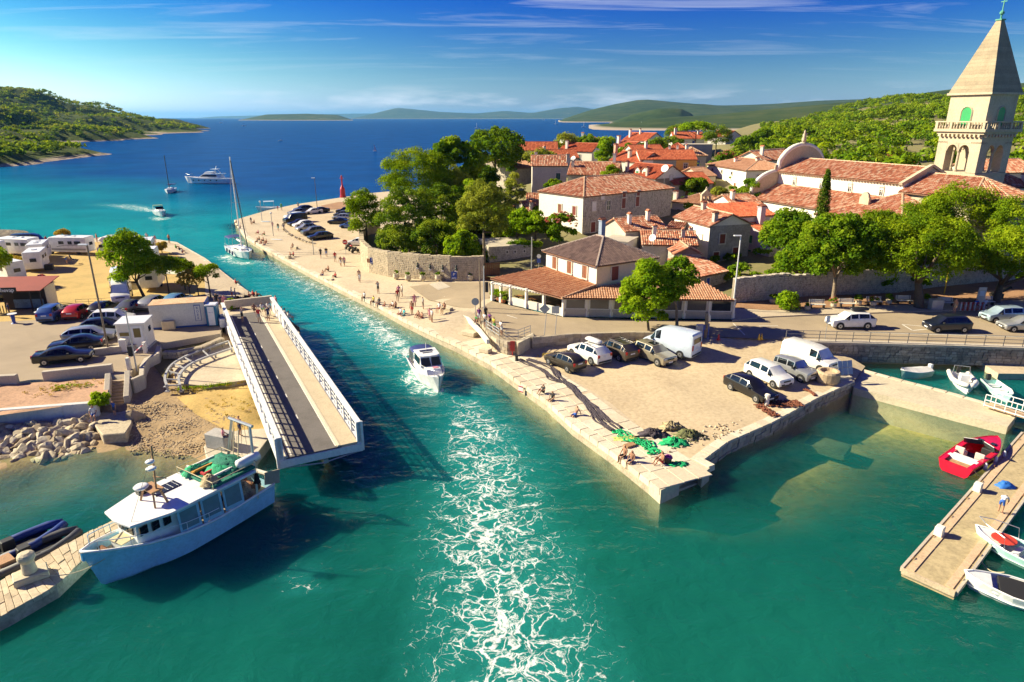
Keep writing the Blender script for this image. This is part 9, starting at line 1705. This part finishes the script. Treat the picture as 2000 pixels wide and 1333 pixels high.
def body_mesh(pose):
 D=dict(BASE);P=dict(POSE[pose]);legs=P.pop('legs',None);D.update(P);V,E_,Rd,Z=[],[],[],[]
 def v(p,r,zone,par=None):
  V.append(p);Rd.append(r if isinstance(r,tuple)else(r,r));Z.append(zone)
  if par is not None:E_.append((par,len(V)-1))
  return len(V)-1
 pel=v(D['pel'],(.125,.15),2);spi=v(D['spi'],(.10,.125),1,pel);che=v(D['che'],(.115,.15),1,spi);nec=v(D['nec'],.052,0,che);h1=v(D['hd1'],(.08,.07),0,nec);h2=v(D['hd2'],(.095,.08),3,h1);v(D['nos'],.016,0,h1)
 for s in(1,-1):
  f=lambda k:(D[k][0],D[k][1]*s,D[k][2]);sh=v(f('sho'),.062,1,che);el=v(f('elb'),.043,4,sh);wr=v(f('wri'),.030,0,el);d=(Vector(f('wri'))-Vector(f('elb'))).normalized();pm=Vector(f('wri'))+d*.07;side=d.cross(Vector((0,0,1))if abs(d.z)<.8 else Vector((1,0,0))).normalized();cu=side.cross(d);pa=v(tuple(pm),(.034,.020),0,wr)
  for k,L_ in enumerate((.070,.082,.076,.058)):b_=pm+side*(-.03+.02*k)+d*.02;m1=v(tuple(b_+d*L_*.55),.0095,0,pa);v(tuple(b_+d*L_+cu*.02),.008,0,m1)
  th=v(tuple(pm-side*.045-d*.01),.011,0,pa);v(tuple(pm-side*.06+d*.035+cu*.012),.009,0,th)
  hp=v(f('hip'),.088,2,pel)
  if legs:kx,kz,ax,az,tx=legs[0 if s>0 else 1];kn=v((kx,.1*s,kz),.058,5,hp);an=v((ax,.1*s,az),.040,0,kn);v((tx,.1*s,max(.04,az-.05)),.036,6,an)
  else:kn=v(f('kne'),.060,5,hp);an=v(f('ank'),.040,0,kn);v(f('toe'),.036,6,an)
 me=bpy.data.meshes.new('sk');me.from_pydata([tuple(p)for p in V],E_,[]);o=bpy.data.objects.new('sk',me);COL.objects.link(o);o.modifiers.new('s','SKIN');sv=me.skin_vertices[0].data
 for i,r in enumerate(Rd):sv[i].radius=r;sv[i].use_root=(i==0)
 o.modifiers.new('u','SUBSURF').levels=1;dg=bpy.context.evaluated_depsgraph_get();dg.update();nm=bpy.data.meshes.new_from_object(o.evaluated_get(dg));bpy.data.objects.remove(o);nm.name='person_'+pose
 A=np.array([p for p in V]);co=np.array([p.center[:]for p in nm.polygons]);best=np.full(len(co),1e9);zone=np.zeros(len(co),int);S0=[(a,b)for a,b in E_]
 for a,b in S0:
  ab=A[b]-A[a];t_=np.clip(((co-A[a])@ab)/(ab@ab),0,1);d=np.linalg.norm(co-A[a]-t_[:,None]*ab,axis=1)-(Rd[a][0]*(1-t_)+Rd[b][0]*t_);m=d<best;best=np.where(m,d,best);za,zb2=Z[a],Z[b];zz=np.where(t_<.5,za,zb2)
  if{za,zb2}=={1,4}:zz=np.where(t_<.62,1,0)
  if{za,zb2}=={2,5}:zz=np.where(t_<.72,2,0)
  zz=np.where(zz==4,0,np.where(zz==5,0,zz));zone=np.where(m,zz,zone)
 hc=np.array(D['hd1'])*.55+np.array(D['hd2'])*.45;hh=(np.array(D['hd2'])-np.array(D['hd1']));hh=hh/np.linalg.norm(hh);fw=np.array(D['nos'])-np.array(D['hd1']);near=np.linalg.norm(co-hc,axis=1)<.19;up=(co-hc)@hh;fr=(co-hc)@(fw/np.linalg.norm(fw));isneck=up<-.07;zone=np.where((zone==3)|(near&(zone==0)&~isneck&(np.abs((co-hc)@np.cross(hh,fw))<.2)),np.where((up>.055)|(fr<-.015),3,0),zone)
 mi=np.select([zone==1,zone==2,zone==3,zone==6],[1,2,3,4],0)
 for _ in range(5):nm.materials.append(None)
 nm.polygons.foreach_set('material_index',mi.astype(np.int32));nm.polygons.foreach_set('use_smooth',[True]*len(nm.polygons));return nm
BODY={}
PC={'skin':(.46,.25,.155),'tan':(.36,.175,.10),'white':(.74,.73,.70),'black':(.018,.018,.02),'navy':(.02,.03,.10),'blue':(.03,.11,.42),'red':(.50,.03,.03),'pink':(.60,.22,.28),'green':(.08,.38,.08),'grey':(.26,.26,.27),'yellow':(.60,.50,.06),'teal':(.04,.42,.46),'purple':(.18,.04,.20),'tanc':(.42,.33,.22),'brown':(.045,.028,.018),'blond':(.36,.24,.10)}
def pm(k):return flat('cloth_'+k,PC[k],.75)
def person(px,py,z_,pose,face,top_,bot,label,hair='brown',skin='skin',group=None,s=1.0,dz=0.0):
 me=BODY.get(pose)or BODY.setdefault(pose,body_mesh(pose));p=at(px,py,z_);o=meshobj('person',me,None,(p.x,p.y,z_+dz),R(face),(s,s,s));tag(o,label,'person',group)
 for i,k in enumerate((skin,skin if top_=='bare' else top_,bot,hair,'tanc' if top_!='bare' else skin)):o.material_slots[i].link='OBJECT';o.material_slots[i].material=pm(k)
 return o
PPL=[ # px, py, level, pose, facing, top, bottom, where
 (1062,768,1.02,'ground',215,'black','black','crouching on the near quay edge'),(1079,782,1.02,'sit',218,'black','tanc','sitting with legs over the water'),(1124,812,1.02,'back',218,'bare','blue','leaning back on the near quay edge'),(1220,892,1.02,'sit',220,'bare','black','left of two boys on the pier end'),(1234,902,1.02,'sit',220,'bare','navy','right of two boys on the pier end'),(1294,905,1.02,'ground',205,'bare','red','beside the black bucket'),
 (936,632,2.3,'stand',250,'purple','white','tall at the bastion railing'),(949,628,2.3,'stand',300,'black','black','behind the bastion railing'),(948,640,2.3,'lean',235,'white','black','bending over the bastion railing'),(958,640,2.3,'lean',235,'purple','black','in the middle of the bastion railing'),(932,630,2.2,'ground',240,'green','black','low beside the round sign'),(966,648,2.3,'lean',240,'yellow','green','at the corner of the bastion railing'),(980,656,2.3,'lean',230,'white','white','last at the bastion railing'),
 (712,582,1.03,'sit',225,'white','black','first in the row on promenade edge'),(730,590,1.03,'sit',225,'yellow','black','second in the row on promenade edge'),(741,594,1.03,'sit',225,'black','navy','third in the row on promenade edge'),(752,598,1.03,'sit',225,'bare','red','small, last on promenade edge'),(739,574,1.1,'photo',250,'grey','black','taking a photo on the promenade'),(777,590,1.2,'stand',260,'red','tanc','between two groups on the promenade'),(779,582,1.3,'stand',80,'pink','black','talking on the promenade'),(786,580,1.3,'stand',190,'white','navy','facing the pink top on the promenade'),
 (768,600,1.1,'ground',240,'white','black','left of a seated pair'),(773,601,1.1,'ground',240,'bare','black','right of a seated pair'),(783,614,1.03,'sit',225,'white','pink','left at the mooring stone'),(790,617,1.03,'sit',225,'teal','teal','wrapped in a towel by the mooring stone'),(805,616,1.1,'stand',230,'bare','red','standing on the promenade'),(810,601,1.2,'stand',260,'pink','pink','behind the boy in red shorts'),(827,606,1.3,'stand',210,'grey','black','watching the boats on the promenade'),(818,620,1.06,'ground',230,'bare','black','left of two sunbathers'),(825,623,1.06,'ground',230,'bare','red','right of two sunbathers'),(840,628,1.06,'stand',240,'pink','pink','nearest the plaza wall'),(844,632,1.06,'stand',220,'white','tanc','at the plaza wall'),(858,604,2.05,'sit',240,'white','red','left on the stone block bench'),(868,605,2.05,'sit',240,'bare','black','right on the stone block bench'),
 (702,549,1.2,'stand',260,'bare','black','near the round wall corner'),(703,552,1.2,'stand',260,'white','white','small, at the wall corner'),(656,543,1.05,'ground',230,'red','black','on the paving by the stacked sleepers'),(642,530,1.05,'ground',230,'bare','black','sunbathing below the hedge'),(631,538,1.03,'sit',225,'bare','blue','on the edge left of the sleepers'),
 (627,505,1.05,'walk',250,'black','black','walking by the striped barrier'),(638,503,1.05,'walk',280,'black','blue','carrying a blue bag on the mole'),(655,513,1.1,'walk',100,'red','grey','walking along the grove wall'),(666,521,1.1,'walk',280,'bare','white','left of a walking couple'),(673,521,1.1,'walk',280,'pink','grey','right of a walking couple'),(572,484,1.4,'sit',240,'bare','black','on the stone bench of the mole'),(567,502,1.05,'sit',225,'bare','red','left of two on the mole edge'),(574,501,1.05,'ground',225,'red','black','right of two on the mole edge'),
 (503,473,1.05,'sit',225,'bare','black','in the tight group on the mole edge'),(507,470,1.05,'ground',225,'bare','navy','in the tight group on the mole edge'),(511,476,1.05,'sit',225,'bare','red','in the tight group on the mole edge'),(515,472,1.05,'ground',225,'bare','black','in the tight group on the mole edge'),(518,479,1.05,'sit',225,'bare','blue','in the tight group on the mole edge'),(521,475,1.05,'ground',225,'bare','red','in the tight group on the mole edge'),(505,457,1.05,'ground',230,'pink','red','left on the far mole bench'),(517,460,1.05,'ground',230,'bare','green','right on the far mole bench'),(544,452,1.05,'walk',270,'black','teal','carrying a teal towel'),(533,448,1.05,'walk',270,'pink','pink','under the mole lamp'),(491,439,1.05,'stand',240,'navy','tanc','standing at the mole tip'),(497,437,1.05,'ground',240,'bare','black','sitting at the mole tip'),(462,436,1.05,'sit',225,'bare','red','first of the row at the mole tip'),(466,442,1.05,'sit',225,'bare','black','second of the row at the mole tip'),(470,447,1.05,'sit',225,'bare','navy','third of the row at the mole tip'),(543,412,1.05,'stand',90,'red','black','by the small tender'),(550,411,1.05,'stand',90,'green','green','beside the red one by the tender'),(583,408,1.05,'walk',90,'grey','black','walking out on the mole'),
 (474,629,2.3,'photo',330,'grey','black','left at the bridge heel'),(507,631,2.3,'stand',300,'red','grey','in the middle of the bridge heel'),(525,628,2.3,'stand',290,'navy','navy','right at the bridge heel'),(497,608,3.1,'sit',90,'bare','black','on the parapet behind the bridge'),(512,606,3.1,'sit',90,'white','green','second on the parapet behind the bridge'),(524,604,3.1,'sit',90,'white','navy','third on the parapet behind the bridge'),(540,606,2.2,'stand',60,'pink','navy','at the end of the parapet'),(551,613,2.1,'sit',40,'white','navy','first on the abutment edge'),(557,617,2.1,'sit',40,'white','pink','second on the abutment edge'),(564,622,2.1,'sit',40,'white','white','third on the abutment edge'),
 (433,604,1.9,'stand',300,'navy','black','by the toilet on the bank'),(440,605,1.9,'stand',300,'pink','pink','in a long dress by the toilet'),(425,601,1.9,'stand',300,'black','black','left of the trio by the toilet'),(454,586,1.8,'stand',20,'white','red','left of two by the bicycles'),(461,588,1.8,'stand',20,'grey','navy','right of two by the bicycles'),(486,582,1.45,'ground',40,'bare','red','first on the bank quay'),(494,579,1.4,'ground',40,'red','navy','second on the bank quay'),(501,581,1.4,'ground',40,'bare','navy','third on the bank quay'),(511,589,1.6,'ground',40,'bare','tanc','left of two near the bridge abutment'),(519,592,1.6,'ground',40,'black','red','right of two near the bridge abutment'),(460,556,1.25,'ground',40,'red','black','alone with red top on the bank quay'),
 (190,474,1.3,'stand',60,'bare','pink','behind the motorhome at the water'),(269,472,1.25,'stand',80,'bare','navy','first of the bathers at the point'),(288,473,1.25,'stand',80,'white','navy','in white at the point'),(299,478,1.25,'stand',80,'red','red','in red at the point'),(304,477,1.25,'stand',80,'pink','white','beside the red bather at the point'),(331,476,1.2,'stand',60,'bare','navy','tall bather at the point'),(343,486,1.2,'ground',45,'green','black','first seated at the point'),(350,490,1.2,'ground',45,'black','blue','second seated at the point'),(355,495,1.2,'ground',45,'white','red','third seated at the point'),(92,480,1.4,'stand',80,'red','black','behind the caravans'),(131,515,1.75,'bend',10,'navy','blue','bending over the folding chair'),
 (225,812,.87,'stand',250,'blue','navy','wrapped in a blue towel on the rock landing'),(183,812,1.3,'sit',280,'white','blue','sitting against the concrete wall'),(437,856,1.9,'sit',20,'pink','navy','sitting on the concrete block'),(470,852,.82,'stand',60,'bare','navy','standing behind the gantry'),(1863,612,2.44,'stand',200,'bare','tanc','standing beside the striped barriers'),(1906,598,2.9,'sit',268,'blue','black','left on the right bench'),(1924,598,2.9,'sit',268,'white','black','right on the right bench'),(1953,1002,.53,'bend',25,'white','blue','on the concrete pontoon'),(20,620,2.0,'stand',30,'navy','black','at the food stall tables'),(112,590,2.0,'stand',200,'black','black','at the side of the food stall')]
VERB={'stand':'person standing','arms':'person standing','photo':'person holding a camera','lean':'person leaning','walk':'person walking','sit':'person sitting','back':'person leaning back','ground':'person sitting low','bend':'person bending'}
CN={'tanc':'tan','grey':'grey'}
for i,(px,py,z_,po_,fc_,tp_,bt,wh)in enumerate(PPL):
 top_n='bare chested' if tp_=='bare' else CN.get(tp_,tp_)+' top';lb='%s in %s, %s shorts, %s'%(VERB[po_],top_n,CN.get(bt,bt),wh)if tp_!='bare' else '%s bare chested in %s shorts %s'%(VERB[po_],CN.get(bt,bt),wh)
 for a_ in('standing standing','sitting sitting','walking walking','leaning back leaning back','bending bending'):pass
 for vb in('standing ','sitting ','walking ','bending ','leaning back '):
  if wh.startswith(vb):lb=lb.replace(' '+vb.strip(),'',1)
 person(px,py,z_,po_,fc_+rnd.uniform(-14,14),tp_,bt,lb,rnd.choice(['brown','brown','black','blond']),rnd.choice(['skin','tan','tan'])if tp_=='bare' else 'skin','people on the quays' if z_<2.35 else 'people watching the bridge',.72 if 'small' in wh or 'towel on' in wh else rnd.uniform(.94,1.04))
def bicycle(label,p,rz):
 e=empty('bicycle',p,rz);tag(e,label,'bicycle','bicycles on the bank');Mx=Matrix.Rotation(R(90),3,'X')
 for x in(-.52,.52):q=MB();q.lathe([(.30,-.02),(.34,-.02),(.34,.02),(.30,.02)],(x,0,.34),16,Mx);q.build('wheel',M_tyre,e)
 q=MB()
 for a,c in(((-.52,0,.34),(-.1,0,.34)),((-.1,0,.34),(-.2,0,.85)),((-.2,0,.8),(.35,0,.85)),((.35,0,.9),(.52,0,.34)),((-.1,0,.34),(.38,0,.75))):q.tube([a,c],.02,5)
 q.build('frame',M_trim,e);q=MB();q.box((-.22,0,.9),(.25,.14,.06));q.build('saddle',M_trim,e);q=MB();q.tube([(.35,-.25,1.0),(.35,.25,1.0)],.015,5);q.build('handlebar',M_metal,e)
bicycle('bicycle lying behind the couple on the bank',at(473,588,1.7),R(20));bicycle('bicycle nearest the bridge parapet',at(484,592,1.7),R(-25))
# ------------------------------------------------------------------ sea air between the viewer and the far land
m,t,b,o_=newmat('sea_haze');t.nodes.remove(b);pv_=t.nodes.new('ShaderNodeVolumePrincipled');pv_.inputs['Color'].default_value=(.20,.55,1,1);pv_.inputs['Density'].default_value=3.4e-5;pv_.inputs['Anisotropy'].default_value=.25;t.links.new(pv_.outputs[0],o_.inputs['Volume'])
q=MB();q.box((0,21000,140),(92000,48000,300));hzo=q.build('haze',m);hzo['kind']='stuff'
